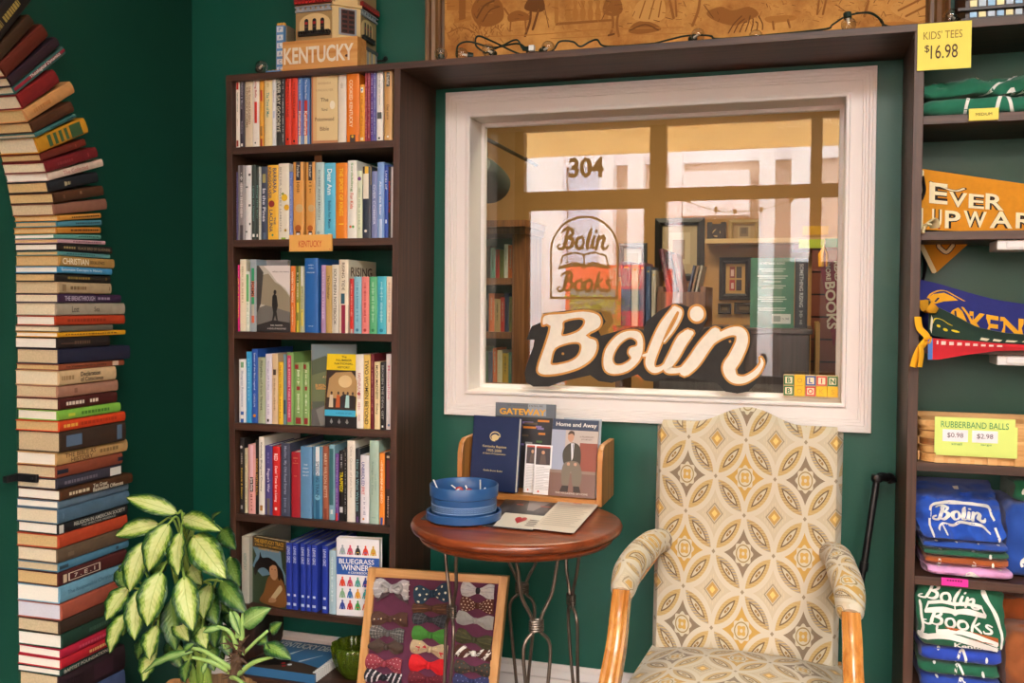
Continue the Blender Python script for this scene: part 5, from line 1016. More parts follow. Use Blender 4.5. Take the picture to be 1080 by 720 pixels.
# green book, back cover outwards, and its black neighbour
GY = CY+.06
def d_green(b, W, mi, M, w, h):
    rect2(b, 0, 1, 0, 1, W, mi(mat('3c7a58', .5, var=.18, scale=14)), .0003)
    for a, y in ((.24, .9),): tx(b, mi, M, w, h, 'SOMETHING RISING', .5, .92, .56, .03, 'e0e4d8', .01)
    for k, (y, l) in enumerate(((.84, .6), (.81, .5), (.74, .7), (.71, .6), (.66, .4), (.6, .62), (.57, .5), (.44, .6), (.41, .66), (.38, .5), (.28, .64), (.25, .6))): rect2(b, .5-l/2, .5+l/2, y-.008, y+.008, W, mi('b8ccb8'), .0006)
    rect2(b, .5, .93, .06, .2, W, mi('d4d8cc'), .0007); rect2(b, .54, .7, .09, .17, W, mi('8a9a8c'), .0009)
    tx(b, mi, M, w, h, '15.98', .8, .13, .18, .03, '6a7a6c', 0, .0009)
A = atY(791, 345, GY); B = atY(837, 345, GY); h = OZ(272, GY, 815)-cz
cover_book((A.x, GY, cz+.0006), (1, 0, 0), B.x-A.x, h, .025, '3c7a58', d_green, 'green book standing back cover outwards on the office cabinet', 'books on the office cabinet')
X0, X1 = OX(838.5, GY), OX(852, GY); upright_book(X0, X1, cz, h*.99, GY+.002, .2, '1d1d1f', [('t', 'SOMETHING RISING', .3, .92, 'c8c8c0', .3), ('l', .05, .25, '9a9a94')], 'black spine with white capitals beside the green book in the office', 'books on the office cabinet')
# slat wall with pennant
PYL = 1.15; b = MB(); x0, x1 = OX(856, PYL), 1.45; zb0, zt0_ = .3, OZ(262, PYL, 870)
z = zb0
while z < zt0_: b.box(x0, x1, PYL, PYL+.03, z, min(z+.085, zt0_)); z += .092
b.box(x0, x1, PYL+.012, PYL+.035, zb0-.3, zt0_, 1); b.build('slatted_display', [mat('7a3a22', .5, var=.1, scale=6), mat('241410', .7)], label='reddish brown slatted display panel at the right, seen through the pane', cat='panel', smooth=False)
py = PYL-.02; P = [atY(u, v, py) for u, v in ((864, 274), (903, 274), (879, 366))]
b = MB(); Wp = lambda x, y, z=0: Vector((x, py-z, y)); pts = [(p.x, p.z) for p in P]
b.prism([(p.x, p.z) for p in P], -.002, .002, 0, frame((0, py, 0), (1, 0, 0), (0, 0, 1)))
for s_, u, v0, v1, wd in (('BOOKS', 876.5, 297, 347, 11), ('READ', 882.5, 275, 296, 5), ('MORE', 873.5, 277, 296, 5)):
    c = atY(u, (v0+v1)/2, py-.003); l = (atY(u, v0, py)-atY(u, v1, py)).z; ww = (atY(u+wd, v0, py)-atY(u, v0, py)).x
    b.text(s_, frame((c.x, py-.0025, c.z), (.06, 0, -1), (1, 0, .06)), l, ww, 1, .03)
b.build('pennant', [mat('7a1428', .8), mat('d8c4b0', .8)], label='dark red READ MORE BOOKS pennant hanging point down, seen through the pane', cat='pennant', smooth=False)
p = atY(869, 268, py); b = MB(); b.tube([p+V(-.01, 0, -.05), p+V(-.012, -.004, .0), p+V(0, -.008, .03), p+V(.012, -.004, 0), p+V(.012, 0, -.05)], .012, 8, flat=.4); b.build('ribbon_tie', mat('e09a1c', .8), label='orange felt tie at the top of the dark red pennant', cat='ribbon')
for u, v, c, lab in ((856, 257, 'b8c83c', 'yellow green price tag above the dark red pennant'), (860, 243, 'd8a028', 'orange price tag near the top of the display panel'), (884, 256, '2a8a6a', 'teal price tag at the pane edge above the pennant')):
    p = atY(u, v, PYL); b = MB(); b.box(p.x-.05, p.x+.05, PYL-.004, PYL-.001, p.z-.018, p.z+.018); b.box(p.x-.05, p.x+.05, PYL-.001, PYL+.015, p.z+.012, p.z+.018); b.build('price_tag', mat(c, .7), label=lab, cat='tag', smooth=False)
A = atY(846, 238, PYL); b = MB(); b.box(x0-.08, 1.45, PYL+.04, PYL+.3, zt0_, zt0_+.02)
b.build('display_ledge', mat('6a3020', .6), label='reddish shelf on top of the slatted panel in the office', cat='shelf', smooth=False)
# ================================================================== ON THE WINDOW SILL
BYS = .045                                              # face plane of the lettering board
SILL = OZ0 + .0125
def S2(pts): return [(lambda p: (p.x, p.z))(atY(545+x/4, 310+y/4, BYS)) for x, y in pts]
def S3(pts): return [(lambda p: (p.x, p.z, r_*.25/345))(atY(545+x/4, 310+y/4, BYS)) for x, y, r_ in pts]
Wb = plane((0, BYS, 0)); 
b = MB()
board = [(105, 130), (62, 150), (40, 205), (75, 205), (70, 235), (45, 300), (32, 345), (40, 385), (70, 403), (135, 403), (200, 380), (310, 355), (345, 380), (400, 388), (460, 370), (510, 352), (540, 378), (580, 383), (640, 365), (740, 370), (810, 380), (845, 390), (880, 425), (930, 433), (975, 425), (1010, 390), (1035, 345), (1050, 310), (1045, 288), (1030, 276), (1020, 282), (1024, 305), (1005, 335), (985, 350), (958, 335), (955, 300), (985, 230), (987, 170), (960, 150), (905, 160), (865, 150), (800, 155), (770, 180), (805, 120), (800, 80), (770, 55), (730, 70), (700, 60), (665, 52), (600, 85), (545, 130), (535, 165), (480, 155), (420, 170), (350, 190), (340, 170), (370, 130), (350, 90), (270, 76), (112, 93)]
zs_ = [p[1] for p in S2(board)]; drop = min(zs_) - SILL
b.prism(S2(board), 0, -.018, 0, plane and frame((0, BYS, 0), (1, 0, 0), (0, 0, 1)))
def sp(pts, m, z): poly2(b, S2(pts), Wb, m, z)
def sr(pts, m, z): ribbon(b, S3(pts), Wb, m, z, n=6)
Bo = smooth2([(112, 97), (200, 88), (280, 78), (345, 92), (364, 128), (350, 162), (306, 187), (340, 203), (346, 245), (322, 292), (268, 330), (190, 354), (118, 361), (84, 345), (86, 305), (112, 230), (134, 152), (104, 150)], 3)
sp(Bo, 1, .0012); sp(inset(Bo, 9), 2, .0020)
for h in ([(200, 125), (262, 112), (288, 122), (283, 148), (252, 175), (192, 190), (194, 155)], [(163, 240), (220, 218), (264, 217), (274, 240), (260, 275), (220, 300), (150, 312), (146, 285)]):
    h = smooth2(h, 3); sp(h, 1, .0026); sp(inset(h, 8), 0, .0032)
oo = smooth2([(480, 160), (522, 168), (540, 205), (538, 260), (518, 305), (470, 345), (410, 358), (370, 342), (358, 300), (368, 245), (400, 200), (436, 171)], 3)
sp(oo, 1, .0013); sp(inset(oo, 8), 2, .0021)
oh = smooth2([(480, 195), (508, 210), (506, 232), (480, 240), (472, 262), (484, 285), (450, 310), (417, 312), (404, 286), (418, 246), (446, 212)], 3)
sp(oh, 1, .0027); sp(inset(oh, 7), 0, .0033)
L1 = [(668, 76, 12), (620, 150, 19), (583, 235, 21), (562, 300, 20), (578, 332, 14), (612, 325, 9), (640, 295, 5)]; L2 = [(666, 74, 11), (690, 84, 7), (686, 112, 7), (660, 162, 6), (622, 214, 3)]; L3 = [(534, 272, 5), (556, 268, 8), (575, 262, 8)]
I1 = [(722, 182, 20), (692, 222, 22), (662, 275, 22), (634, 325, 16), (660, 336, 12), (700, 328, 10), (736, 285, 6)]; I2 = [(640, 285, 5), (690, 195, 10), (735, 178, 12)]
N1 = [(838, 176, 22), (790, 235, 26), (745, 300, 26), (708, 338, 22)]; N2 = [(775, 270, 6), (835, 205, 12), (900, 172, 16), (942, 176, 22), (950, 215, 24), (922, 280, 26), (896, 325, 26), (915, 368, 20), (960, 374, 14), (1008, 346, 11), (1034, 308, 7), (1030, 284, 3)]
for st in (L1, L2, L3, I1, I2, N1, N2): sr([(x, y, r_+8) for x, y, r_ in st], 1, .0014)
for st in (L1, L2, L3, I1, I2, N1, N2): sr(st, 2, .0022)
dot = [(760+40*cos(k*pi/12), 97+42*sin(k*pi/12)) for k in range(24)]; sp(dot, 1, .0016); sp([(760+(x-760)*.74, 97+(y-97)*.76) for x, y in dot], 2, .0024)
for x, y in ((196, 264), (900, 213)): sp([(x+6*cos(k), y+6*sin(k)) for k in range(6)], 1, .004)
if abs(drop) > 1e-4:
    for v in b.v: v.z -= drop
b.build('lettering_sign', [mat('2b2826', .75, var=.18, scale=22, bump=.2), mat('c6893f', .6), mat('eae2d4', .65, var=.05, scale=50)], label='wooden cut-out sign reading Bolin in cream script on black, on the window sill', cat='sign', smooth=False)
# alphabet blocks
GY_, YL, BL, RE = '2c6a3c', 'e2b21e', '244a9a', 'c8322c'
X0, X1 = atY(826, 415, .03).x, atY(884, 415, .03).x; bs = (X1-X0)/5
for row, word, cs, nm in ((0, 'BOOKS', (GY_, YL, RE, YL, YL), 'lower'), (1, 'BOLIN', (GY_, YL, BL, RE, GY_), 'upper')):
    for k, ch in enumerate(word):
        c = cs[k]; z = SILL + row*(bs+.0004); x = X0+k*bs; yel = c == YL
        b = MB(); g = .0004; b.box(x+g, x+bs-g, .03, .03+bs, z, z+bs, 0); W = plane((x, .03, z))
        e = bs*.05; rect2(b, e, bs-e, e, bs-e, W, 3 if not yel else 1, .0003); rect2(b, e*3.6, bs-e*3.6, e*3.6, bs-e*3.6, W, 2 if not yel else 1, .0005)
        b.text(ch, XZ(x+bs/2, .03-.0007, z+bs/2), bs*.5, bs*.5, 4, .03, keep=True)
        cream = mat('e6d6b4', .6)
        nmc = {GY_: 'green', YL: 'yellow', BL: 'blue', RE: 'red'}[c]
        b.build('toy_block', [mat(c if yel else 'c8a878', .5), mat(c, .5), mat(c if yel else ('e6d6b4'), .5), mat(c, .5), mat('c89a20' if yel else c, .5)],
                label=f'{nmc} wooden letter block {ch}, ' + {0: 'at the start', 1: 'second', 2: 'middle one', 3: 'fourth', 4: 'at the end'}[k] + f' of the {nm} row on the window sill', cat='block', group='alphabet blocks on the window sill', bevel=.001, smooth=False)

# ================================================================== ON TOP OF THE PLANK
PZ = 2.0775
KY = SY+.012
A = atY(298, 71, KY); B = atY(377, 66, KY); zt_ = atY(338, 41, KY).z
kb = MB(); kb.box(A.x, B.x, KY, KY+.06, PZ, zt_, 0); kb.text('KENTUCKY', XZ((A.x+B.x)/2-.004, KY-.0008, lerp(PZ, zt_, .5)), (B.x-A.x)*.93, (zt_-PZ)*.56, 1, .025)
kw = (B.x-A.x)
disc2(kb, A.x+kw*.86, lerp(PZ, zt_, .38), .006, plane((0, KY, 0)), 2, .0004, 12, .004)
kb.build('wood_sign', [wood('c07c38', 'e0ac68', 0, .5, .5), mat('e8dcc8', .6), mat('5a2e14', .6)], label='chunky pale wooden block with raised white KENTUCKY letters on the plank', cat='sign', smooth=False, bevel=.0015)
# toy brick courthouse with chamfered corner
BT = thing('toy_building', (atY(345, 60, -.15).x, -.15, PZ), 'tan toy brick courthouse with arched windows standing on the plank behind the KENTUCKY block', 'toy building')
fy = -.205; x0 = atY(312, 40, fy).x; x1 = atY(350, 40, fy).x; ch = atY(372, 40, fy+.0).x - x1; x2 = x1+ch*.9; y2 = fy+ch*.9; yb = -.02; zt_ = 2.62
TANB, DTAN, GRYB, BLK, REDB = mat('dcc08a', .35), mat('a8895c', .35), mat('9aa0aa', .35), mat('22201f', .35), mat('8e1f1c', .35)
b = MB(); b.prism([(x0, fy), (x1, fy), (x2, y2), (x2, yb), (x0, yb)], PZ, zt_, 0); b.build('wall', DTAN, parent=BT, smooth=False)
def zz(v): return atY(345, v, fy).z
Wf = plane((0, fy, 0)); Wc = plane((x1, fy, 0), (1, 1, 0)); Ws = plane((x2, y2, 0), (0, 1, 0)); cl = ch*.9*sqrt(2); sl = yb-y2
def pbox(b, W, a0, a1, c0, c1, d, m=0): b.hexa([W(a0, c0, 0), W(a1, c0, 0), W(a1, c0, d), W(a0, c0, d), W(a0, c1, 0), W(a1, c1, 0), W(a1, c1, d), W(a0, c1, d)], m)
def arched(W, a0, a1, zb0, zt0, name):
    b = MB(); n = 14; c = (a0+a1)/2; h = (a1-a0)/2; pts = [(a0, zb0), (a1, zb0)] + [(c+h*cos(pi*k/n), zt0-h*.55+h*.55*sin(pi*k/n)) for k in range(n+1)]
    b.add([W(x, y, .002) for x, y in pts]+[W(x, y, 0) for x, y in pts], [tuple(range(len(pts)))]+[(i, (i+1) % len(pts), (i+1) % len(pts)+len(pts), i+len(pts)) for i in range(len(pts))])
    b.build('arch_panel', TANB, parent=BT, smooth=False)
    for q in (.24, .5, .76):
        x = lerp(a0, a1, q); w_ = (a1-a0)*.065; b = MB(); pts = [(x-w_, zb0+.006), (x+w_, zb0+.006)] + [(x+w_*cos(pi*k/8), zt0-h*.42+w_*sin(pi*k/8)) for k in range(9)]
        poly2(b, pts, W, 0, .0035); rect2(b, x-w_*.7, x+w_*.7, lerp(zb0, zt0, .35), lerp(zb0, zt0, .42), W, 1, .0045); rect2(b, x-w_*.7, x+w_*.7, lerp(zb0, zt0, .5), lerp(zb0, zt0, .62), W, 2, .0045)
        b.build('window', [BLK, mat('5a3a34', .3), mat('a8262a', .3)], parent=BT, smooth=False)
    b = MB(); pbox(b, W, a0, a1, zb0-.002, zb0+.003, .012); pbox(b, W, a0, a1, zb0+.011, zb0+.013, .012)
    k = a0
    while k < a1: pbox(b, W, k, k+.003, zb0+.003, zb0+.012, .012); k += .009
    b.build('railing', BLK, parent=BT, smooth=False)
z0, z1 = zz(36), zz(13)
arched(Wf, x0+.014, x1-.006, z0, z1, 'f'); arched(Ws, .012, sl-.03, z0, z1, 's')
for W, l0, l1 in ((Wf, x0, x1), (Ws, 0, sl)):
    b = MB(); pbox(b, W, l0, l1, zz(11), zz(9), .006); pbox(b, W, l0, l1, zz(6), zz(5), .008); k = l0+.005
    while k < l1-.01: pbox(b, W, k, k+.01, zz(9), zz(6), .005); k += .018
    b.build('cornice', GRYB, parent=BT, smooth=False)
b = MB(); pbox(b, Wc, 0, cl, PZ, zz(4), .006); pbox(b, Wc, -.002, cl+.002, zz(6), zz(3), .014); pbox(b, Wc, .01, cl-.01, zz(3), zt_+.05, .008); b.build('corner_tower', TANB, parent=BT, smooth=False)
b = MB(); pbox(b, Wc, cl*.22, cl*.84, zz(36), zz(8), .010); b.build('window_frame', GRYB, parent=BT, smooth=False)
b = MB(); pbox(b, Wc, cl*.29, cl*.77, zz(34.5), zz(9.5), .0115)
for r_ in range(5):
    for c_ in range(2): pbox(b, Wc, lerp(cl*.29, cl*.77, c_*.5+.06), lerp(cl*.29, cl*.77, c_*.5+.44), lerp(zz(34.5), zz(9.5), r_*.2+.03), lerp(zz(34.5), zz(9.5), r_*.2+.15), .0125, 1)
b.build('window', [mat('5a2e24', .4), mat('2a1a18', .3)], parent=BT, smooth=False)
b = MB(); pbox(b, Ws, 0, sl-.004, zz(47), zz(43), .01, 1); pbox(b, Ws, .01, sl-.008, PZ, zz(47), .007, 2); k = .02
while k < sl-.03: pbox(b, Ws, k, k+.014, PZ, zz(47), .009, 0); k += .03
b.build('shop_front', [TANB, mat('4a4a4c', .4), GRYB], parent=BT, smooth=False)
b = MB()
for W, l0, l1 in ((Wf, x0, x1), (Ws, 0, sl)):
    pbox(b, W, l0, l1, zz(3), zz(-3), .012); k = l0+.004
    while k < l1-.01: pbox(b, W, k, k+.007, zz(2.2), zz(1), .014, 1); k += .013
b.build('roof', [REDB, mat('c22a24', .35)], parent=BT, smooth=False)
p = Ws(sl-.008, zz(52), .008); b = MB(); b.tube([p, p+V(.03, 0, .0)], .004, 8); b.lathe([(.003, 0), (.008, .004), (.006, .012), (0, .016)], 10, p+V(.03, 0, 0)); b.build('lamp', BLK, parent=BT)
# blue toy theatre sign
TS = thing('toy_theatre', (atY(291, 66, -.2).x, -.2, PZ), 'small toy theatre front with tall blue vertical sign, left of the KENTUCKY block', 'toy building')
fy = -.2; a, c_ = atY(293.5, 50, fy).x, atY(301.5, 50, fy).x
b = MB(); b.box(a-.008, c_+.004, fy, fy+.05, PZ, atY(297, 27, fy).z, 0); b.build('tower', mat('8a7a62', .4), parent=TS, smooth=False)
b = MB(); zA, zB = PZ+.012, atY(297, 28, fy).z; b.box(a, c_, fy-.012, fy, zA, zB, 0); n = 6
for k, chh in enumerate('PALACE'):
    zc = lerp(zB, zA, (k+.5)/n); rect2(b, a+.003, c_-.003, zc-.0085, zc+.0085, plane((0, fy-.012, 0)), 1, .0006); b.text(chh, XZ((a+c_)/2, fy-.013, zc), .010, .012, 0, .02)
b.build('sign', [mat('6a9ad0', .35), mat('e8e8ea', .4)], parent=TS, smooth=False)
b = MB()
for k in range(3): b.lathe([(.006, 0), (.007, .008), (0, .012)], 8, (lerp(a, c_, (k+.5)/3), fy-.004, zB))
b.build('crown', mat('d89a2e', .4), parent=TS)
a2, c2 = atY(282.5, 68, fy-.02).x, atY(298, 68, fy-.02).x; b = MB(); b.box(a2+.004, c2, fy-.03, fy+.02, PZ, PZ+.013, 0); b.box(a2+.012, c2-.004, fy-.031, fy, PZ+.001, PZ+.012, 1); b.box(a2, c2, fy-.034, fy+.02, PZ+.013, PZ+.018, 2)
for k in range(4): b.lathe([(.006, 0), (.006, .004), (0, .006)], 8, (lerp(a2, c2, (k+.5)/4), fy-.02, PZ+.018), 3)
b.build('marquee', [BLK, mat('ecebe8', .4), mat('6a9ad0', .35), mat('d89a2e', .4)], parent=TS, smooth=False)
# second toy building at the far right of the plank
T2 = thing('toy_building', (atY(1050, 15, -.2).x, -.15, PZ), 'dark brown toy brick building with blue windows at the end of the plank', 'toy building')
fy = -.22; xa, xb = atY(1010, 10, fy).x, atY(1100, 10, fy).x; z1 = atY(1050, 17, fy).z
b = MB(); b.box(xa+.02, xb, fy+.01, -.02, PZ, 2.5, 0); b.build('wall', mat('3a2620', .4), parent=T2, smooth=False)
b = MB(); k = xa+.03; i = 0
zw0, zw1 = atY(1050, 16, fy).z, atY(1050, 10.5, fy).z
while k < xb-.02: b.box(k, k+.016, fy+.004, fy+.012, zw0, zw1, i % 3); b.box(k, k+.016, fy+.004, fy+.012, zw1+.014, zw1+.03, (i+1) % 3); k += .021; i += 1
b.build('window', [mat('7fb0d8', .3), mat('e2d28a', .3), mat('a8b8c8', .3)], parent=T2, smooth=False)
b = MB(); b.box(xa+.01, xb, fy-.002, fy+.01, PZ, zw0-.003); b.build('base', mat('2a1a18', .4), parent=T2, smooth=False); b = MB(); b.box(xa, xb, fy-.006, fy+.012, zw1+.003, zw1+.010); b.build('ledge', mat('2a1a18', .4), parent=T2, smooth=False); b = MB(); b.box(xa, xb, fy-.004, fy+.012, zw1+.036, zw1+.044); k = xa
while k < xb: b.box(k, k+.008, fy-.010, fy+.01, zw1+.044, zw1+.054, 1); k += .016
b.build('cornice', [mat('2a1a18', .4), mat('6a3a2a', .4)], parent=T2, smooth=False)

# old tapestry in its wooden frame, standing on the plank against the wall
ty = -.035
A = atY(449, 50, ty); B = atY(1002, 20, ty); x0, x1, z0, z1 = A.x, B.x, PZ, 2.86
tp = thing('framed_tapestry', ((x0+x1)/2, ty, PZ), 'wide golden brown tapestry picture in a ribbed wooden frame above the window', 'picture')
fw = .062
b = MB(); rect_sweep(b, x0+fw, x1-fw, z0+fw, z1-fw, [(0, 0), (0, .008), (.006, .012), (.012, .008), (.022, .008), (.028, .016), (.04, .020), (.05, .014), (.058, .02), (fw, .02), (fw, 0)], ty+.014)
b.build('frame', wood('4e3016', '8e6230', 2, .45), parent=tp, smooth=False)
m, nt, bs_ = newmat('tapestry', .9)
tc = nt.nodes.new('ShaderNodeTexCoord'); mp = nt.nodes.new('ShaderNodeMapping'); nt.links.new(tc.outputs['Object'], mp.inputs[0])
n1 = nt.nodes.new('ShaderNodeTexNoise'); n1.inputs['Scale'].default_value = 7; n1.inputs['Detail'].default_value = 8; n1.inputs['Roughness'].default_value = .7; nt.links.new(mp.outputs[0], n1.inputs[0])
rmp = nt.nodes.new('ShaderNodeValToRGB'); e = rmp.color_ramp.elements; e[0].position = .32; e[0].color = lin('a56426'); e[1].position = .62; e[1].color = lin('da9f52'); nt.links.new(n1.outputs[0], rmp.inputs[0])
wv = nt.nodes.new('ShaderNodeTexWave'); wv.inputs['Scale'].default_value = 260; nt.links.new(mp.outputs[0], wv.inputs[0]); wv.bands_direction = 'Z'
mx = nt.nodes.new('ShaderNodeMix'); mx.data_type = 'RGBA'; mx.blend_type = 'MULTIPLY'; mx.inputs[0].default_value = .25; nt.links.new(rmp.outputs[0], mx.inputs[6]); nt.links.new(wv.outputs[0], mx.inputs[7]); nt.links.new(mx.outputs[2], bs_.inputs['Base Color'])
TPM = m
b = MB(); b.box(x0+fw-.004, x1-fw+.004, ty+.010, ty+.016, z0+fw-.004, z1-fw+.004, 0)
W = plane((0, ty+.010, 0))
def q(u, v): p = atY(u, v, ty); return (p.x, p.z)
def rib(pts, w_, m_): ribbon(b, [q(u, v)+(w_*(1 if len(r_) == 0 else r_[0]),) for u, v, *r_ in pts], W, m_, .0004+.0001*m_, n=4)
def pol(pts, m_): poly2(b, [q(u, v) for u, v in pts], W, m_, .0004+.0001*m_)
D1, D2, D3, L1_ = 1, 2, 3, 4
pol([(470, 10), (490, 10), (490, -60), (470, -60)], D1); pol([(483, 21), (490, 19), (490, -60), (483, -60)], D2); pol([(478, 24), (496, 20), (496, 16), (478, 19)], D1)       # pillar
pol(smooth2([(500, 22), (496, 10), (502, -2), (515, -8), (528, 2), (530, 18), (520, 26), (508, 27)]), D2); rib([(502, 18), (510, 5), (520, 0)], .003, D3); rib([(508, 22), (516, 10), (526, 6)], .002, D3)   # drapery
pol(smooth2([(535, 15), (545, 10), (556, 14), (557, 20), (546, 21), (536, 22)]), D2); rib([(538, 20), (537, 32)], .0025, D2); rib([(553, 19), (554, 33)], .0025, D2); rib([(535, 14), (531, 8)], .003, D2); rib([(556, 14), (562, 8)], .0015, D2)   # hound
pol(smooth2([(552, 8), (560, -6), (570, -6), (574, 8), (566, 12)]), D3); rib([(559, 10), (558, 22), (553, 37)], .004, D3); rib([(567, 10), (563, 24), (561, 30)], .004, D3); rib([(572, 0), (578, 28)], .0012, D3)   # legs and cane
for u in (598, 606, 614, 622, 630, 638): pol(smooth2([(u-2, 20), (u-3, 12), (u-1.5, 6), (u-2.5, 0), (u+2.5, 0), (u+1.5, 6), (u+3, 12), (u+2, 20)], 3), D1)
pol([(585, 23), (645, 19), (645, 21.5), (585, 26)], D2); rib([(586, 0), (586, 22)], .006, D1)   # balustrade
pol(smooth2([(635, 12), (640, -4), (652, -4), (656, 10), (648, 16)]), D2); rib([(645, 14), (646, 26), (643, 36)], .004, D2); rib([(652, 12), (650, 24), (652, 37)], .004, D2); rib([(641, 36.5), (647, 35)], .003, D3)
pol(smooth2([(662, 32), (668, 24), (678, 21), (690, 24), (697, 30), (684, 34), (670, 35)]), D2); rib([(664, 31), (680, 25), (694, 31)], .002, D3)
pol(smooth2([(667, 18), (672, 2), (690, -8), (700, 0), (700, 18), (684, 22)]), L1_); rib([(674, 18), (680, 0)], .002, D2); rib([(684, 19), (690, -2)], .002, D2); rib([(694, 17), (697, 0)], .002, D2)
rib([(706, 0), (710, 18)], .004, D2); rib([(712, -2), (713, 16)], .003, D2); rib([(730, 26), (736, 10), (738, -4)], .004, D2); rib([(742, 4), (752, 18)], .0012, D3)
pol(smooth2([(745, 12), (760, 6), (772, 10), (790, 6), (800, 14), (786, 22), (772, 26), (752, 20)]), D2)    # lute and shrubs
for k in range(7): rib([(768+k*6, 34-k*.6), (774+k*5, 24), (782+k*3, 16+k % 3*3)], .0018, D3)
pol(smooth2([(808, 17), (836, 15), (838, 20), (812, 23)]), D1); rib([(815, 22), (816, 30)], .003, D2); rib([(831, 20), (833, 28)], .003, D2)
rib([(862, 14), (864, -2)], .003, D2); rib([(868, 14), (872, -4)], .003, D2); rib([(882, 4), (896, 14)], .001, D3); rib([(912, 16), (916, 0)], .004, D2)
pol(smooth2([(940, 6), (958, -4), (982, -6), (982, 14), (966, 22), (945, 14)]), L1_); rib([(948, 10), (972, -2)], .003, D2); rib([(956, 16), (980, 4)], .003, D2); pol(smooth2([(925, 24), (950, 22), (976, 24), (970, 29), (930, 31)]), D1)
rib([(500, 38), (560, 36), (640, 30), (720, 28)], .0015, D1); rib([(580, 40), (660, 36), (740, 34)], .0012, D1); rib([(472, 34), (486, 28), (500, 34)], .002, D2)
rr_ = random.Random(9)
for k in range(60): u = rr_.uniform(468, 530); v = rr_.uniform(28, 44); rib([(u, v), (u+rr_.uniform(-4, 4), v-4)], .0012, D2)
for k in range(330):
    u = rr_.uniform(468, 985); v = rr_.uniform(-20, 34-(u-468)*.02); a_ = rr_.choice((-.3, .1, 1.2, 1.9)); l_ = rr_.uniform(3, 8); rib([(u, v), (u+l_*cos(a_), v-l_*sin(a_)*.8)], rr_.uniform(.0005, .0011), rr_.choice((D1, D2, D2, D3)))
b.build('tapestry', [TPM, mat('ad7232', .9), mat('925c26', .9), mat('6e421a', .9), mat('c8924e', .9)], parent=tp, smooth=False)

# string of globe bulbs lying on the plank
SG = mat('18271e', .5); BG = glass_mat('bulb', .10, (.95, .93, .89, 1), 2.2); FIL = mat('e8b878', .3, 1)
b = MB(); wy = -.235
def PP(u, v, y=wy): return atY(u, v, y)
def wire(pts):
    P = catmull([PP(u, v, y) for u, v, y in pts], 7)
    for p in P: p.z = max(p.z, PZ+.0033)
    b.tube(P, .0028, 6)
wire([(482, 60, -.22), (483, 48, -.2), (495, 44, -.2), (520, 50, -.2), (546, 46, -.22), (556, 54, -.23), (548, 57, -.23), (520, 44, -.21), (504, 38, -.2), (502, 48, -.2), (512, 56, -.22)])
wire([(512, 56, -.22), (530, 48, -.2), (545, 42, -.2), (552, 52, -.2), (565, 55, -.22), (582, 54, -.22), (590, 44, -.21), (604, 44, -.2), (612, 49, -.21), (622, 44, -.2), (630, 42, -.21), (640, 49, -.22), (690, 46, -.24)])
wire([(690, 46, -.24), (705, 42, -.21), (722, 38, -.2), (738, 37, -.22), (750, 38, -.22), (757, 41, -.24), (800, 38, -.25)])
wire([(800, 38, -.25), (868, 31, -.24), (878, 26, -.2), (893, 17, -.19), (915, 13, -.19), (926, 18, -.2), (934, 27, -.23), (960, 29, -.26)])
wire([(902, 14, -.2), (918, 14, -.2), (930, 22, -.22), (931, 27, -.24)])
SGL = b.build('string_light', SG, label='dark green cord of clear globe bulbs lying along the plank over the window', cat='string light')
def globe(u, v, y=wy, r=.0195, d=(0, -.3, .6), bare=False, parent=None):
    c = PP(u, v, y); c.z = max(c.z, PZ+r+.0004); d = Vector(d).normalized(); M = Matrix.Translation(c) @ d.to_track_quat('Z', 'Y').to_matrix().to_4x4()
    b = MB(M); b.lathe([(.007, -r*1.75), (.0105, -r*1.7), (.0105, -r*.95), (.008, -r*.9)], 12); s_ = b.build('socket', SG, parent=parent)
    b = MB(M); n = 12; b.lathe([(max(0, r*sin(pi*k/n)), -r*cos(pi*k/n)) for k in range(n+1)], 20); g_ = b.build('bulb', BG, parent=parent)
    b = MB(M); b.lathe([(.0045, -r*.9), (.003, -r*.3), (.0012, 0)], 8); b.tube([(0, 0, -r*.2), (.006, 0, .004), (.003, 0, .009), (-.003, 0, .009), (-.006, 0, .004), (0, 0, -r*.2)], .0009, 5, 1); b.build('filament', [mat('e4dcd0', .4), FIL], parent=g_)
for u, v, y, d in ((465, 57, -.262, (.2, -.6, .1)), (487, 58, -.25, (-.6, -.3, .1)), (515, 53, -.24, (-.2, -.8, .1)), (578, 51, -.25, (.6, -.5, .1)), (797, 40, -.2, (.5, -.3, .1)), (736, 37, -.23, (.5, -.6, .1)), (895, 26, -.25, (.1, -.2, -.9)), (1003, 17, -.2, (-.3, -.5, .1))): globe(u, v, y, d=d, parent=SGL)
b = MB(M=None); c = PP(561, 51, -.25); c.z = max(c.z, PZ+.009); b.box(c.x-.008, c.x+.008, -.258, -.242, c.z-.008, c.z+.008); b.tube([c+V(-.008, 0, 0), c+V(-.028, .004, .002)], .007, 8, 1); b.build('plug', [mat('e8e6e4', .5), SG], parent=SGL, smooth=False, bevel=.001)
tg = MB(); c = PP(276, 70, -.25); g0 = thing('light_bulb', (c.x, -.25, PZ), 'single clear globe bulb lying at the far end of the plank, beside the toy theatre', 'light bulb')
globe(276, 70, -.25, .02, (.5, -.4, .08), parent=g0)
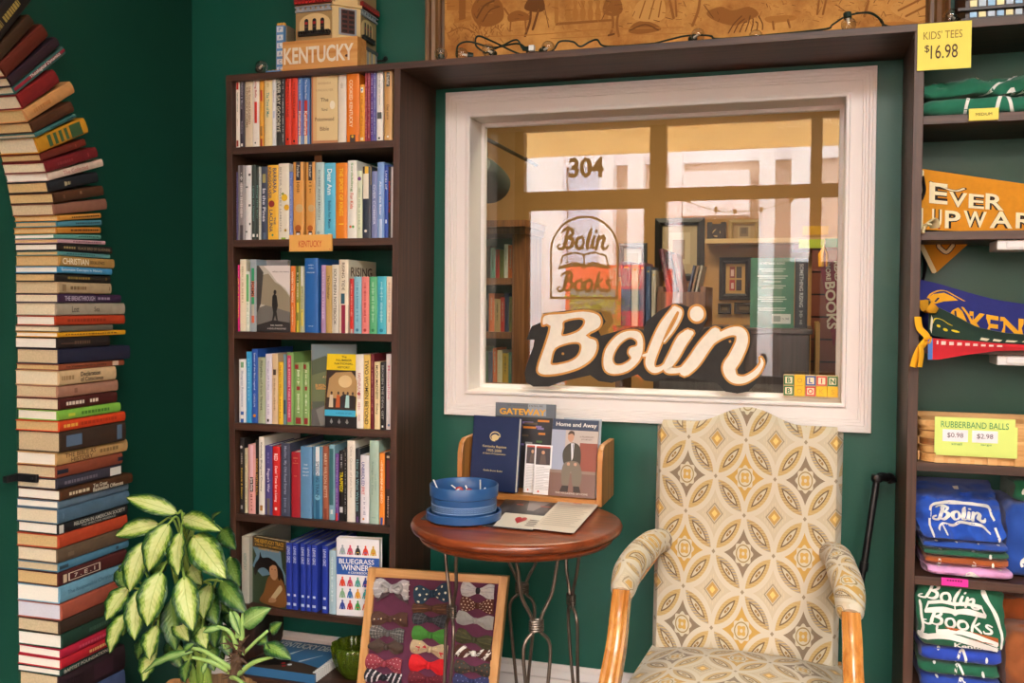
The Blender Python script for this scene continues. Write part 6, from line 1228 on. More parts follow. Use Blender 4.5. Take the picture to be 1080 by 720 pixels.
# yellow price sign
A = atY(968, 26, SY-.004); B = atY(1025, 22, SY-.004); C_ = atY(997, 73, SY-.004)
b = MB(M=Matrix.Translation((0, 0, 0))); x0, x1, z1, z0 = A.x, B.x, (A.z+B.z)/2+.001, C_.z
b.box(x0, x1, SY-.005, SY-.0035, z0, z1, 0); b.text("KIDS' TEES", XZ(lerp(x0, x1, .47), SY-.0055, lerp(z0, z1, .74)), (x1-x0)*.72, (z1-z0)*.17, 1, -.004); b.text('$', XZ(lerp(x0, x1, .18), SY-.0055, lerp(z0, z1, .45)), (x1-x0)*.09, (z1-z0)*.17, 2, .0); b.text('16.98', XZ(lerp(x0, x1, .5), SY-.0055, lerp(z0, z1, .38)), (x1-x0)*.5, (z1-z0)*.29, 2, .0)
b.build('price_sign', [mat('ecdc64', .7), mat('8a6a30', .7), mat('4a2c24', .7)], label="square yellow KIDS' TEES 16.98 card at the corner of the plank", cat='sign', smooth=False)
# ================================================================== GOODS IN THE SECOND BOOKCASE
def sheetW(fn, flip=1):
    def W(x, y, z=0):
        p = fn(x, y); e = .004; a = fn(min(1, x+e), y)-fn(max(0, x-e), y); c = fn(x, min(1, y+e))-fn(x, max(0, y-e)); n = a.cross(c)
        n = n.normalized()*flip if n.length > 1e-12 else Vector((0, -1, 0)); return p+n*z
    return W
def profile(P, t):          # a point along a polyline by share of its length
    L = [0]
    for a, c in zip(P, P[1:]): L.append(L[-1]+(Vector(c)-Vector(a)).length)
    d = max(0, min(1, t))*L[-1]
    for i in range(len(P)-1):
        if d <= L[i+1]+1e-9: return Vector(P[i]).lerp(Vector(P[i+1]), (d-L[i])/max(1e-9, L[i+1]-L[i]))
    return Vector(P[-1])
ZTOP = [9.0]
def shirt(x0, x1, zb, zt, yf, yb, col, label, prints=(), white='e6e4de', seed=0, sag=0, amp=.006, prof=None, extra=(), group=None):
    """a folded tee shirt: a closed fold whose section (depth, height) runs under, round the front and back over the top"""
    P = prof or [(yb, zb), (lerp(yb, yf, .85), zb+.001), (yf-.001, lerp(zb, zt, .2)), (yf-.006, lerp(zb, zt, .5)), (yf, lerp(zb, zt, .85)), (lerp(yf, yb, .15), zt), (yb, zt)]
    P = [(p.x, p.y) for p in catmull([(a, c, 0) for a, c in P], 4)]
    z_sd = seed*1.7
    def fn(u, v):
        q = profile(P, v); x = lerp(x0, x1, u); k = sin(pi*v)
        e = 1-min(1, min(u, 1-u)*9); wob = noise.noise(Vector((x*16+seed*7, q.x*16, q.y*16)))*amp + noise.noise(Vector((x*45+seed*3, q.x*40, q.y*40)))*amp*.4
        rg = noise.noise(Vector((x*11+z_sd, q.x*30+z_sd, q.y*7))); wob += amp*.9*(.35-min(.7, abs(rg)*2.2)); d = Vector((0, -1, .25)).normalized()*wob*k
        zmid = (zb+zt)/2
        y = q.x + .012*e*e*(1 if v < .8 else 0) + d.y; z = q.y + d.z + (zmid-q.y)*e*e*.25*k - sag*sin(pi*u)*max(0, v-.5)
        x += noise.noise(Vector((q.x*20, q.y*20, seed)))*(.004+amp*.5)*k
        return Vector((max(RX1+.0015, x), min(-.004, y), min(ZTOP[0], max(zb+.0004, z))))
    b = MB(); nu, nv = 40, 48; b.grid(fn, nu, nv, 0)
    for u, fl in ((0, 1), (1, 0)):         # close the two ends
        ring = [fn(u, j/nv) for j in range(nv+1)]; c = sum(ring, Vector())/len(ring); n0 = len(ring)
        fs = [(i, i+1, n0) if fl else (i+1, i, n0) for i in range(n0-1)]+[(n0-1, 0, n0) if fl else (0, n0-1, n0)]
        b.add(ring+[c], fs, 0)
    b.add([fn(i/nu, 0) for i in range(nu+1)]+[fn(i/nu, 1) for i in range(nu+1)], [(i, i+nu+1, i+nu+2, i+1) for i in range(nu)], 0)
    W = sheetW(fn, 1); ms = [mat(col, .85, var=.12, scale=26, sheen=.2), mat(white, .8)]
    for pr in prints: pr(b, W)
    for c in extra: ms.append(c)
    return b.build('tee_shirt', ms, label=label, cat='shirt', group=group, ang=60)
def mark(pts, hw, m=1): return lambda b, W: ribbon(b, pts, W, m, .0012, hw, n=6)
def SX(u, v, y): return atY(u, v, y).x
def SZ(v, y, u=1010): return atY(u, v, y).z
RL = RX1+.003
# top shelf: two heaped green shirts with white print
yf = -.262; e1 = r1+.002; ZTOP[0] = 2.05
shirt(RL, .60, e1, e1+.044, yf, -.06, '1c6a50', 'lower folded green tee shirt with white print on the top shelf of the second bookcase', [mark([(.30, .3), (.33, .5), (.37, .62)], .012), mark([(.5, .28), (.55, .45), (.60, .58), (.66, .5), (.7, .3)], .014), mark([(.85, .5), (.95, .35)], .014)], seed=1, amp=.008, group='green tee shirts')
pf = [(-.05, e1+.050), (-.20, e1+.050), (-.247, e1+.050), (-.255, e1+.064), (-.235, e1+.084), (-.17, e1+.105), (-.05, e1+.110)]
shirt(RL+.001, .62, e1+.050, e1+.11, -.25, -.05, '166349', 'crumpled green tee shirt with white lines heaped on the other green shirt, top shelf', [mark([(.42, .40), (.50, .52), (.60, .62), (.70, .72)], .010), mark([(.55, .36), (.62, .5), (.66, .42), (.78, .55), (.9, .7)], .012), mark([(.7, .34), (.82, .44), (.95, .56)], .011), mark([(.36, .6), (.44, .68), (.52, .7)], .006)], seed=5, amp=.026, prof=pf, group='green tee shirts')
A = atY(1022, 115, SY-.004); B = atY(1053, 126, SY-.004)
b = MB(); b.box(A.x, B.x, SY-.006, SY-.004+.004, B.z, A.z); b.text('MEDIUM', XZ((A.x+B.x)/2, SY-.0066, (A.z+B.z)/2), (B.x-A.x)*.55, (A.z-B.z)*.25, 1, .0)
b.build('size_tag', [mat('ecd860', .7), mat('3a3020', .7)], label='small yellow MEDIUM tag on the shelf edge under the green shirts', cat='tag', smooth=False)
# pennants: felt shapes with depth folds; fn gives the surface from photo columns and rows at a distance
def felt(name, rows, y, cols, draw, label, nu=24, nv=8, th=.003, wav=.006, seed=0, lean=0, zmin=-9):
    """rows: (column, top row, bottom row) along its length"""
    R_ = [(lambda a, c: (a.x, a.z, c.z))(atY(u, vt, y), atY(u, vb, y)) for u, vt, vb in rows]
    R_ = [(a, max(c, zmin+.01), max(d, zmin)) for a, c, d in R_]
    def fn(s, t):
        k = s*(len(R_)-1); i = min(int(k), len(R_)-2); f = k-i; x = lerp(R_[i][0], R_[i+1][0], f); zt = lerp(R_[i][1], R_[i+1][1], f); zb = lerp(R_[i][2], R_[i+1][2], f)
        return Vector((x, y + wav*sin(s*5+seed) + wav*.5*sin(t*4+seed*2+s*3) + lean*(t-.5), lerp(zb, zt, t)))
    b = MB(); b.cloth(fn, nu, nv, th, 0); W = sheetW(fn, 1)
    if draw: draw(b, lambda x, y_, z=0: W(x, y_, z+th/2))
    return b.build(name, [mat(c, .9, var=.05, scale=80, sheen=.3) for c in cols], label=label, cat='pennant', ang=60)
def warp_text(b, s_, W, x0, x1, y0, y1, m, bold=.0, z=.0008):
    vs, fs, w_, h_ = text_geo(s_, bold); b.add([W(lerp(x0, x1, v.x/w_+.5), lerp(y0, y1, v.y/h_+.5), z) for v in vs], fs, m)
def slabs(b, W, word, x0, x1, y0, y1, m_edge, m_fill, z=.0006):
    """flared capitals outlined in black"""
    warp_text(b, word, W, x0, x1, y0, y1, m_edge, .08, z); warp_text(b, word, W, x0, x1, y0, y1, m_fill, .018, z+.0006)
y = -.155
def d_ever(b, W):
    for x0, x1, y0, y1, ch in ((.08, .25, .45, .80, 'E'), (.26, .38, .42, .68, 'V'), (.39, .49, .42, .68, 'E'), (.50, .62, .42, .72, 'R'), (.11, .20, .05, .36, 'U'), (.23, .34, .04, .35, 'P'), (.36, .51, .07, .37, 'W'), (.53, .68, .07, .40, 'A'), (.7, .82, .08, .4, 'R'), (.84, .96, .1, .42, 'D')): slabs(b, W, ch, x0, x1, y0, y1, 1, 2)
    ribbon(b, [(.09, .80), (.2, .74), (.3, .70), (.36, .76)], W, 1, .0005, .018); ribbon(b, [(.09, .80), (.2, .74), (.3, .70), (.355, .755)], W, 2, .0016, .010)
    ribbon(b, [(.012, .02), (.012, .35)], W, 2, .0012, .012); ribbon(b, [(.012, .62), (.012, .97)], W, 2, .0012, .012)
felt('pennant', [(971.5, 178, 242), (1000, 182, 243), (1040, 188, 244), (1080, 194, 245), (1130, 202, 246)], y, ['cf8718', '2a1d14', 'efdfb8'], d_ever, 'mustard EVER UPWARD pennant propped on the second shelf of the second bookcase', wav=.004, zmin=r2+.003)
y2_ = -.10
P = [(972, 254), (1024, 254), (985, 287)]
b = MB(); pts = [(lambda p: (p.x, p.z))(atY(u, v, y2_)) for u, v in ((970, 250), (1030, 250), (1021, 257), (988, 287), (983, 288))]
zc = r2-.0225; pts = [(x, min(z, zc)) for x, z in pts]
b.prism(pts, 0, -.004, 0, frame((0, y2_, 0), (1, 0, 0), (0, 0, 1))); W = plane((0, y2_, 0)); q_ = [(lambda p: (p.x, p.z))(atY(u, v, y2_)) for u, v in ((990, 252), (991, 261), (998, 266), (1004, 260), (1005, 253))]
q_ = [(x, min(z, zc-.002)) for x, z in q_]; ribbon(b, q_, W, 1, .001, .007); ribbon(b, q_, W, 2, .002, .0045)
e_ = [(lambda p: (p.x, min(p.z, zc-.004)))(atY(u, v, y2_)) for u, v in ((972, 256), (985, 286))]; ribbon(b, e_, W, 2, .002, .006)
b.build('pennant', [mat('c8831a', .9), mat('2a1d14', .8), mat('e6d6ac', .9)], label='cream-edged corner of a mustard pennant drooping under the second shelf', cat='pennant', smooth=False)
def knot(pts, col, label, r=.010, flat=.3, cat='ribbon'):
    b = MB()
    for st in pts: b.tube(catmull([atY(u, v, y_) for u, v, y_ in st], 6), r, 8, 0, flat=flat)
    b.build('ribbon_tie', mat(col, .9), label=label, cat=cat)
knot([[(973, 246, -.294), (976, 238, -.292), (984, 232, -.28), (986, 240, -.26)], [(976, 238, -.293), (980, 236, -.3)]], 'e2cfa0', 'cream felt tie at the left end of the EVER UPWARD pennant', .012)
knot([[(985, 236, -.25), (991, 241, -.25)]], 'b8221c', 'red felt tip beside the cream tie on the second shelf', .010)
knot([[(973, 186, -.165), (975, 200, -.165), (972, 210, -.165)]], '1a1718', 'black felt strip behind the EVER UPWARD pennant', .014)
knot([[(974, 262, -.07), (976, 280, -.07), (972, 300, -.07)]], '1c1a1b', 'black felt strip hanging below the second shelf beside the bookcase side', .014)
for v0, v1, nm in ((251, 261, 'second'), (374, 383, 'third')):
    A = atY(1052, v0, SY+.01); B = atY(1052, v1, SY+.01); zt_ = (r2 if nm == 'second' else r3)-.0225
    b = MB(); b.box(A.x, A.x+.3, SY+.012, SY+.12, zt_-.026, zt_-.0004); b.box(A.x+.02, A.x+.3, SY+.010, SY+.02, zt_-.022, zt_-.004)
    b.build('light_bar', mat('dcd8d8', .4), label=f'white plastic bar fixed under the {nm} shelf of the second bookcase', cat='light bar', smooth=False, bevel=.003)
y = -.13; r3e = r3+.001
def d_ke(b, W):
    warp_text(b, 'KENTUCKY', W, .30, .964, .12, .62, 1, .03)
    for P_ in ([(0.0714, .70), (0.1000, .80), (0.1714, .90), (0.2214, .86), (0.2714, .80)], [(0.2643, .66), (0.2929, .52), (0.3143, .35), (0.3214, .2)]): ribbon(b, P_, W, 1, .0009, .007)
    poly2(b, [(0.0750, .70), (0.1071, .79), (0.1714, .86), (0.2143, .83), (0.2429, .78), (0.1714, .70), (0.1214, .62)], W, 1, .0007); poly2(b, [(0.1929, .42), (0.2143, .56), (0.2429, .64), (0.2643, .58), (0.2857, .40), (0.2929, .22), (0.2714, .2), (0.2429, .34)], W, 1, .0007)
    ribbon(b, [(0.1214, .66), (0.1429, .74)], W, 2, .0013, .006); ribbon(b, [(0.2000, .46), (0.2429, .42)], W, 2, .0013, .005); ribbon(b, [(0.2286, .56), (0.2357, .36)], W, 2, .0013, .005)
felt('pennant', [(968, 294, 353), (990, 299, 357), (1020, 308, 358), (1050, 316, 361), (1090, 322, 366), (1130, 326, 370), (1165, 332, 372), (1200, 337, 374)], y, ['23286e', 'e2a21c', '1a1c4a'], d_ke, 'royal blue pennant with gold KENTUCKY letters on the third shelf', wav=.006, seed=1, zmin=r3+.003)
y = -.19
def d_gr(b, W):
    ribbon(b, [(.16, .40), (.22, .58), (.32, .62), (.42, .54)], W, 1, .0012, .012)
    for k in range(4): poly2(b, [(.62+k*.09, .10), (.67+k*.09, .06), (.69+k*.09, .26), (.63+k*.09, .3)], W, 2, .0012)
    for x, y_, r_ in ((.26, .36, .03), (.36, .3, .035), (.45, .34, .03)): disc2(b, x, y_, r_, W, 1, .0012, 9, r_*1.6)
    poly2(b, [(.06, .16), (.12, .05), (.16, .5), (.10, .62)], W, 2, .0013)
felt('pennant', [(980, 316, 352), (986, 322, 354), (1000, 329, 357), (1030, 345, 360), (1060, 351, 362), (1100, 354, 366)], y, ['1c3328', 'd2b81c', 'd8ccb0'], d_gr, 'dark green pennant with yellow marks lying across the blue one', wav=.008, seed=2, zmin=r3+.004)
y = -.245
def d_red(b, W):
    rect2(b, 0, .11, 0, 1, W, 2, .0008)
    for k in range(9): rect2(b, .2+k*.07, .24+k*.07, .74-k*.02, .92-k*.02, W, 1, .0012)
felt('pennant', [(979, 356, 379), (990, 357, 379), (1020, 359, 374), (1050, 362, 370), (1085, 364, 369)], y-.06, ['ba1c28', 'e0c8c0', '4a74b8'], d_red, 'bright red pennant with a blue end, drooping over the third shelf edge', wav=.004, seed=3)
knot([[(968, 334, -.296), (970, 346, -.3), (978, 356, -.3), (971, 366, -.306), (966, 376, -.308), (963, 387, -.31)], [(971, 364, -.31), (972, 374, -.312), (970, 387, -.312)], [(975, 358, -.304), (981, 356, -.302), (979, 362, -.302)]], 'e6a81c', 'golden felt ties hanging over the end of the third shelf', .011)
knot([[(976, 318, -.15), (981, 328, -.2), (986, 322, -.2)]], 'dc9a1e', 'golden felt loop beside the bookcase side, at the end of the blue pennant', .02)
# splint basket with its sign
by0, by1 = SY+.012, -.05; bk0, bk1 = SX(972, 470, by0), .62; z0 = r4+.001
zt0 = SZ(444, by0, 1000)
bt = thing('basket', ((bk0+bk1)/2, (by0+by1)/2, z0), 'woven splint basket on the fourth shelf with a yellow green paper sign', 'basket')
def bring(t, off=0):     # a rounded rectangle outline at height share t
    f = lerp(.0, .006, t); x0, x1, y0, y1 = bk0-f-off, bk1+f+off, by0-f*.5-off, by1+f*.3+off; r_ = .035; out = []
    for cx, cy_, a0 in ((x1-r_, y0+r_, -90), (x1-r_, y1-r_, 0), (x0+r_, y1-r_, 90), (x0+r_, y0+r_, 180)):
        for k in range(7): a = radians(a0+15*k); out.append((cx+r_*cos(a), cy_+r_*sin(a)))
    return out
def band(b, t0, t1, off, m=0, wob=0):
    A = bring(t0, off); n = len(A); zz0, zz1 = lerp(z0, zt0, t0), lerp(z0, zt0, t1)
    for o_, rev in ((0, 0), (-.002, 1)):
        L0, L1_ = bring(t0, off+o_), bring(t1, off+o_); vs = [(p[0], p[1], zz0) for p in L0]+[(p[0], p[1], zz1) for p in L1_]
        b.add(vs, [(i, (i+1) % n, (i+1) % n+n, i+n) if not rev else ((i+1) % n, i, i+n, (i+1) % n+n) for i in range(n)], m)
    L0, L1_ = bring(t1, off), bring(t1, off-.002); b.add([(p[0], p[1], zz1) for p in L0]+[(p[0], p[1], zz1) for p in L1_], [(i, (i+1) % n, (i+1) % n+n, i+n) for i in range(n)], m)
SPL, SPL2, SPL3 = wood('b0793e', 'd8a868', 0, .55), wood('7a4a20', '9a6230', 0, .55), wood('c08a4c', 'e0b478', 0, .5)
b = MB()
for k, (t0, t1) in enumerate(((0, .2), (.23, .38), (.41, .56), (.59, .74), (.77, .9))): band(b, t0, t1, 0, 1 if k == 2 else 0)
A = bring(0, 0); b.add([(p[0], p[1], z0+.001) for p in A], [tuple(range(len(A)))], 0)
b.build('body', [SPL, SPL2], parent=bt, ang=60)
b = MB(); x = bk0+.03; k = 0
while x < bk1-.03:
    for j, (t0, t1) in enumerate(((.0, .22), (.22, .40), (.40, .58), (.58, .76), (.76, .9))):
        if (j+k) % 2 == 0: b.box(x, x+.022, by0-.0045, by0-.0005, lerp(z0, zt0, t0), lerp(z0, zt0, t1), 0)
    b.box(x+.002, x+.02, by0-.0003, by0+.0022, z0, lerp(z0, zt0, .95), 0); x += .031; k += 1
yy_ = by0+.03; k = 0
while yy_ < by1-.03:
    for j, (t0, t1) in enumerate(((.0, .22), (.22, .40), (.40, .58), (.58, .76), (.76, .9))):
        if (j+k) % 2 == 0: b.box(bk0-.0055, bk0-.0015, yy_, yy_+.02, lerp(z0, zt0, t0), lerp(z0, zt0, t1), 0)
    yy_ += .03; k += 1
b.build('uprights', SPL3, parent=bt, smooth=False)
b = MB(); band(b, .88, 1.0, .004, 0); band(b, .88, 1.0, -.006, 0); b.build('rim', SPL3, parent=bt, ang=60)
A = atY(986, 439, by0-.012); B = atY(1071, 441, by0-.012); C_ = atY(986, 477, by0-.012); D_ = atY(1073, 482, by0-.012); x0, x1, z1, zb_ = A.x, B.x, A.z, C_.z
b = MB(); yy = by0-.012
b.box(x0, x1, yy-.001, yy, zb_, z1, 0); b.box(x0+.004, x1+.006, yy+.001, yy+.002, zb_-.006, z1-.02, 0); b.box(lerp(x0, x1, .35), lerp(x0, x1, .65), yy, by0-.005, z1-.03, z1-.01, 0); W = plane((x0, yy-.001, zb_)); wx, hz = x1-x0, z1-zb_
b.text('RUBBERBAND BALLS', XZ(lerp(x0, x1, .5), yy-.0015, lerp(zb_, z1, .80)), wx*.84, hz*.17, 1, .0)
for cx, s_, t_ in ((.26, '$0.98', 'small'), (.63, '$2.98', 'large')):
    rect2(b, wx*(cx-.16), wx*(cx+.16), hz*.33, hz*.66, W, 2, .0008); b.text(s_, XZ(lerp(x0, x1, cx), yy-.0022, lerp(zb_, z1, .5)), wx*.2, hz*.15, 3, .0); b.text(t_, XZ(lerp(x0, x1, cx+.02), yy-.0015, lerp(zb_, z1, .27)), wx*.13, hz*.07, 1, .0)
b.build('basket_sign', [mat('d2e27a', .7), mat('2a8a5a', .7), mat('ece6ea', .7), mat('4a3a4a', .7)], label='yellow green RUBBERBAND BALLS price sheet on the front of the basket', cat='sign', smooth=False)
# fifth shelf: pile of shirts, blue on top
z = r5+.002; ZTOP[0] = r4-.025
shirt(.315, .515, z, z+.024, -.272, -.05, 'd79ccb', 'lilac pink tee shirt at the bottom of the pile on the fifth shelf', [mark([(.1, .35), (.14, .55)], .02), mark([(.3, .4), (.5, .5), (.75, .42)], .012), mark([(.82, .35), (.86, .55)], .016), mark([(.55, .56), (.7, .6)], .01)], seed=11, amp=.011)
shirt(.318, .512, z+.028, z+.046, -.268, -.05, 'a6501e', 'rust orange tee shirt second from the bottom of the pile, fifth shelf', [mark([(.12, .35), (.16, .5)], .02), mark([(.5, .3), (.58, .5), (.66, .35)], .015), mark([(.8, .5), (.95, .4)], .014)], seed=12, amp=.011)
shirt(.312, .51, z+.050, z+.064, -.266, -.05, '1a5a40', 'dark green tee shirt between the rust and blue shirts, fifth shelf', [mark([(.16, .35), (.2, .55)], .02), mark([(.35, .4), (.6, .55)], .012), mark([(.78, .5), (.9, .35)], .018)], seed=13, amp=.010)
shirt(.31, .508, z+.068, z+.086, -.268, -.05, '1f49a4', 'folded royal blue tee shirt under the draped one, fifth shelf', [mark([(.12, .3), (.16, .55)], .02), mark([(.36, .35), (.4, .55)], .014), mark([(.62, .35), (.66, .55)], .014), mark([(.85, .35), (.9, .55)], .018)], seed=14, amp=.012)
zz0 = z+.090
pf = [(-.03, zz0), (-.18, zz0), (-.258, zz0+.003), (-.268, zz0+.012), (-.263, zz0+.024), (-.248, zz0+.046), (-.222, zz0+.070), (-.18, zz0+.094), (-.11, zz0+.116), (-.03, zz0+.124)]
def pr_bolin(b, W):
    ribbon(b, [(.14, .47), (.17, .61), (.24, .655), (.5, .675), (.78, .665), (.88, .63), (.92, .47)], W, 1, .0015, .013); brush(b, 'Bolin', W, .24, .555, .085, 1, .0022, wd=.56, asp=(.2, .62), bold=1.25); 
    ribbon(b, [(.24, .50), (.3, .535), (.42, .53), (.5, .545), (.6, .54), (.74, .535), (.84, .5)], W, 1, .0015, .008); ribbon(b, [(.3, .53), (.3, .48)], W, 1, .0015, .01)
    rect2(b, .48, .54, .80, .84, W, 2, .002)
shirt(.298, .500, zz0, zz0+.125, -.262, -.03, '1d4cb0', 'royal blue tee shirt with white lettering draped over the pile, fifth shelf', [pr_bolin], seed=15, amp=.030, prof=pf, extra=[mat('d8d8d8', .7)])
shirt(.512, .70, r5+.0006, r5+.19, -.23, -.03, '1d4698', 'blue tee shirt at the right end of the fifth shelf', [mark([(.2, .4), (.5, .5)], .02)], seed=16, amp=.01)
shirt(.53, .72, r5+.192, r5+.25, -.21, -.04, '14603f', 'green tee shirt heaped on the blue one at the end of the fifth shelf', [mark([(.1, .5), (.3, .6)], .02)], seed=17, amp=.014)
A = atY(993, 609, SY-.004); B = atY(1021, 617, SY-.004)
b = MB(); b.box(A.x, B.x, SY-.006, SY, r5-.016, r5+.003); 
for k in range(6): rect2(b, lerp(A.x, B.x, .2+k*.1), lerp(A.x, B.x, .27+k*.1), r5-.004, r5, plane((0, SY-.006, 0)), 1, .0005)
b.build('size_tag', [mat('e0309c', .6), mat('6a1048', .6)], label='bright pink tag on the edge of the fifth shelf', cat='tag', smooth=False)
# sixth shelf: green shirts, the top one hanging open towards the room
z6 = .362; ZTOP[0] = r5-.025
for k, (c, nm, dz) in enumerate((('1f3f9a', 'navy blue', .035), ('17593e', 'bottle green', .03), ('2340a8', 'cobalt blue', .035))):
    shirt(.31, .50, z6, z6+dz, -.268, -.05, c, f'{nm} tee shirt low in the pile on the sixth shelf', [mark([(.15, .35), (.2, .55)], .02), mark([(.4, .35), (.5, .55), (.6, .4)], .014), mark([(.8, .5), (.9, .35)], .018)], seed=21+k, amp=.012); z6 += dz+.005
pf = [(-.03, z6), (-.2, z6), (-.270, z6+.003), (-.281, z6+.012), (-.284, z6+.03), (-.281, z6+.07), (-.277, z6+.11), (-.270, z6+.145), (-.25, z6+.162), (-.15, z6+.165), (-.03, z6+.165)]
def pr_bb(b, W):
    brush(b, 'Bolin', W, .10, .580, .062, 1, .0022, wd=.62, slope=-.05, asp=(.207, .68), bold=1.25); open_book(b, W, .10, .525, .68, .045, 1, .007, .0016); brush(b, 'Books', W, .12, .478, .06, 1, .0022, wd=.74, slope=-.03, asp=(.207, .68), bold=1.25)
    ribbon(b, [(.74, .63), (.84, .57), (.93, .50), (.95, .40)], W, 1, .0016, .014); ribbon(b, [(.05, .56), (.06, .48), (.04, .42)], W, 1, .0016, .014)
    poly2(b, [(.30, .472), (.5, .468), (.90, .445), (.92, .415), (.6, .43), (.4, .455)], W, 2, .0018); ribbon(b, [(.22, .475), (.22, .45), (.5, .455), (.9, .42)], W, 1, .0024, .010)
    ribbon(b, [(.02, .42), (.3, .435), (.6, .42), (.9, .395)], W, 1, .0016, .012); warp_text(b, 'Kentucky', W, .42, .92, .385, .412, 1, .03, .002)
shirt(.298, .505, z6, z6+.165, -.262, -.03, '15583c', 'dark green tee shirt with bookshop lettering draped to the front of the sixth shelf', [pr_bb], seed=31, amp=.012, prof=pf, extra=[mat('a8521e', .8)])
shirt(.515, .70, .3606, .3606+.16, -.24, -.05, '8a4a20', 'brown orange tee shirt stack beside the green one on the sixth shelf', [], seed=32, amp=.012)
shirt(.51, .60, .522, .522+.06, -.14, -.05, 'a0501f', 'rust tee shirt rolled behind the green one on the sixth shelf', [], seed=33, amp=.012)
# ================================================================== ROUND TABLE AND WHAT STANDS ON IT
TX, TY, TR, TZ = -.7296, -.4815, .2854, .775
tb = thing('side_table', (TX, TY, 0), 'round reddish brown wooden table on twisted iron rod legs', 'table')
TOPW = wood('5a2412', '8e4422', 0, .28, .5, .3)
b = MB(); b.lathe([(0, .725), (.248, .725), (.260, .729), (.264, .738), (.258, .745), (.270, .747), (.282, .754), (.2854, .763), (.282, .771), (.273, .775), (0, .775)], 72, (TX, TY, 0)); b.build('tabletop', TOPW, parent=tb, ang=50)
IRON = mat('665a50', .38, .8, var=.15, scale=40)
for ang, r_ in ((217, .185), (304, .18), (34, .163), (100, .15)):
    a = radians(ang); er = Vector((cos(a), sin(a), 0)); et = Vector((-sin(a), cos(a), 0)); c0 = Vector((TX, TY, .0))
    b = MB()
    for s_ in (-1, 1):
        P = []
        for z, tng, rad in ((.73, .058, 0), (.68, .05, 0), (.62, .040, -.004), (.575, .018, -.004), (.548, .010, -.004), (.525, .012, -.003), (.505, .030, 0), (.47, .036, .002), (.38, .028, .006), (.25, .016, .016), (.12, .008, .03), (.04, .006, .045), (.006, .006, .06)):
            P.append(c0 + er*(r_+rad) + et*tng*s_ + Vector((0, 0, z)))
        b.tube(catmull(P, 5), .0048, 8)
    o = b.build('leg', IRON, parent=tb)
    b = MB(); p = c0+er*(r_-.004)
    for k in range(5): z = .530+.006*k; b.tube([p+et*.017*cos(q)+er*.009*sin(q)+Vector((0, 0, z)) for q in [2*pi*j/14 for j in range(14)]], .0036, 6, closed=True)
    b.build('wire_binding', IRON, parent=o)
b = MB(); b.lathe([(.05, .68), (.05, .725), (.03, .725)], 20, (TX, TY, 0)); b.tube([Vector((TX+.11*cos(2*pi*k/32), TY+.11*sin(2*pi*k/32), .085)) for k in range(32)], .005, 8, closed=True); b.build('stretcher_ring', IRON, parent=tb)
# magazine rack
OAK = wood('9a5e2a', 'c88a48', 2, .4, .8, .2); OAKX = wood('9a5e2a', 'c88a48', 0, .4, .8, .2)
ry, rb = -.27, -.09; rx0, rx1 = atY(482, 490, ry).x, atY(635, 500, ry).x; rz0 = TZ+.0006
zL = atY(490, 456, -.10).z; zR = atY(645, 461, -.10).z
rk = thing('magazine_rack', ((rx0+rx1)/2, (ry+rb)/2, rz0), 'honey coloured wooden tabletop rack holding books and magazines', 'rack')
for x0 in (rx0, rx1-.016):
    zt = (zL+zR)/2
    pts = [(-ry, rz0), (-rb, rz0), (-rb, zt), (-ry-.04, zt), (-ry-.014, zt-.012), (-ry-.003, zt-.04), (-ry, zt-.07)]
    pts = [(-p[0], p[1]) for p in pts]
    b = MB(frame((0, 0, 0), (0, 1, 0), (0, 0, 1))); b.prism(pts, x0, x0+.016); b.build('end_panel', OAK, parent=rk, smooth=False, bevel=.002)
b = MB(); b.box(rx0+.016, rx1-.016, ry+.004, rb, rz0, rz0+.018); b.box(rx0+.016, rx1-.016, rb-.012, rb, rz0+.018, rz0+.10); b.build('shelf', OAKX, parent=rk, smooth=False, bevel=.002)
bz = rz0+.0192
def in_rack(u0, v0, u1, v1, ytop_u, ytop_v, y0, y1, h, th, col, draw, label, lean, cat_name='book', tiltx=0, spine=None):
    y0, y1, h = .951*y0-.142, .951*y1-.142, h*.951; A = atY(u0, v0, y0); B = atY(u1, v1, y1); A.z = B.z = bz + th*lean + .0005
    ax = B-A; n = Vector((ax.y, -ax.x, 0)).normalized(); ax_n = ax.normalized()
    return cover_book(A, ax, ax.length, h, th, col, draw, label, 'books and magazines in the tabletop rack', up=Vector((0, 0, 1))-n*lean+ax_n*tiltx, name=cat_name, spine=spine)
def d_navy(b, W, mi, M, w, h):
    g = 'cdb784'
    for t, y, wd, hh in (('Kentucky Baptists', .59, .52, .04), ('1925-2000', .54, .32, .036), ('A Story of Cooperation', .495, .5, .03), ('Estelle Brown Butler', .27, .42, .024)): tx(b, mi, M, w, h, t, .5, y, wd, hh, g, .012)
    P = [(.5+.11*cos(q), .73+.06*sin(q), .006) for q in [2*pi*k/12 for k in range(10)]]
    ribbon(b, [(x, y, .008) for x, y, _ in P], W, mi(g), .0007); poly2(b, smooth2([(.42, .73), (.5, .76), (.58, .74), (.62, .77), (.56, .69), (.46, .68)]), W, mi(g), .0008)
in_rack(495, 507, 543, 517, 0, 0, -.105, -.13, .232, .022, '1f2b50', d_navy, 'navy hardback with gilt Kentucky Baptists title, upright in the tabletop rack', .13, tiltx=.13)
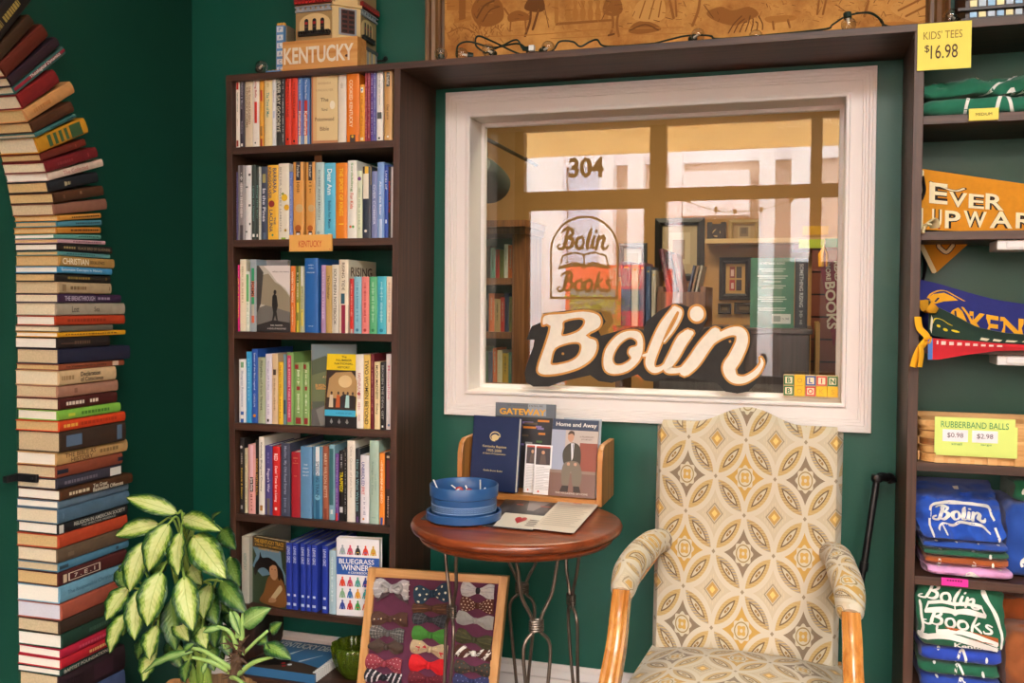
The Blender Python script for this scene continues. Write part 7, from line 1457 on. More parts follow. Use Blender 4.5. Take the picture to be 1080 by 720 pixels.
def d_gate(b, W, mi, M, w, h):
    rect2(b, 0, 1, .84, 1, W, mi('5a6068'), .0003); rect2(b, .55, .85, .86, 1, W, mi('8a9098'), .0004); rect2(b, 0, 1, 0, .84, W, mi('2c2a2c'), .0003)
    tx(b, mi, M, w, h, 'GATEWAY', .46, .90, .78, .075, 'd99a1e', .03, .001); tx(b, mi, M, w, h, 'SPRING ISSUE', .5, .975, .6, .02, '4a4a4c', 0, .001)
    r = random.Random(4)
    for k in range(26):
        x, y = r.uniform(.05, .9), r.uniform(.45, .82); a = r.uniform(.03, .12); rect2(b, x-a, min(1, x+a), y-.012, y+.012, W, mi(r.choice(['c8c0b0', '8a8a88', 'c87a2a', '4a6a3a', '7a6a9a', '5a4a3a', 'd8d4cc'])), .0005+.00005*k)
in_rack(521, 500, 584, 506, 0, 0, -.03, -.036, .270, .008, '3a3c40', d_gate, 'dark magazine with yellow GATEWAY title at the back of the rack', .05, 'magazine')
def d_pam(b, W, mi, M, w, h):
    rect2(b, .08, .92, .60, .96, W, mi('3a3034'), .0004); poly2(b, [(.3, .62), (.7, .62), (.62, .8), (.38, .8)], W, mi('5a4a44'), .0006); disc2(b, .5, .85, .1, W, mi('c09070'), .0007, 10, .04); rect2(b, .1, .9, .94, .975, W, mi('b84a3a'), .0006)
    for k in range(16): rect2(b, .12, .88 if k % 4 else .6, .55-k*.03, .558-k*.03, W, mi('a0a0a4'), .0005)
    disc2(b, .3, .06, .06, W, mi('c84a3a'), .0006, 8, .02)
in_rack(552, 514, 567, 515, 0, 0, -.095, -.097, .150, .004, 'e8e6e8', d_pam, 'narrow white pamphlet with photo, left one of a pair in the rack', .16, 'pamphlet')
in_rack(562, 516, 580, 519, 0, 0, -.112, -.114, .152, .004, 'eceaec', d_pam, 'narrow white pamphlet with photo, in front of its twin in the rack', .14, 'pamphlet')
def d_home(b, W, mi, M, w, h):
    rect2(b, 0, 1, 0, 1, W, mi('b5a8a0'), .0003); rect2(b, 0, 1, .86, 1, W, mi('2f3a52'), .0005); rect2(b, 0, .1, .7, 1, W, mi('3a465c'), .0004); rect2(b, .0, 1, 0, .3, W, mi('7a5a50'), .0004); rect2(b, 0, 1, .30, .34, W, mi('8a7468'), .0005); rect2(b, .62, 1, .34, .7, W, mi('8f4a3a'), .00045); rect2(b, 0, .3, .34, .86, W, mi('9aa0b4'), .00042)
    tx(b, mi, M, w, h, 'Home and Away', .52, .925, .88, .07, 'e2ded6', .012, .001); tx(b, mi, M, w, h, "A PROFESSOR'S", .76, .78, .3, .022, '4a443e', 0, .001); tx(b, mi, M, w, h, 'JOURNEY', .76, .745, .24, .022, '4a443e', 0, .001)
    poly2(b, smooth2([(.30, .42), (.26, .56), (.34, .66), (.48, .70), (.62, .65), (.66, .5), (.62, .36), (.46, .34)]), W, mi('3e382e'), .0008)   # jacket
    poly2(b, [(.43, .69), (.50, .69), (.49, .5), (.46, .46)], W, mi('d8d8dc'), .001); poly2(b, [(.46, .68), (.49, .68), (.485, .54)], W, mi('8a8a98'), .0012)
    poly2(b, smooth2([(.30, .42), (.26, .28), (.30, .14), (.42, .14), (.46, .34), (.52, .14), (.66, .14), (.70, .3), (.62, .44), (.46, .46)]), W, mi('74685a'), .0011)   # trousers
    poly2(b, [(.29, .14), (.43, .14), (.42, .06), (.24, .06)], W, mi('2c221e'), .0012); poly2(b, [(.53, .14), (.66, .14), (.70, .06), (.54, .06)], W, mi('2c221e'), .0012)
    poly2(b, smooth2([(.36, .74), (.36, .80), (.42, .835), (.48, .81), (.48, .75), (.43, .70)]), W, mi('b98a70'), .0013); poly2(b, smooth2([(.35, .80), (.40, .85), (.48, .84), (.49, .79), (.44, .815)]), W, mi('4a3626'), .0014)
    disc2(b, .40, .42, .035, W, mi('b98a70'), .0014, 8, .022); disc2(b, .55, .42, .035, W, mi('b98a70'), .0014, 8, .022); tx(b, mi, M, w, h, 'THE MAGAZINE OF HOME', .5, .045, .7, .022, 'd8d0c4', 0, .001)
in_rack(578, 519, 627, 525, 0, 0, -.118, -.126, .236, .006, 'b5a8a0', d_home, 'magazine titled Home and Away with a seated man in a dark jacket, in the rack', .20, 'magazine', tiltx=.12)
in_rack(590, 512, 630, 518, 0, 0, -.10, -.104, .238, .006, 'aab0ba', None, 'pale magazine standing behind Home and Away at the right of the rack', .20, 'magazine', tiltx=.08)
# blue bucket of lollipops in its lid
BX, BYY = -.861, -.537
BLUE = mat('2a5184', .35, var=.04, scale=20)
bk = thing('candy_tub', (BX, BYY, TZ), 'round blue plastic tub with a white lace band, standing in its lid on the table', 'tub')
z = TZ+.0006
LID = [(0, 0), (.096, 0), (.100, .003), (.101, .022), (.098, .024), (.095, .022), (.094, .004), (0, .003)]
b = MB(); b.lathe([(r_, z+q_) for r_, q_ in LID], 56, (BX, BYY, 0)); b.build('lid', BLUE, parent=bk, ang=50)
b = MB(); b.lathe([(r_, z+q_) for r_, q_ in [(0, .0035), (.084, .0035), (.0865, .006), (.088, .062), (.0915, .064), (.0925, .092), (.091, .094), (.089, .092), (.0865, .064), (.084, .009), (0, .008)]], 56, (BX, BYY, 0)); b.build('body', BLUE, parent=bk, ang=50)
b = MB(); n = 64
for row in range(3):
    for k in range(n):
        a = 2*pi*k/n; c = Vector((BX+.0878*cos(a), BYY+.0878*sin(a), z+.031+row*.0052)); M = frame(c, (-sin(a), cos(a), 0), (0, 0, 1)); W = lambda x, y, q_=0, M=M: M @ Vector((x, y, q_))
        ribbon(b, [(.0032*cos(q_), .0024*sin(q_)) for q_ in [2*pi*j/6 for j in range(6)]], W, 0, .0002, .0005, closed=True, n=2)
for zz_ in (.0275, .0445): b.tube([Vector((BX+.0877*cos(2*pi*k/64), BYY+.0877*sin(2*pi*k/64), z+zz_)) for k in range(64)], .0007, 5, closed=True)
b.build('lace_band', mat('7f9cc4', .8), parent=bk, smooth=False)
r = random.Random(2)
spots = [(-.075, -.02, -.5, -.2), (-.02, -.01, .9, .2), (.01, .02, -.6, .7), (.02, -.03, .5, -.5), (.055, .01, .15, -.5), (-.03, .035, -.9, .1), (.035, .045, .5, .6), (-.05, .0, .9, .3), (.0, -.05, .7, .2)]
for k, (dx, dy, tx_, ty_) in enumerate(spots):
    c = Vector((BX+dx*.8, BYY+dy*.8, z+.058+.004*(k % 3))); d = Vector((tx_, ty_, .55 if k not in (0, 4) else 1.2)).normalized(); col = ['b8342c', 'd0a898', '8a2a4a', 'c87a3a', 'd8c0b4', 'b04a4a', '4a8a5a', 'd8b0a8', 'a82a30'][k]; nm = ['red', 'blush', 'plum', 'orange', 'cream', 'brick', 'green', 'pink', 'scarlet'][k]
    b = MB(); b.tube([c, c+d*(.05 if k in (0, 4) else .028)], .0019, 7); o = b.build('lollipop', mat('efeeec', .5), label=f'wrapped {nm} lollipop with white stick in the blue tub', cat='lollipop', group='lollipops in the blue tub')
    b = MB(); b.lathe([(0, -.013), (.009, -.010), (.0135, 0), (.009, .010), (0, .013)], 10, c); b.build('candy', mat(col, .25), parent=o)
# papers lying on the table
def flat_paper(name, quad, z0, th, cols, draw, label, cat):
    P = [atZ(u, v, TZ) for u, v in quad]; b = MB(); ms = [mat(c, .35) if isinstance(c, str) else c for c in cols]
    lo = [Vector((p.x, p.y, z0)) for p in P]; hi = [Vector((p.x, p.y, z0+th)) for p in P]
    b.hexa(lo+hi, 0)
    W = lambda x, y, q_=0: (hi[0].lerp(hi[1], x)).lerp(hi[3].lerp(hi[2], x), y)+Vector((0, 0, q_))
    if draw: draw(b, W, ms)
    return b.build(name, ms, label=label, cat=cat, smooth=False)
z1 = TZ+.0006
def d_dark(b, W, ms):
    for x, y, w_, h_, m in ((.1, .5, .3, .2, 1), (.5, .3, .4, .25, 2), (.2, .1, .3, .2, 1), (.6, .65, .3, .2, 3)): rect2(b, x, x+w_, y, y+h_, W, m, .0004+.0001*m)
flat_paper('magazine', [(508, 555), (560, 559), (588, 531), (534, 527)], z1, .003, ['2c2a2c', '4a4444', '3a2a2c', '8a3a34'], d_dark, 'dark glossy magazine lying under the heart leaflet on the table', 'magazine')
def d_heart(b, W, ms):
    rect2(b, 0, 1, .0, .48, W, 1, .0003); poly2(b, [(0, .5), (.3, .58), (.6, .5), (1, .62), (1, 1), (0, 1)], W, 0, .0004); poly2(b, [(.3, 1), (.45, .62), (.6, .62), (.8, 1)], W, 3, .0006); rect2(b, .66, .9, .8, .83, W, 4, .0008); rect2(b, .1, .26, .8, .83, W, 4, .0008)
    P = [(.50+.14*(16*sin(q)**3)/16, .27+.13*(13*cos(q)-5*cos(2*q)-2*cos(3*q)-cos(4*q))/16) for q in [2*pi*k/24 for k in range(24)]]; poly2(b, P, W, 2, .0010)
    for k in range(4): rect2(b, .72, .95, .1+k*.06, .125+k*.06, W, 5, .0008)
flat_paper('leaflet', [(520, 557), (562, 561), (590, 533), (545, 529)], z1+.0035, .002, ['3a3638', 'd6cec0', 'b3282c', '8a8080', 'b0482c', '6a5a50'], d_heart, 'glossy leaflet with a red heart lying on the table', 'leaflet')
def d_let(b, W, ms):
    for k in range(13): rect2(b, .08, .92-(k % 4)*.05, .88-k*.06, .895-k*.06, W, 1, .0005)
    rect2(b, .4, .6, .94, .965, W, 2, .0005)
flat_paper('letter', [(561, 560), (605, 565), (632, 534), (589, 531)], z1+.006, .0008, [mat('d4c8ba', .7), 'a09484', 'b8503c'], d_let, 'cream printed letter lying beside the heart leaflet on the table', 'paper')
flat_paper('magazine', [(444, 548), (500, 553), (505, 538), (462, 532)], z1, .003, ['3c3a3c', '55504e'], None, 'dark magazine whose corner shows beneath the blue tub', 'magazine')
bk.location.z += .0035
for o in list(bpy.data.objects):
    if o.name.startswith('lollipop'): o.location.z += .0035

# ================================================================== THE BOARD OF BOW TIES
yt, ybt = -.325, -.372
TLc, TRc = atY(390, 598, yt), atY(537, 607, yt); BLc, BRc = atY(378, 720, ybt), atY(525, 720, ybt)
ext = 1.85
BLc = TLc+(BLc-TLc)*ext; BRc = TRc+(BRc-TRc)*ext
zmin = min(BLc.z, BRc.z)
ex = (TRc-TLc).normalized(); ey = ((TLc-BLc)+(TRc-BRc)).normalized(); ey = (ey-ex*ey.dot(ex)*.0).normalized(); nrm = ex.cross(ey).normalized()
def BW(s_, t): return (TLc.lerp(TRc, s_)).lerp(BLc.lerp(BRc, s_), t)
def on_board(u, v, lift=0):
    d = ray(u, v); o = TLc+nrm*lift; return CAM + d*((o-CAM).dot(nrm)/d.dot(nrm))
# stretch so that the board reaches the floor
t_floor = (TLc.z-.004)/(TLc.z-BLc.z)
BLc = TLc+(BLc-TLc)*t_floor; BRc = TRc+(BRc-TRc)*t_floor; dz = BLc.z-BRc.z
bd = thing('display_board', TLc.lerp(TRc, .5), 'wooden framed plum board pinned with bow ties, leaning in front of the bookcase', 'display board')
W_ = (TRc-TLc).length; H_ = (TLc-BLc).length; fs_ = .026/W_; ft = .026/H_
def bar(s0, s1, t0, t1, d0=-.012, d1=.012):
    b = MB(); c = [BW(s0, t1), BW(s1, t1), BW(s1, t0), BW(s0, t0)]; b.hexa([p+nrm*d0 for p in c]+[p+nrm*d1 for p in c]); return b
PINE = wood('b07a42', 'd8a468', 2, .45, .7); PINEX = wood('b07a42', 'd8a468', 0, .45, .7)
for a in ((0, fs_, 0, 1), (1-fs_, 1, 0, 1)): bar(*a).build('frame_rail', PINE, parent=bd, smooth=False, bevel=.0015)
for a in ((fs_, 1-fs_, 0, ft), (fs_, 1-fs_, 1-ft, 1)): bar(*a).build('frame_rail', PINEX, parent=bd, smooth=False, bevel=.0015)
b = MB(); b.cloth(lambda u, v: BW(lerp(fs_, 1-fs_, u), lerp(1-ft, ft, v)) + nrm*(.0015*noise.noise(Vector((u*9, v*20, 1)))), 30, 60, .006); b.build('backing_cloth', mat('5a2740', .95, var=.10, scale=40, bump=.3, bscale=300, sheen=.3), parent=bd)
def bow(zx, zy, w_, h_, tilt, col, pat, label, kcol=None, shape='fly', tail=False):
    u, v = 370+zx/3.724, 580+zy/3.724; c = on_board(u, v, .004)
    sc = 1/ (FPX/ (c-CAM).dot(_F)); w = w_/3.724*sc/2; h = h_/3.724*sc/2
    ax = ex*cos(radians(tilt))+ey*sin(radians(tilt)); ay = ey*cos(radians(tilt))-ex*sin(radians(tilt)); M = frame(c, ax, ay); sd = zx*.01
    def hh(x):
        a = abs(x)
        if shape == 'fly': return lerp(.34, 1.0, sm(a/.72)) - (.10*sm((a-.72)/.28))
        if shape == 'dia': return lerp(.34, 1.0, sm(a/.55))*(1-.62*max(0, (a-.55)/.45))
        return lerp(.42, .85, sm(a/.5))
    def fn(s_, t):
        x = (s_-.5)*2; y = (t-.5)*2; a = abs(x); k = hh(x)
        z = .004+.011*(a**.5)*(1-abs(y)**2.2)*(.6+.4*cos(y*7*(1-a))) + .0015*noise.noise(Vector((x*6+sd, y*5, sd)))
        return M @ Vector((x*w*(1-.05*y*y), y*k*h + .06*h*sin(x*3+sd), z))
    Wt = sheetW(fn, 1); b = MB(); b.cloth(fn, 22, 10, .002, 0); ms = [mat(col, .8, var=.10, scale=120)]
    for p in pat:
        if p[0] == 'dots':
            ms.append(mat(p[1], .8)); m = len(ms)-1; r_ = p[2]
            for i in range(p[3]):
                for j in range(p[4]): disc2(b, (i+.5+.5*(j % 2)*(1 if p[3] > 3 else 0))/(p[3]+.5), (j+.5)/p[4], r_, lambda x, y, q_=0: Wt(min(.99, max(.01, x)), min(.98, max(.02, y)), .0014), m, .0014, 9, r_*w/h*.9)
        elif p[0] == 'stripes':
            ms.append(mat(p[1], .8)); m = len(ms)-1
            for i in range(p[2]): x = (i+.5)/p[2]; ribbon(b, [(max(.01, min(.99, x-p[3])), .03), (x, .5), (max(.01, min(.99, x+p[3])), .97)], lambda x, y, q_=0: Wt(x, y, .0013+.0001*(i % 3)), m, .0013, p[4], n=4)
        elif p[0] == 'hstripes':
            ms.append(mat(p[1], .8)); m = len(ms)-1
            for i in range(p[2]): y = (i+.5)/p[2]; ribbon(b, [(.02, y), (.35, lerp(y, .5, .35)), (.65, lerp(y, .5, .35)), (.98, y)], lambda x, y, q_=0: Wt(x, y, .0013), m, .0013, p[3], n=4)
        elif p[0] == 'diam':
            ms.append(mat(p[1], .8)); m = len(ms)-1
            for x, y in p[2]: poly2(b, [(x-.06, y), (x, y-.3), (x+.06, y), (x, y+.3)], lambda x, y, q_=0: Wt(x, max(.02, min(.98, y)), .0013), m)
    o = b.build('bow_tie', ms, label=label, cat='bow tie', group='bow ties pinned to the plum board', loc=tuple(c))
    if tail:
        for s_ in (-1, 1):
            b = MB(); b.cloth(lambda p_, q_: M @ Vector((s_*(.15+.75*p_)*w, -h*(.35+.8*p_)+(q_-.5)*h*.5*(1+.3*p_), .006+.004*sin(p_*5))), 8, 4, .002); b.build('tail', [mat('4a3a3c', .8, var=.5, scale=60)], parent=o)
            b = MB(); b.tube(catmull([M @ Vector((s_*x*w, y*h, .012)) for x, y in ((.1, .1), (.45, .5), (.62, .1), (.4, -.3), (.12, -.1))], 6), .010, 8, flat=.5); b.build('loop', ms[0], parent=o)
    b = MB(); kw_, kh = w*.13, h*.40; b.lathe([(0, -kh), (kw_*.75, -kh*.95), (kw_, -kh*.4), (kw_*1.05, 0), (kw_, kh*.4), (kw_*.75, kh*.95), (0, kh)], 14, (0, 0, .009), 0, frame(M @ Vector((0, 0, 0)), ax, nrm) @ Matrix.Rotation(0, 4, 'X') if False else M @ Matrix(((1, 0, 0, 0), (0, 0, 1, 0), (0, 1, 0, 0), (0, 0, 0, 1))) @ Matrix.Translation((0, .009, -.009)))
    b.build('knot', mat(kcol or col, .8, var=.10, scale=120), parent=o)
TI = [
 (165, 150, 150, 76, 0, 'a8a4a4', [('hstripes', 'c8c4c4', 3, .05)], 'silvery gathered bow tie with loops and floral ends, top corner of the board', None, 'fly', True),
 (158, 268, 155, 56, 2, '4e3228', [('dots', 'd8c09a', .022, 5, 1), ('dots', '7a90b8', .016, 2, 1)], 'brown bow tie with a row of cream and blue dots', None, 'fly'),
 (148, 325, 145, 56, -4, '5c5856', [('hstripes', '84807c', 4, .03), ('stripes', '3c3a3a', 12, .0, .012)], 'grey tweed bow tie on the board', None, 'fly'),
 (143, 378, 150, 56, 0, '4a3a32', [], 'plain dark taupe bow tie with pointed ends', None, 'dia'),
 (135, 443, 155, 60, -4, '8a3440', [('dots', 'd8b8b4', .012, 9, 4)], 'dusty red bow tie with white pin dots', None, 'fly'),
 (133, 498, 160, 52, -3, '1c1a22', [('stripes', 'c4bcc0', 7, .05, .022)], 'black bow tie with pale slanting stripes', None, 'fly'),
 (322, 170, 150, 74, 10, '22384a', [('dots', 'ddd2b4', .034, 5, 3)], 'large navy bow tie with cream polka dots', None, 'fly'),
 (315, 228, 145, 46, 3, '4e3020', [('hstripes', '6a4630', 3, .04)], 'brown satin bow tie under the polka dot one', None, 'bat'),
 (315, 272, 145, 50, -2, '2e2e32', [('stripes', '4c4c52', 8, .05, .012), ('hstripes', '55555a', 3, .02)], 'charcoal checked bow tie', None, 'fly'),
 (315, 332, 148, 58, -2, '3e7a2c', [], 'plain bright green bow tie', None, 'fly'),
 (313, 387, 158, 56, -5, 'b09a7a', [('diam', 'a8242c', [(.2, .5), (.36, .55), (.84, .45)]), ('dots', 'd8c070', .018, 4, 2)], 'beige bow tie with red diamonds', None, 'fly'),
 (308, 450, 158, 66, -3, 'c4141c', [], 'plain bright red bow tie', None, 'fly'),
 (305, 506, 158, 54, 0, '5c1622', [('dots', 'a04a50', .010, 9, 4)], 'maroon bow tie with tiny specks under the red one', None, 'fly'),
 (503, 158, 138, 58, -3, 'bcbab8', [('hstripes', 'a4a2a4', 3, .03)], 'pale grey bow tie with a black knot', '232124', 'fly'),
 (500, 216, 140, 58, -2, '5a3024', [('dots', 'd8c4b0', .020, 9, 5)], 'brown bow tie with a grid of cream dots', None, 'fly'),
 (492, 275, 155, 54, -6, '9a9794', [], 'plain silver grey satin bow tie', None, 'fly'),
 (487, 350, 150, 58, -10, '3c3a22', [('hstripes', '54522e', 3, .03)], 'olive tweed bow tie', None, 'fly'),
 (486, 403, 155, 50, -3, '4a281c', [('stripes', 'ddd8d0', 4, .12, .05)], 'brown and white bow tie with a white knot', 'ddd8d0', 'fly'),
 (482, 464, 150, 54, -3, '37332c', [('dots', '7a4a2c', .02, 6, 3), ('dots', '3a5a5a', .014, 5, 2)], 'dark paisley bow tie with rust and teal flecks', None, 'fly'),
 (478, 513, 150, 46, 0, '2a3056', [('dots', '6a70a0', .016, 7, 3)], 'blue patterned bow tie low in the outer column', None, 'fly'),
]
for t in TI: bow(*t)
# ================================================================== ARMCHAIR
m, nt, bsdf = newmat('damask', .85); U_, V_, _z = uvxy(nt)
bsdf.inputs['Sheen Weight'].default_value = .15
s_ = U_ + V_; t_ = U_ - V_
fs1, ft1 = s_.fr(), t_.fr(); a_ = (fs1-.5).ab(); b_ = (ft1-.5).ab(); mxx = a_.mx(b_); mnn = a_.mn(b_)
dist = ((1.0-mxx)*(1.0-mxx) + mnn*mnn).sq()
petal = dist < .70
par = (s_.fl()+t_.fl()).mod2() > .5                      # the two kinds of cell
par2 = s_.fl().mod2() > .5
horiz = a_ > b_                                          # which way the petal runs
ed = (dist-.705).ab() < .045
inner = (dist-.600).ab() < .018
dc = a_.mx(b_); di = a_ + b_
dx = (a_+b_); sca = (((fs1-.5)*6.2832*5.0)); 
# cream ground; odd cells grey or gold
c = nmix(par, lin('b5a78f'), nmix(par2, lin('7c6a56'), lin('b38c44')))
star = (a_*a_+b_*b_).sq()
ph = NX.op('ARCTAN2', fs1-.5, ft1-.5); lob = NX.op('COSINE', ph*8.0)*.022 + .215
scal = (star < lob); c = nmix(NX.op('MULTIPLY', scal, par), c, lin('bdb29a'))
ring = NX.op('MULTIPLY', (star-.158).ab() < .012, par); c = nmix(ring, c, lin('8a7448'))
cen = NX.op('MULTIPLY', star < (NX.op('COSINE', ph*4.0)*.02+.10), par); c = nmix(cen, c, lin('b8924a'))
cen2 = NX.op('MULTIPLY', star < .035, par); c = nmix(cen2, c, lin('bdb29a'))
ev = 1.0-par
sm_d = NX.op('MULTIPLY', mxx < .105, ev); c = nmix(sm_d, c, lin('b08a4a')); 
sm_r = NX.op('MULTIPLY', (mxx-.135).ab() < .010, ev); c = nmix(sm_r, c, lin('8a7a60'))
sm_c = NX.op('MULTIPLY', mxx < .05, ev); c = nmix(sm_c, c, lin('d8b468'))
dots = NX.op('MULTIPLY', NX.op('MULTIPLY', (mxx-.19).ab() < .022, NX.op('SINE', (fs1+ft1)*75.0) > .35), ev); c = nmix(dots, c, lin('bfae92'))
pc = nmix(horiz, lin('b0925c'), nmix(par2, lin('8f8478'), lin('a08458')))
al = (1.0-mxx*2.0).ab()
lens = NX.op('MULTIPLY', dist < .56, petal); 
hatch = NX.op('MULTIPLY', NX.op('SINE', (fs1-ft1)*90.0) > .2, petal); pc = nmix(hatch, pc, lin('b59a68'))
pc = nmix(lens, pc, lin('b9ac92')); core = NX.op('MULTIPLY', (dist-.56).ab() < .013, petal); pc = nmix(core, pc, lin('6a543a'))
swl = NX.op('MULTIPLY', NX.op('MULTIPLY', dist < .525, (NX.op('SINE', (mnn*34.0)+al*9.0)) > .45), petal); pc = nmix(swl, pc, lin('8a6a3c'))
c = nmix(petal, c, pc); c = nmix(NX.op('MULTIPLY', (dist-.655).ab() < .010, petal), c, lin('bdb29c')); c = nmix(ed, c, lin('beb39f'))
node = NX.op('MULTIPLY', (a_ > .468), (b_ > .468)); c = nmix(node, c, lin('8a7a64'))
nt.links.new(c, bsdf.inputs['Base Color'])
nz = nt.nodes.new('ShaderNodeTexNoise'); nz.inputs['Scale'].default_value = 900; bp = nt.nodes.new('ShaderNodeBump'); bp.inputs['Strength'].default_value = .15; bp.inputs['Distance'].default_value = .001
nt.links.new(nz.outputs[0], bp.inputs['Height']); nt.links.new(bp.outputs[0], bsdf.inputs['Normal'])
DAM = m
PWX, PWZ = .1555, .196                                   # pattern repeat across and up
CXC = -.133
ac = thing('armchair', (CXC, -.55, 0), 'patterned cream and gold upholstered armchair with polished wooden arms under the window', 'armchair')
LP = atY(787.5, 462.5, -.25)
def uvback(co): return ((co.x-LP.x)/PWX, (co.z-LP.z)/PWZ)
def uvseat(co): return ((co.x-LP.x)/PWX, (co.y+.36)/(PWZ*.92)+.35)
def uvarm(co): return ((co.y*1.1)/PWX+.2, (co.z+co.x)/PWZ*1.3)
ztop = 1.012; zpk = 1.056; zbot = .40; hw = .245; cxb = (atY(692, 446, -.25).x+atY(890, 450, -.25).x)/2
def topz(s): x = (s-.5)*2; return ztop + (zpk-ztop)*(.5+.5*cos(pi*min(1, abs(x)/.62)))
def yfront(z): return lerp(-.375, -.245, (z-zbot)/(zpk-zbot))
def hwid(z): return lerp(.226, .236, (z-zbot)/(zpk-zbot))
def fback(s, t):        # a loop of the section runs round front, side and rear
    z = lerp(zbot, topz(s), t); x = (s-.5)*2; return Vector((cxb+x*hwid(z), yfront(z) - .028*(1-abs(x)**3.5)*(1-abs(2*t-1)**5), z))
b = MB(); nu, nv = 36, 40
b.grid(fback, nu, nv)
def frear(s, t): p = fback(s, t); return Vector((p.x, yfront(p.z)+.085, p.z))
b.grid(lambda s, t: frear(1-s, t), nu, nv)
def rim(pf, pr, n):     # rounded join between front and rear
    for k in range(n):
        pass
def roll(path_f, path_r, out, n):
    rows = []
    for k in range(n+1):
        f = path_f(k/n); r_ = path_r(k/n); o_ = out(k/n); rows.append([f.lerp(r_, q)+o_*sin(pi*q)*.016 for q in (0, .12, .3, .5, .7, .88, 1)])
    vs = [p for rw in rows for p in rw]; b.add(vs, [(i*7+j, i*7+j+1, (i+1)*7+j+1, (i+1)*7+j) for i in range(n) for j in range(6)])
roll(lambda q: fback(q, 1), lambda q: frear(q, 1), lambda q: Vector((0, 0, 1)), nu)
roll(lambda q: fback(0, 1-q), lambda q: frear(0, 1-q), lambda q: Vector((-1, 0, 0)), nv)
roll(lambda q: fback(1, q), lambda q: frear(1, q), lambda q: Vector((1, 0, 0)), nv)
roll(lambda q: fback(1-q, 0), lambda q: frear(1-q, 0), lambda q: Vector((0, 0, -1)), nu)
b.build('backrest', DAM, parent=ac, uv=uvback, ang=60)
# seat
sz0, sz1, syb, syf = .335, .455, -.345, -.93
def fseat(s, t):
    x = (s-.5)*2; hwd = lerp(.245, .285, t); y = lerp(syb, syf, t); dome = (1-abs(x)**3)*(1-abs(2*t-1)**4)
    return Vector((CXC+x*hwd, y, sz1-.03+.052*dome))
b = MB(); b.grid(lambda s, t: fseat(s, 1-t), 30, 30)
edge = [fseat(k/30, 1) for k in range(31)]+[fseat(1, 1-k/30) for k in range(1, 31)]+[fseat(1-k/30, 0) for k in range(1, 31)]+[fseat(0, k/30) for k in range(1, 30)]
n = len(edge); cx_ = Vector((CXC, (syb+syf)/2, 0)); lv = []
for d, zz_ in ((0, None), (.010, sz1-.05), (.012, sz1-.08), (.006, sz0)):
    for p in edge: q = Vector((p.x-cx_.x, p.y-cx_.y, 0)).normalized()*d; lv.append(Vector((p.x+q.x, p.y+q.y, p.z if zz_ is None else zz_)))
b.add(lv, [(k*n+i, (k+1)*n+i, (k+1)*n+(i+1) % n, k*n+(i+1) % n) for k in range(3) for i in range(n)]+[tuple(3*n+i for i in range(n))])
b.build('seat', DAM, parent=ac, uv=uvseat, ang=60)
CW_ = wood('9a5a22', 'cf9248', 2, .25, .6, .5)
b = MB(); b.box(CXC-.27, CXC+.27, -.92, -.89, .27, .335); b.box(CXC-.24, CXC+.24, -.37, -.34, .27, .335)
for x in (-.265, .24): b.box(CXC+x, CXC+x+.025, -.9, -.35, .27, .335)
b.build('seat_rail', CW_, parent=ac, smooth=False, bevel=.003)
def beam(b, P, sx, sy, n=8):       # a shaped rail: rectangular section with reeded front, following P
    P = catmull(P, n); L = len(P); sec = [(-1, -1), (-.72, -1.12), (-.42, -.98), (-.14, -1.12), (.14, -1.12), (.42, -.98), (.72, -1.12), (1, -1), (1.05, 0), (1, 1), (0, 1.08), (-1, 1), (-1.05, 0)]
    k = len(sec); vs = []
    for i, p in enumerate(P):
        t = (P[min(i+1, L-1)]-P[max(i-1, 0)]).normalized(); xx = Vector((1, 0, 0)); yy_ = t.cross(xx); yy_ = yy_.normalized()
        if yy_.y < 0: yy_ = -yy_
        f = i/(L-1); ax_ = sx[0]+(sx[1]-sx[0])*f; ay_ = sy[0]+(sy[1]-sy[0])*f
        vs += [p+xx*a*ax_+yy_*c_*ay_ for a, c_ in sec]
    b.add(vs, [(i*k+j, i*k+(j+1) % k, (i+1)*k+(j+1) % k, (i+1)*k+j) for i in range(L-1) for j in range(k)]+[tuple(range(k-1, -1, -1)), tuple(range((L-1)*k, L*k))])
LPp, RPp = atY(656, 626, -.66), atY(897, 650, -.66)
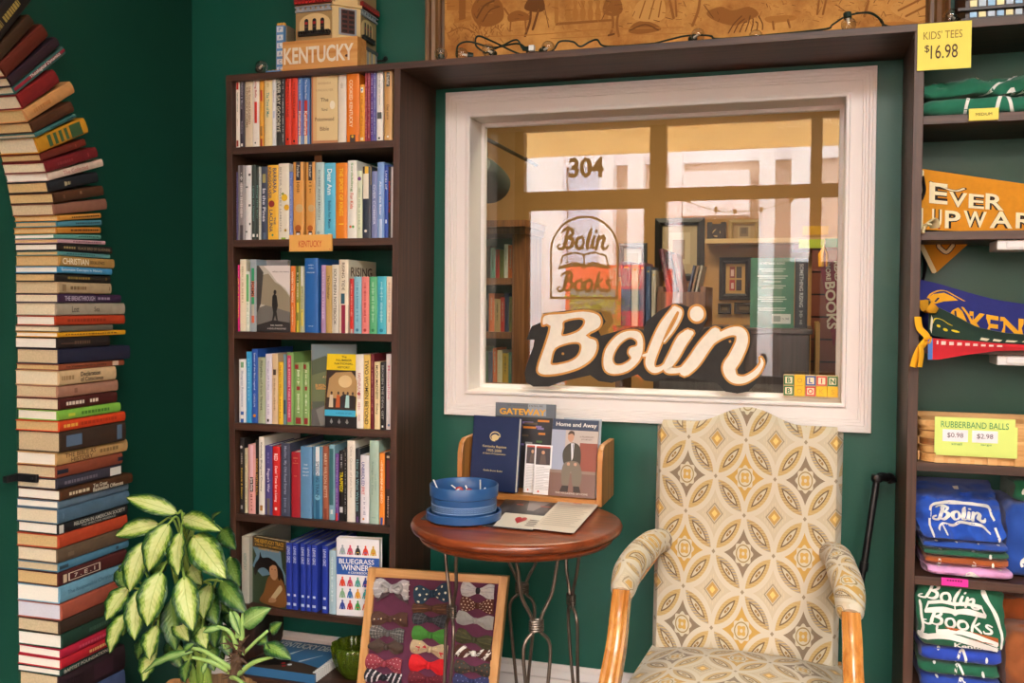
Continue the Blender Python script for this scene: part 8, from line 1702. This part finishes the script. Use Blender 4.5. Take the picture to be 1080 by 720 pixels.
for sg, P0, bot in ((-1, LPp, atY(638, 716, -.80)), (1, RPp, atY(905, 722, -.78))):
    xs = P0.x
    b = MB(); beam(b, [Vector((xs, -.655, P0.z+.012)), Vector((xs+sg*.004, -.665, P0.z-.05)), Vector((lerp(xs, bot.x, .45), -.70, P0.z-.12)), Vector((bot.x, -.775, P0.z-.22)), Vector((bot.x+sg*.004, -.82, .33)), Vector((bot.x, -.83, .27))], (.020, .024), (.020, .026)); b.build('arm_post', CW_, parent=ac, ang=30)
    # upholstered arm pad, from the back to the post
    pb_ = Vector((cxb+sg*.215, -.30, .705)); P = [pb_, Vector((cxb+sg*.235, -.37, .712)), Vector((lerp(pb_.x, xs, .7), -.47, .708)), Vector((xs, -.57, .690)), Vector((xs, -.635, .668)), Vector((xs, -.66, .655))]
    P = catmull(P, 5); n_ = len(P); rr_ = [.031*(.9+.3*sin(pi*min(1, (i+2)/n_)))*(1 if i < n_-2 else .85) for i in range(n_)]
    b = MB(); b.tube(P, rr_, 18); b.build('arm_pad', DAM, parent=ac, uv=uvarm, ang=70)
    b = MB(); beam(b, [Vector((cxb+sg*.235, -.28, .68)), Vector((cxb+sg*.25, -.40, .668)), Vector((xs, -.55, .648)), Vector((xs, -.66, .632))], (.014, .016), (.012, .014)); b.build('arm_rail', CW_, parent=ac, ang=30)
    b = MB(); x = CXC+sg*.262; beam(b, [Vector((x, -.895, .32)), Vector((x+sg*.006, -.90, .2)), Vector((x+sg*.002, -.905, .08)), Vector((x+sg*.012, -.92, .001))], (.024, .016), (.024, .016)); b.build('leg', CW_, parent=ac, ang=30)
    b = MB(); x = CXC+sg*.225; beam(b, [Vector((x, -.33, .42)), Vector((x, -.31, .25)), Vector((x, -.27, .08)), Vector((x, -.23, .001))], (.02, .016), (.02, .016)); b.build('leg', CW_, parent=ac, ang=30)
# black walking cane
cn = thing('walking_cane', (.19, -.1, 0), 'black folding walking cane leaning on the wall beside the second bookcase', 'cane')
BKP = mat('141416', .35); hd = atY(925, 504, -.09); jt = atY(911, 597, -.12); dirn = (hd-jt).normalized(); foot = jt - dirn*((jt.z-.002)/dirn.z)
b = MB(); b.tube([hd-dirn*.012, jt], .0095, 12); b.tube([jt, foot+dirn*.03], .0085, 12); b.build('shaft', BKP, parent=cn)
b = MB(); b.tube([jt-dirn*.012, jt+dirn*.012], .0125, 12); b.build('collar', BKP, parent=cn)
b = MB(); h2 = atY(939, 503, -.06); P = [hd+V(-.006, 0, .004), hd, hd.lerp(h2, .35)+V(0, 0, .003), hd.lerp(h2, .7), h2, h2+V(.006, .004, -.014)]; b.tube(catmull(P, 5), [.014]*6+[.0125]*20, 12); b.lathe([(0, -.012), (.014, -.010), (.0165, 0), (.014, .010), (0, .012)], 14, hd); b.build('handle', BKP, parent=cn)
b = MB(); b.lathe([(.013, 0), (.014, .004), (.010, .034)], 12, foot); b.build('rubber_tip', mat('1a1a1a', .8), parent=cn)
# ================================================================== PLANTS, BOOK AND BOWL AT THE FOOT OF THE BOOKCASE
def leaf_material(name, core, mid, edge_, vein, spread=.30):
    m, nt, bsdf = newmat(name, .42); x, y, _z = uvxy(nt); bsdf.inputs['Specular IOR Level'].default_value = .35
    tc = nt.nodes.new('ShaderNodeTexCoord'); n = nt.nodes.new('ShaderNodeTexNoise'); n.inputs['Scale'].default_value = 9; n.inputs['Detail'].default_value = 6
    mp = nt.nodes.new('ShaderNodeMapping'); mp.inputs['Scale'].default_value = (1.0, 2.2, 1); nt.links.new(tc.outputs['UV'], mp.inputs[0]); nt.links.new(mp.outputs[0], n.inputs[0])
    a = (y-.5).ab()*2.0                                  # 0 at the midrib, 1 at the margin
    edgev = a + (NX(n.outputs[0])-.5)*.75 + NX.op('POWER', x, 6.0)*.35 + NX.op('SINE', (x*62.0)-a*16.0)*.022
    r = nt.nodes.new('ShaderNodeValToRGB'); e = r.color_ramp.elements; e[0].position = .50-spread*.4; e[0].color = lin(core); e[1].position = .84; e[1].color = lin(edge_)
    q = e.new(.66-spread*.2); q.color = lin(mid)
    nt.links.new(edgev.v, r.inputs[0]); c = nmix(a < .035, r.outputs[0], lin(vein)); nt.links.new(c, bsdf.inputs['Base Color'])
    # raised side veins
    bp = nt.nodes.new('ShaderNodeBump'); bp.inputs['Strength'].default_value = .2; bp.inputs['Distance'].default_value = .002
    nt.links.new(NX.op('SINE', (x*62.0)-a*16.0).v, bp.inputs['Height']); nt.links.new(bp.outputs[0], bsdf.inputs['Normal']); return m
LM1 = leaf_material('variegated_leaf', 'b3bb78', '7f9a3c', '1d4418', '93a45a'); LM2 = leaf_material('green_leaf', '5f7a34', '2c5420', '12301a', '6a8a44', .45); LM3 = leaf_material('pale_veined_leaf', '7f9a58', '5f8240', '345a28', 'a0b478', .2)
STEMM = mat('7a9440', .5); STEMD = mat('4a3424', .7)
def leaf(parent, base, tip, width, m, up=(0, -.6, .8), curl=.12, name='leaf', cup=.12, n=16):
    base, tip = Vector(base), Vector(tip); ax = tip-base; L = ax.length; ax.normalize(); up = Vector(up); side = ax.cross(up).normalized(); nn = side.cross(ax).normalized()
    ph = rnd.uniform(0, 6)
    def fn(s, t):
        w = width*(sin(pi*min(1, s**.86))**.72)*(1-.12*s) if 0 < s < 1 else 0
        y = (t-.5)*2; return base + ax*L*s + side*w*.5*y + nn*(curl*L*(sin(pi*s)*.9) + cup*w*(abs(y)**1.5) + .010*width*sin(s*22+ph)*abs(y)*8*.5)
    b = MB(); b.grid(fn, n, 8)
    me_uv = []
    o = b.build(name, m, parent=parent, ang=80, solid=.0009)
    L_ = o.data.uv_layers.new(name='UVMap')
    W = n+1
    for lp in o.data.loops: i = lp.vertex_index; L_.data[lp.index].uv = ((i % W)/n, (i//W)/8)
    return o
PYB = -.86
def PQ(zx, zy, y): return atY(90+zx/3.273, 500+zy/3.273, y)
pt0 = atY(207, 740, PYB-.02); pot = Vector((pt0.x, PYB+.02, 0))
dp = thing('potted_plant', pot, 'bushy plant with large yellow green dark-edged leaves in a woven basket', 'plant')
b = MB()
def rip(q, z): return .02*sin(q*26)*(1 if int(z*60) % 2 else -1)
b.lathe([(.0, .001), (.10, .001), (.118, .06), (.13, .15), (.136, .25), (.138, .33), (.132, .345), (.125, .335), (.122, .26), (0, .26)], 104, pot, 0, ripple=rip); b.build('basket', wood('6a4a2c', 'a07c4e', 2, .7), parent=dp, ang=80)
b = MB(); b.lathe([(0, .30), (.08, .305), (.121, .295)], 28, pot); b.build('soil', mat('2c2018', .95, var=.3, scale=60), parent=dp)
crown = Vector((pot.x+.0, pot.y, .30)); b = MB()
tops = [PQ(330, 170, PYB), PQ(300, 300, PYB-.02), PQ(330, 420, PYB-.02), PQ(250, 480, PYB-.03), PQ(400, 460, PYB+.03)]
for k, t in enumerate(tops): b.tube(catmull([crown+V(.02*cos(k*1.3), .02*sin(k*1.3), 0), crown.lerp(t, .4)+V(.01, 0, .02), crown.lerp(t, .75), t], 6), [.011]*6+[.008]*7+[.006]*6, 9)
b.build('stem', STEMM, parent=dp)
LV = [((320, 135), (140, 80), 62, 1, -.02), ((255, 172), (104, 212), 66, 1, -.01), ((335, 150), (467, 196), 66, 1, -.03), ((290, 168), (218, 336), 92, 1, -.06), ((332, 196), (322, 352), 80, 1, -.07), ((372, 210), (488, 362), 104, 1, -.05),
      ((212, 230), (152, 406), 84, 1, -.03), ((152, 388), (72, 505), 78, 1, -.02), ((262, 335), (214, 526), 98, 1, -.10), ((340, 350), (372, 542), 88, 1, -.10), ((190, 395), (170, 574), 76, 1, -.07), ((142, 480), (84, 618), 72, 1, -.04),
      ((250, 520), (222, 642), 76, 1, -.08), ((298, 430), (312, 610), 74, 2, -.05), ((430, 378), (408, 500), 72, 1, -.02), ((466, 368), (556, 482), 70, 2, .0), ((498, 290), (534, 388), 62, 2, .06), ((245, 610), (200, 716), 78, 1, -.06),
      ((368, 310), (404, 384), 66, 1, -.0), ((318, 500), (358, 576), 62, 1, -.06), ((404, 528), (420, 602), 62, 1, -.03), ((455, 480), (448, 600), 62, 2, .02), ((122, 320), (138, 404), 48, 2, .04), ((300, 560), (332, 672), 66, 2, .02), ((470, 190), (520, 260), 60, 2, .08), ((260, 380), (250, 470), 60, 2, .03),
      ((380, 430), (440, 520), 70, 2, .05), ((180, 300), (120, 380), 60, 2, .06), ((440, 165), (472, 128), 20, 2, .05), ((350, 600), (380, 690), 60, 2, .04), ((400, 470), (470, 600), 76, 2, .10), ((430, 520), (480, 640), 74, 2, .12), ((370, 560), (390, 660), 66, 2, .09), ((420, 400), (500, 480), 70, 2, .12), ((280, 300), (240, 380), 66, 2, .08), ((160, 470), (130, 560), 60, 2, .06), ((220, 560), (180, 640), 60, 2, .06), ((480, 420), (530, 540), 66, 2, .12), ((420, 400), (455, 520), 76, 2, .0), ((395, 500), (400, 620), 70, 2, -.01), ((440, 560), (445, 680), 70, 2, .03), ((470, 520), (500, 630), 60, 2, .05), ((360, 640), (345, 720), 56, 2, -.03)]
bs2 = MB()
for k, (p0, p1, w_, kind, dy) in enumerate(LV):
    y = PYB+dy; A = PQ(*p0, y+.015); B = PQ(*p1, y-.02); sc = (A-CAM).dot(_F)/FPX/3.273
    leaf(dp, A, B, w_*sc*1.12, LM1 if kind == 1 else LM2, up=(rnd.uniform(-.3, .3), -.85, .5), curl=.10+rnd.uniform(-.03, .05))
    t = min(tops, key=lambda q: (q-A).length); bs2.tube(catmull([t.lerp(crown, .12), t.lerp(A, .5)+V(0, .01, .012), A, A+(B-A)*.08], 5), .0032, 6)
bs2.build('petiole', STEMM, parent=dp)
c = PQ(325, 690, PYB-.13); leaf(dp, c+V(.0, 0, -.01), c+V(-.01, -.02, -.06), .05, mat('8a6038', .8, var=.35, scale=60), curl=.25, name='dry_leaf')
# second plant, long pale stalks
QY = -1.06
p2 = Vector((PQ(520, 690, QY).x, QY, 0)); zs2 = PQ(520, 690, QY).z-.09
sp_ = thing('potted_plant', p2, 'small plant with arching pale stalks and striped round leaves in front of the bushy one', 'plant')
b = MB(); b.lathe([(0, .001), (.07, .001), (.085, .1), (.10, zs2-.14), (.105, zs2-.11), (.095, zs2-.11), (.09, zs2-.14), (0, zs2-.14)], 36, p2); b.build('pot', mat('5a4030', .7, var=.1, scale=20), parent=sp_)
hub = PQ(525, 640, QY); b = MB(); b.tube(catmull([Vector((p2.x, p2.y, zs2-.15)), PQ(515, 712, QY), hub, PQ(540, 575, QY)], 6), [.016]*7+[.013]*6+[.006]*6, 10)
r = random.Random(8)
for k in range(26): q = PQ(525+r.uniform(-18, 22), r.uniform(575, 700), QY); d = Vector((r.uniform(-1, 1), r.uniform(-1, 0), r.uniform(-.3, .9))).normalized()*.03; b.tube([q, q+d*.6, q+d], [.004, .002, .0006], 5)
b.build('trunk', STEMD, parent=sp_)
def stalk(pts, r0=.006, r1=.0035):
    P = catmull([PQ(x, y, QY+dy) for x, y, dy in pts], 6); n_ = len(P); b = MB(); b.tube(P, [lerp(r0, r1, i/(n_-1)) for i in range(n_)], 8); b.build('stalk', mat('86a45a', .5), parent=sp_)
stalk([(520, 680, 0), (460, 640, -.02), (410, 610, -.02), (370, 600, -.02)]); stalk([(510, 690, 0), (440, 650, -.03), (370, 632, -.03)]); stalk([(530, 690, 0), (580, 650, -.02), (648, 630, -.02)], .007); stalk([(540, 570, 0), (542, 520, 0), (545, 480, 0)], .007, .004)
stalk([(525, 600, 0), (500, 545, -.01), (455, 525, -.01)]); stalk([(530, 560, 0), (525, 500, -.005), (510, 478, 0)], .009, .005); stalk([(545, 620, 0), (590, 575, .0), (630, 540, .02)], .004); stalk([(500, 700, 0), (520, 705, -.03), (545, 720, -.04)], .006)
stalk([(480, 600, .01), (478, 560, .01), (483, 590, .0)], .003, .002)
def lf(p0, p1, w_, m, dy=0, up=(0, -.8, .6), curl=.1): A = PQ(*p0, QY+dy); B = PQ(*p1, QY+dy-.01); leaf(sp_, A, B, w_*(A-CAM).dot(_F)/FPX/3.273, m, up=up, curl=curl)
lf((545, 520), (640, 462), 72, LM3, 0, (.2, -.9, .4)); lf((500, 470), (536, 560), 26, LM3, -.005); lf((470, 530), (405, 545), 28, LM3, -.01); lf((375, 612), (195, 690), 44, LM3, -.03, (0, -.5, .8)); lf((375, 585), (335, 615), 34, LM2, -.02)
lf((640, 630), (622, 580), 30, LM2, -.02); lf((618, 588), (712, 640), 60, LM2, -.02, (.2, -.7, .7)); lf((640, 545), (680, 510), 44, LM2, .02, (.1, -.9, .3)); lf((600, 560), (628, 585), 50, LM2, .03); lf((420, 650), (405, 690), 24, LM3, -.03); lf((545, 720), (560, 760), 40, LM3, -.04)
# big derby book lying on the bottom shelf
dz_ = .15+.0006; b = MB()
A, B = atZ(304, 675, .181), atZ(372, 682, .181); C_, D_ = atZ(345, 725, .181), atZ(262, 712, .181)
x1 = atY(369, 681, -.03).x; y1 = -.03; y0 = -.275
x0 = max(atY(296, 674, y1).x, LX0+.010+T+.012)
b.box(x0, x1, y0, y1, dz_, dz_+.028, 0); W = plane((x0, y0, dz_+.028), (1, 0, 0), (0, 1, 0)); wx, wy = x1-x0, y1-y0
M = frame((x0, y0, dz_+.028), (1, 0, 0), (0, 1, 0))
b.text('KENTUCKY DERBY', M @ Matrix.Translation((wx*.5, wy*.86, 0)), wx*.92, wy*.17, 1, .03)
poly2(b, [(0, 0), (wx, 0), (wx, wy*.2), (wx*.7, wy*.3), (wx*.4, wy*.34), (0, wy*.5)], W, 2, .0005)
poly2(b, smooth2([(wx*.0, wy*.3), (wx*.2, wy*.5), (wx*.4, wy*.42), (wx*.5, wy*.25), (wx*.3, wy*.1), (0, wy*.1)]), W, 3, .0007)
for u0, v0, u1, v1, w_ in ((.38, .55, .47, .76, .02), (.62, .34, .8, .62, .022)): ribbon(b, [(wx*u0, wy*v0, w_*wx), (wx*lerp(u0, u1, .5), wy*lerp(v0, v1, .5), w_*wx*.5), (wx*u1, wy*v1, .001)], W, 1, .0008)
for k, (x, y, m_) in enumerate(((.5, .14, 4), (.55, .2, 1), (.45, .22, 4), (.35, .45, 5), (.4, .4, 1), (.3, .5, 5))): disc2(b, wx*x, wy*y, wx*.03, W, m_, .0011+.0001*k, 8)
o = b.build('book', [mat('3f74a2', .3), mat('e4eaec', .5), mat('4a3a30', .5), mat('1c1614', .5), mat('a83030', .5), mat('d8b040', .5)], label='large blue KENTUCKY DERBY book lying flat at the foot of the bookcase', cat='book', smooth=False)
b = MB()
for k in range(12): y = lerp(y0+.015, y1-.1, k/11); b.box(x1-.012, x1+.004, y-.003, y+.003, dz_+.002, dz_+.031)
b.build('comb_binding', mat('e4e2de', .5), parent=o, smooth=False)
# green ribbed glass bowl
gp = atY(371, 718, -.20); gz = .15+.0006
GG = bpy.data.materials.new('green_glass'); GG.use_nodes = True; g = GG.node_tree.nodes['Principled BSDF']; g.inputs['Base Color'].default_value = lin('6a8020'); g.inputs['Roughness'].default_value = .08; g.inputs['Transmission Weight'].default_value = .55; g.inputs['IOR'].default_value = 1.45
b = MB(); gx = atY(374, 700, -.18).x
b.lathe([(0, 0), (.035, 0), (.04, .008), (.058, .03), (.07, .07), (.074, .105), (.070, .108), (.066, .10), (.06, .065), (.045, .03), (0, .016)], 96, (gx, -.18, gz), 0, ripple=lambda q, z: .05*sin(q*12)*min(1, max(0, z/.05)))
b.build('bowl', GG, label='ribbed dark green glass bowl beside the derby book at the foot of the bookcase', cat='bowl', ang=70)
for o in list(bpy.data.objects):
    if '_o' in o: del o['_o']
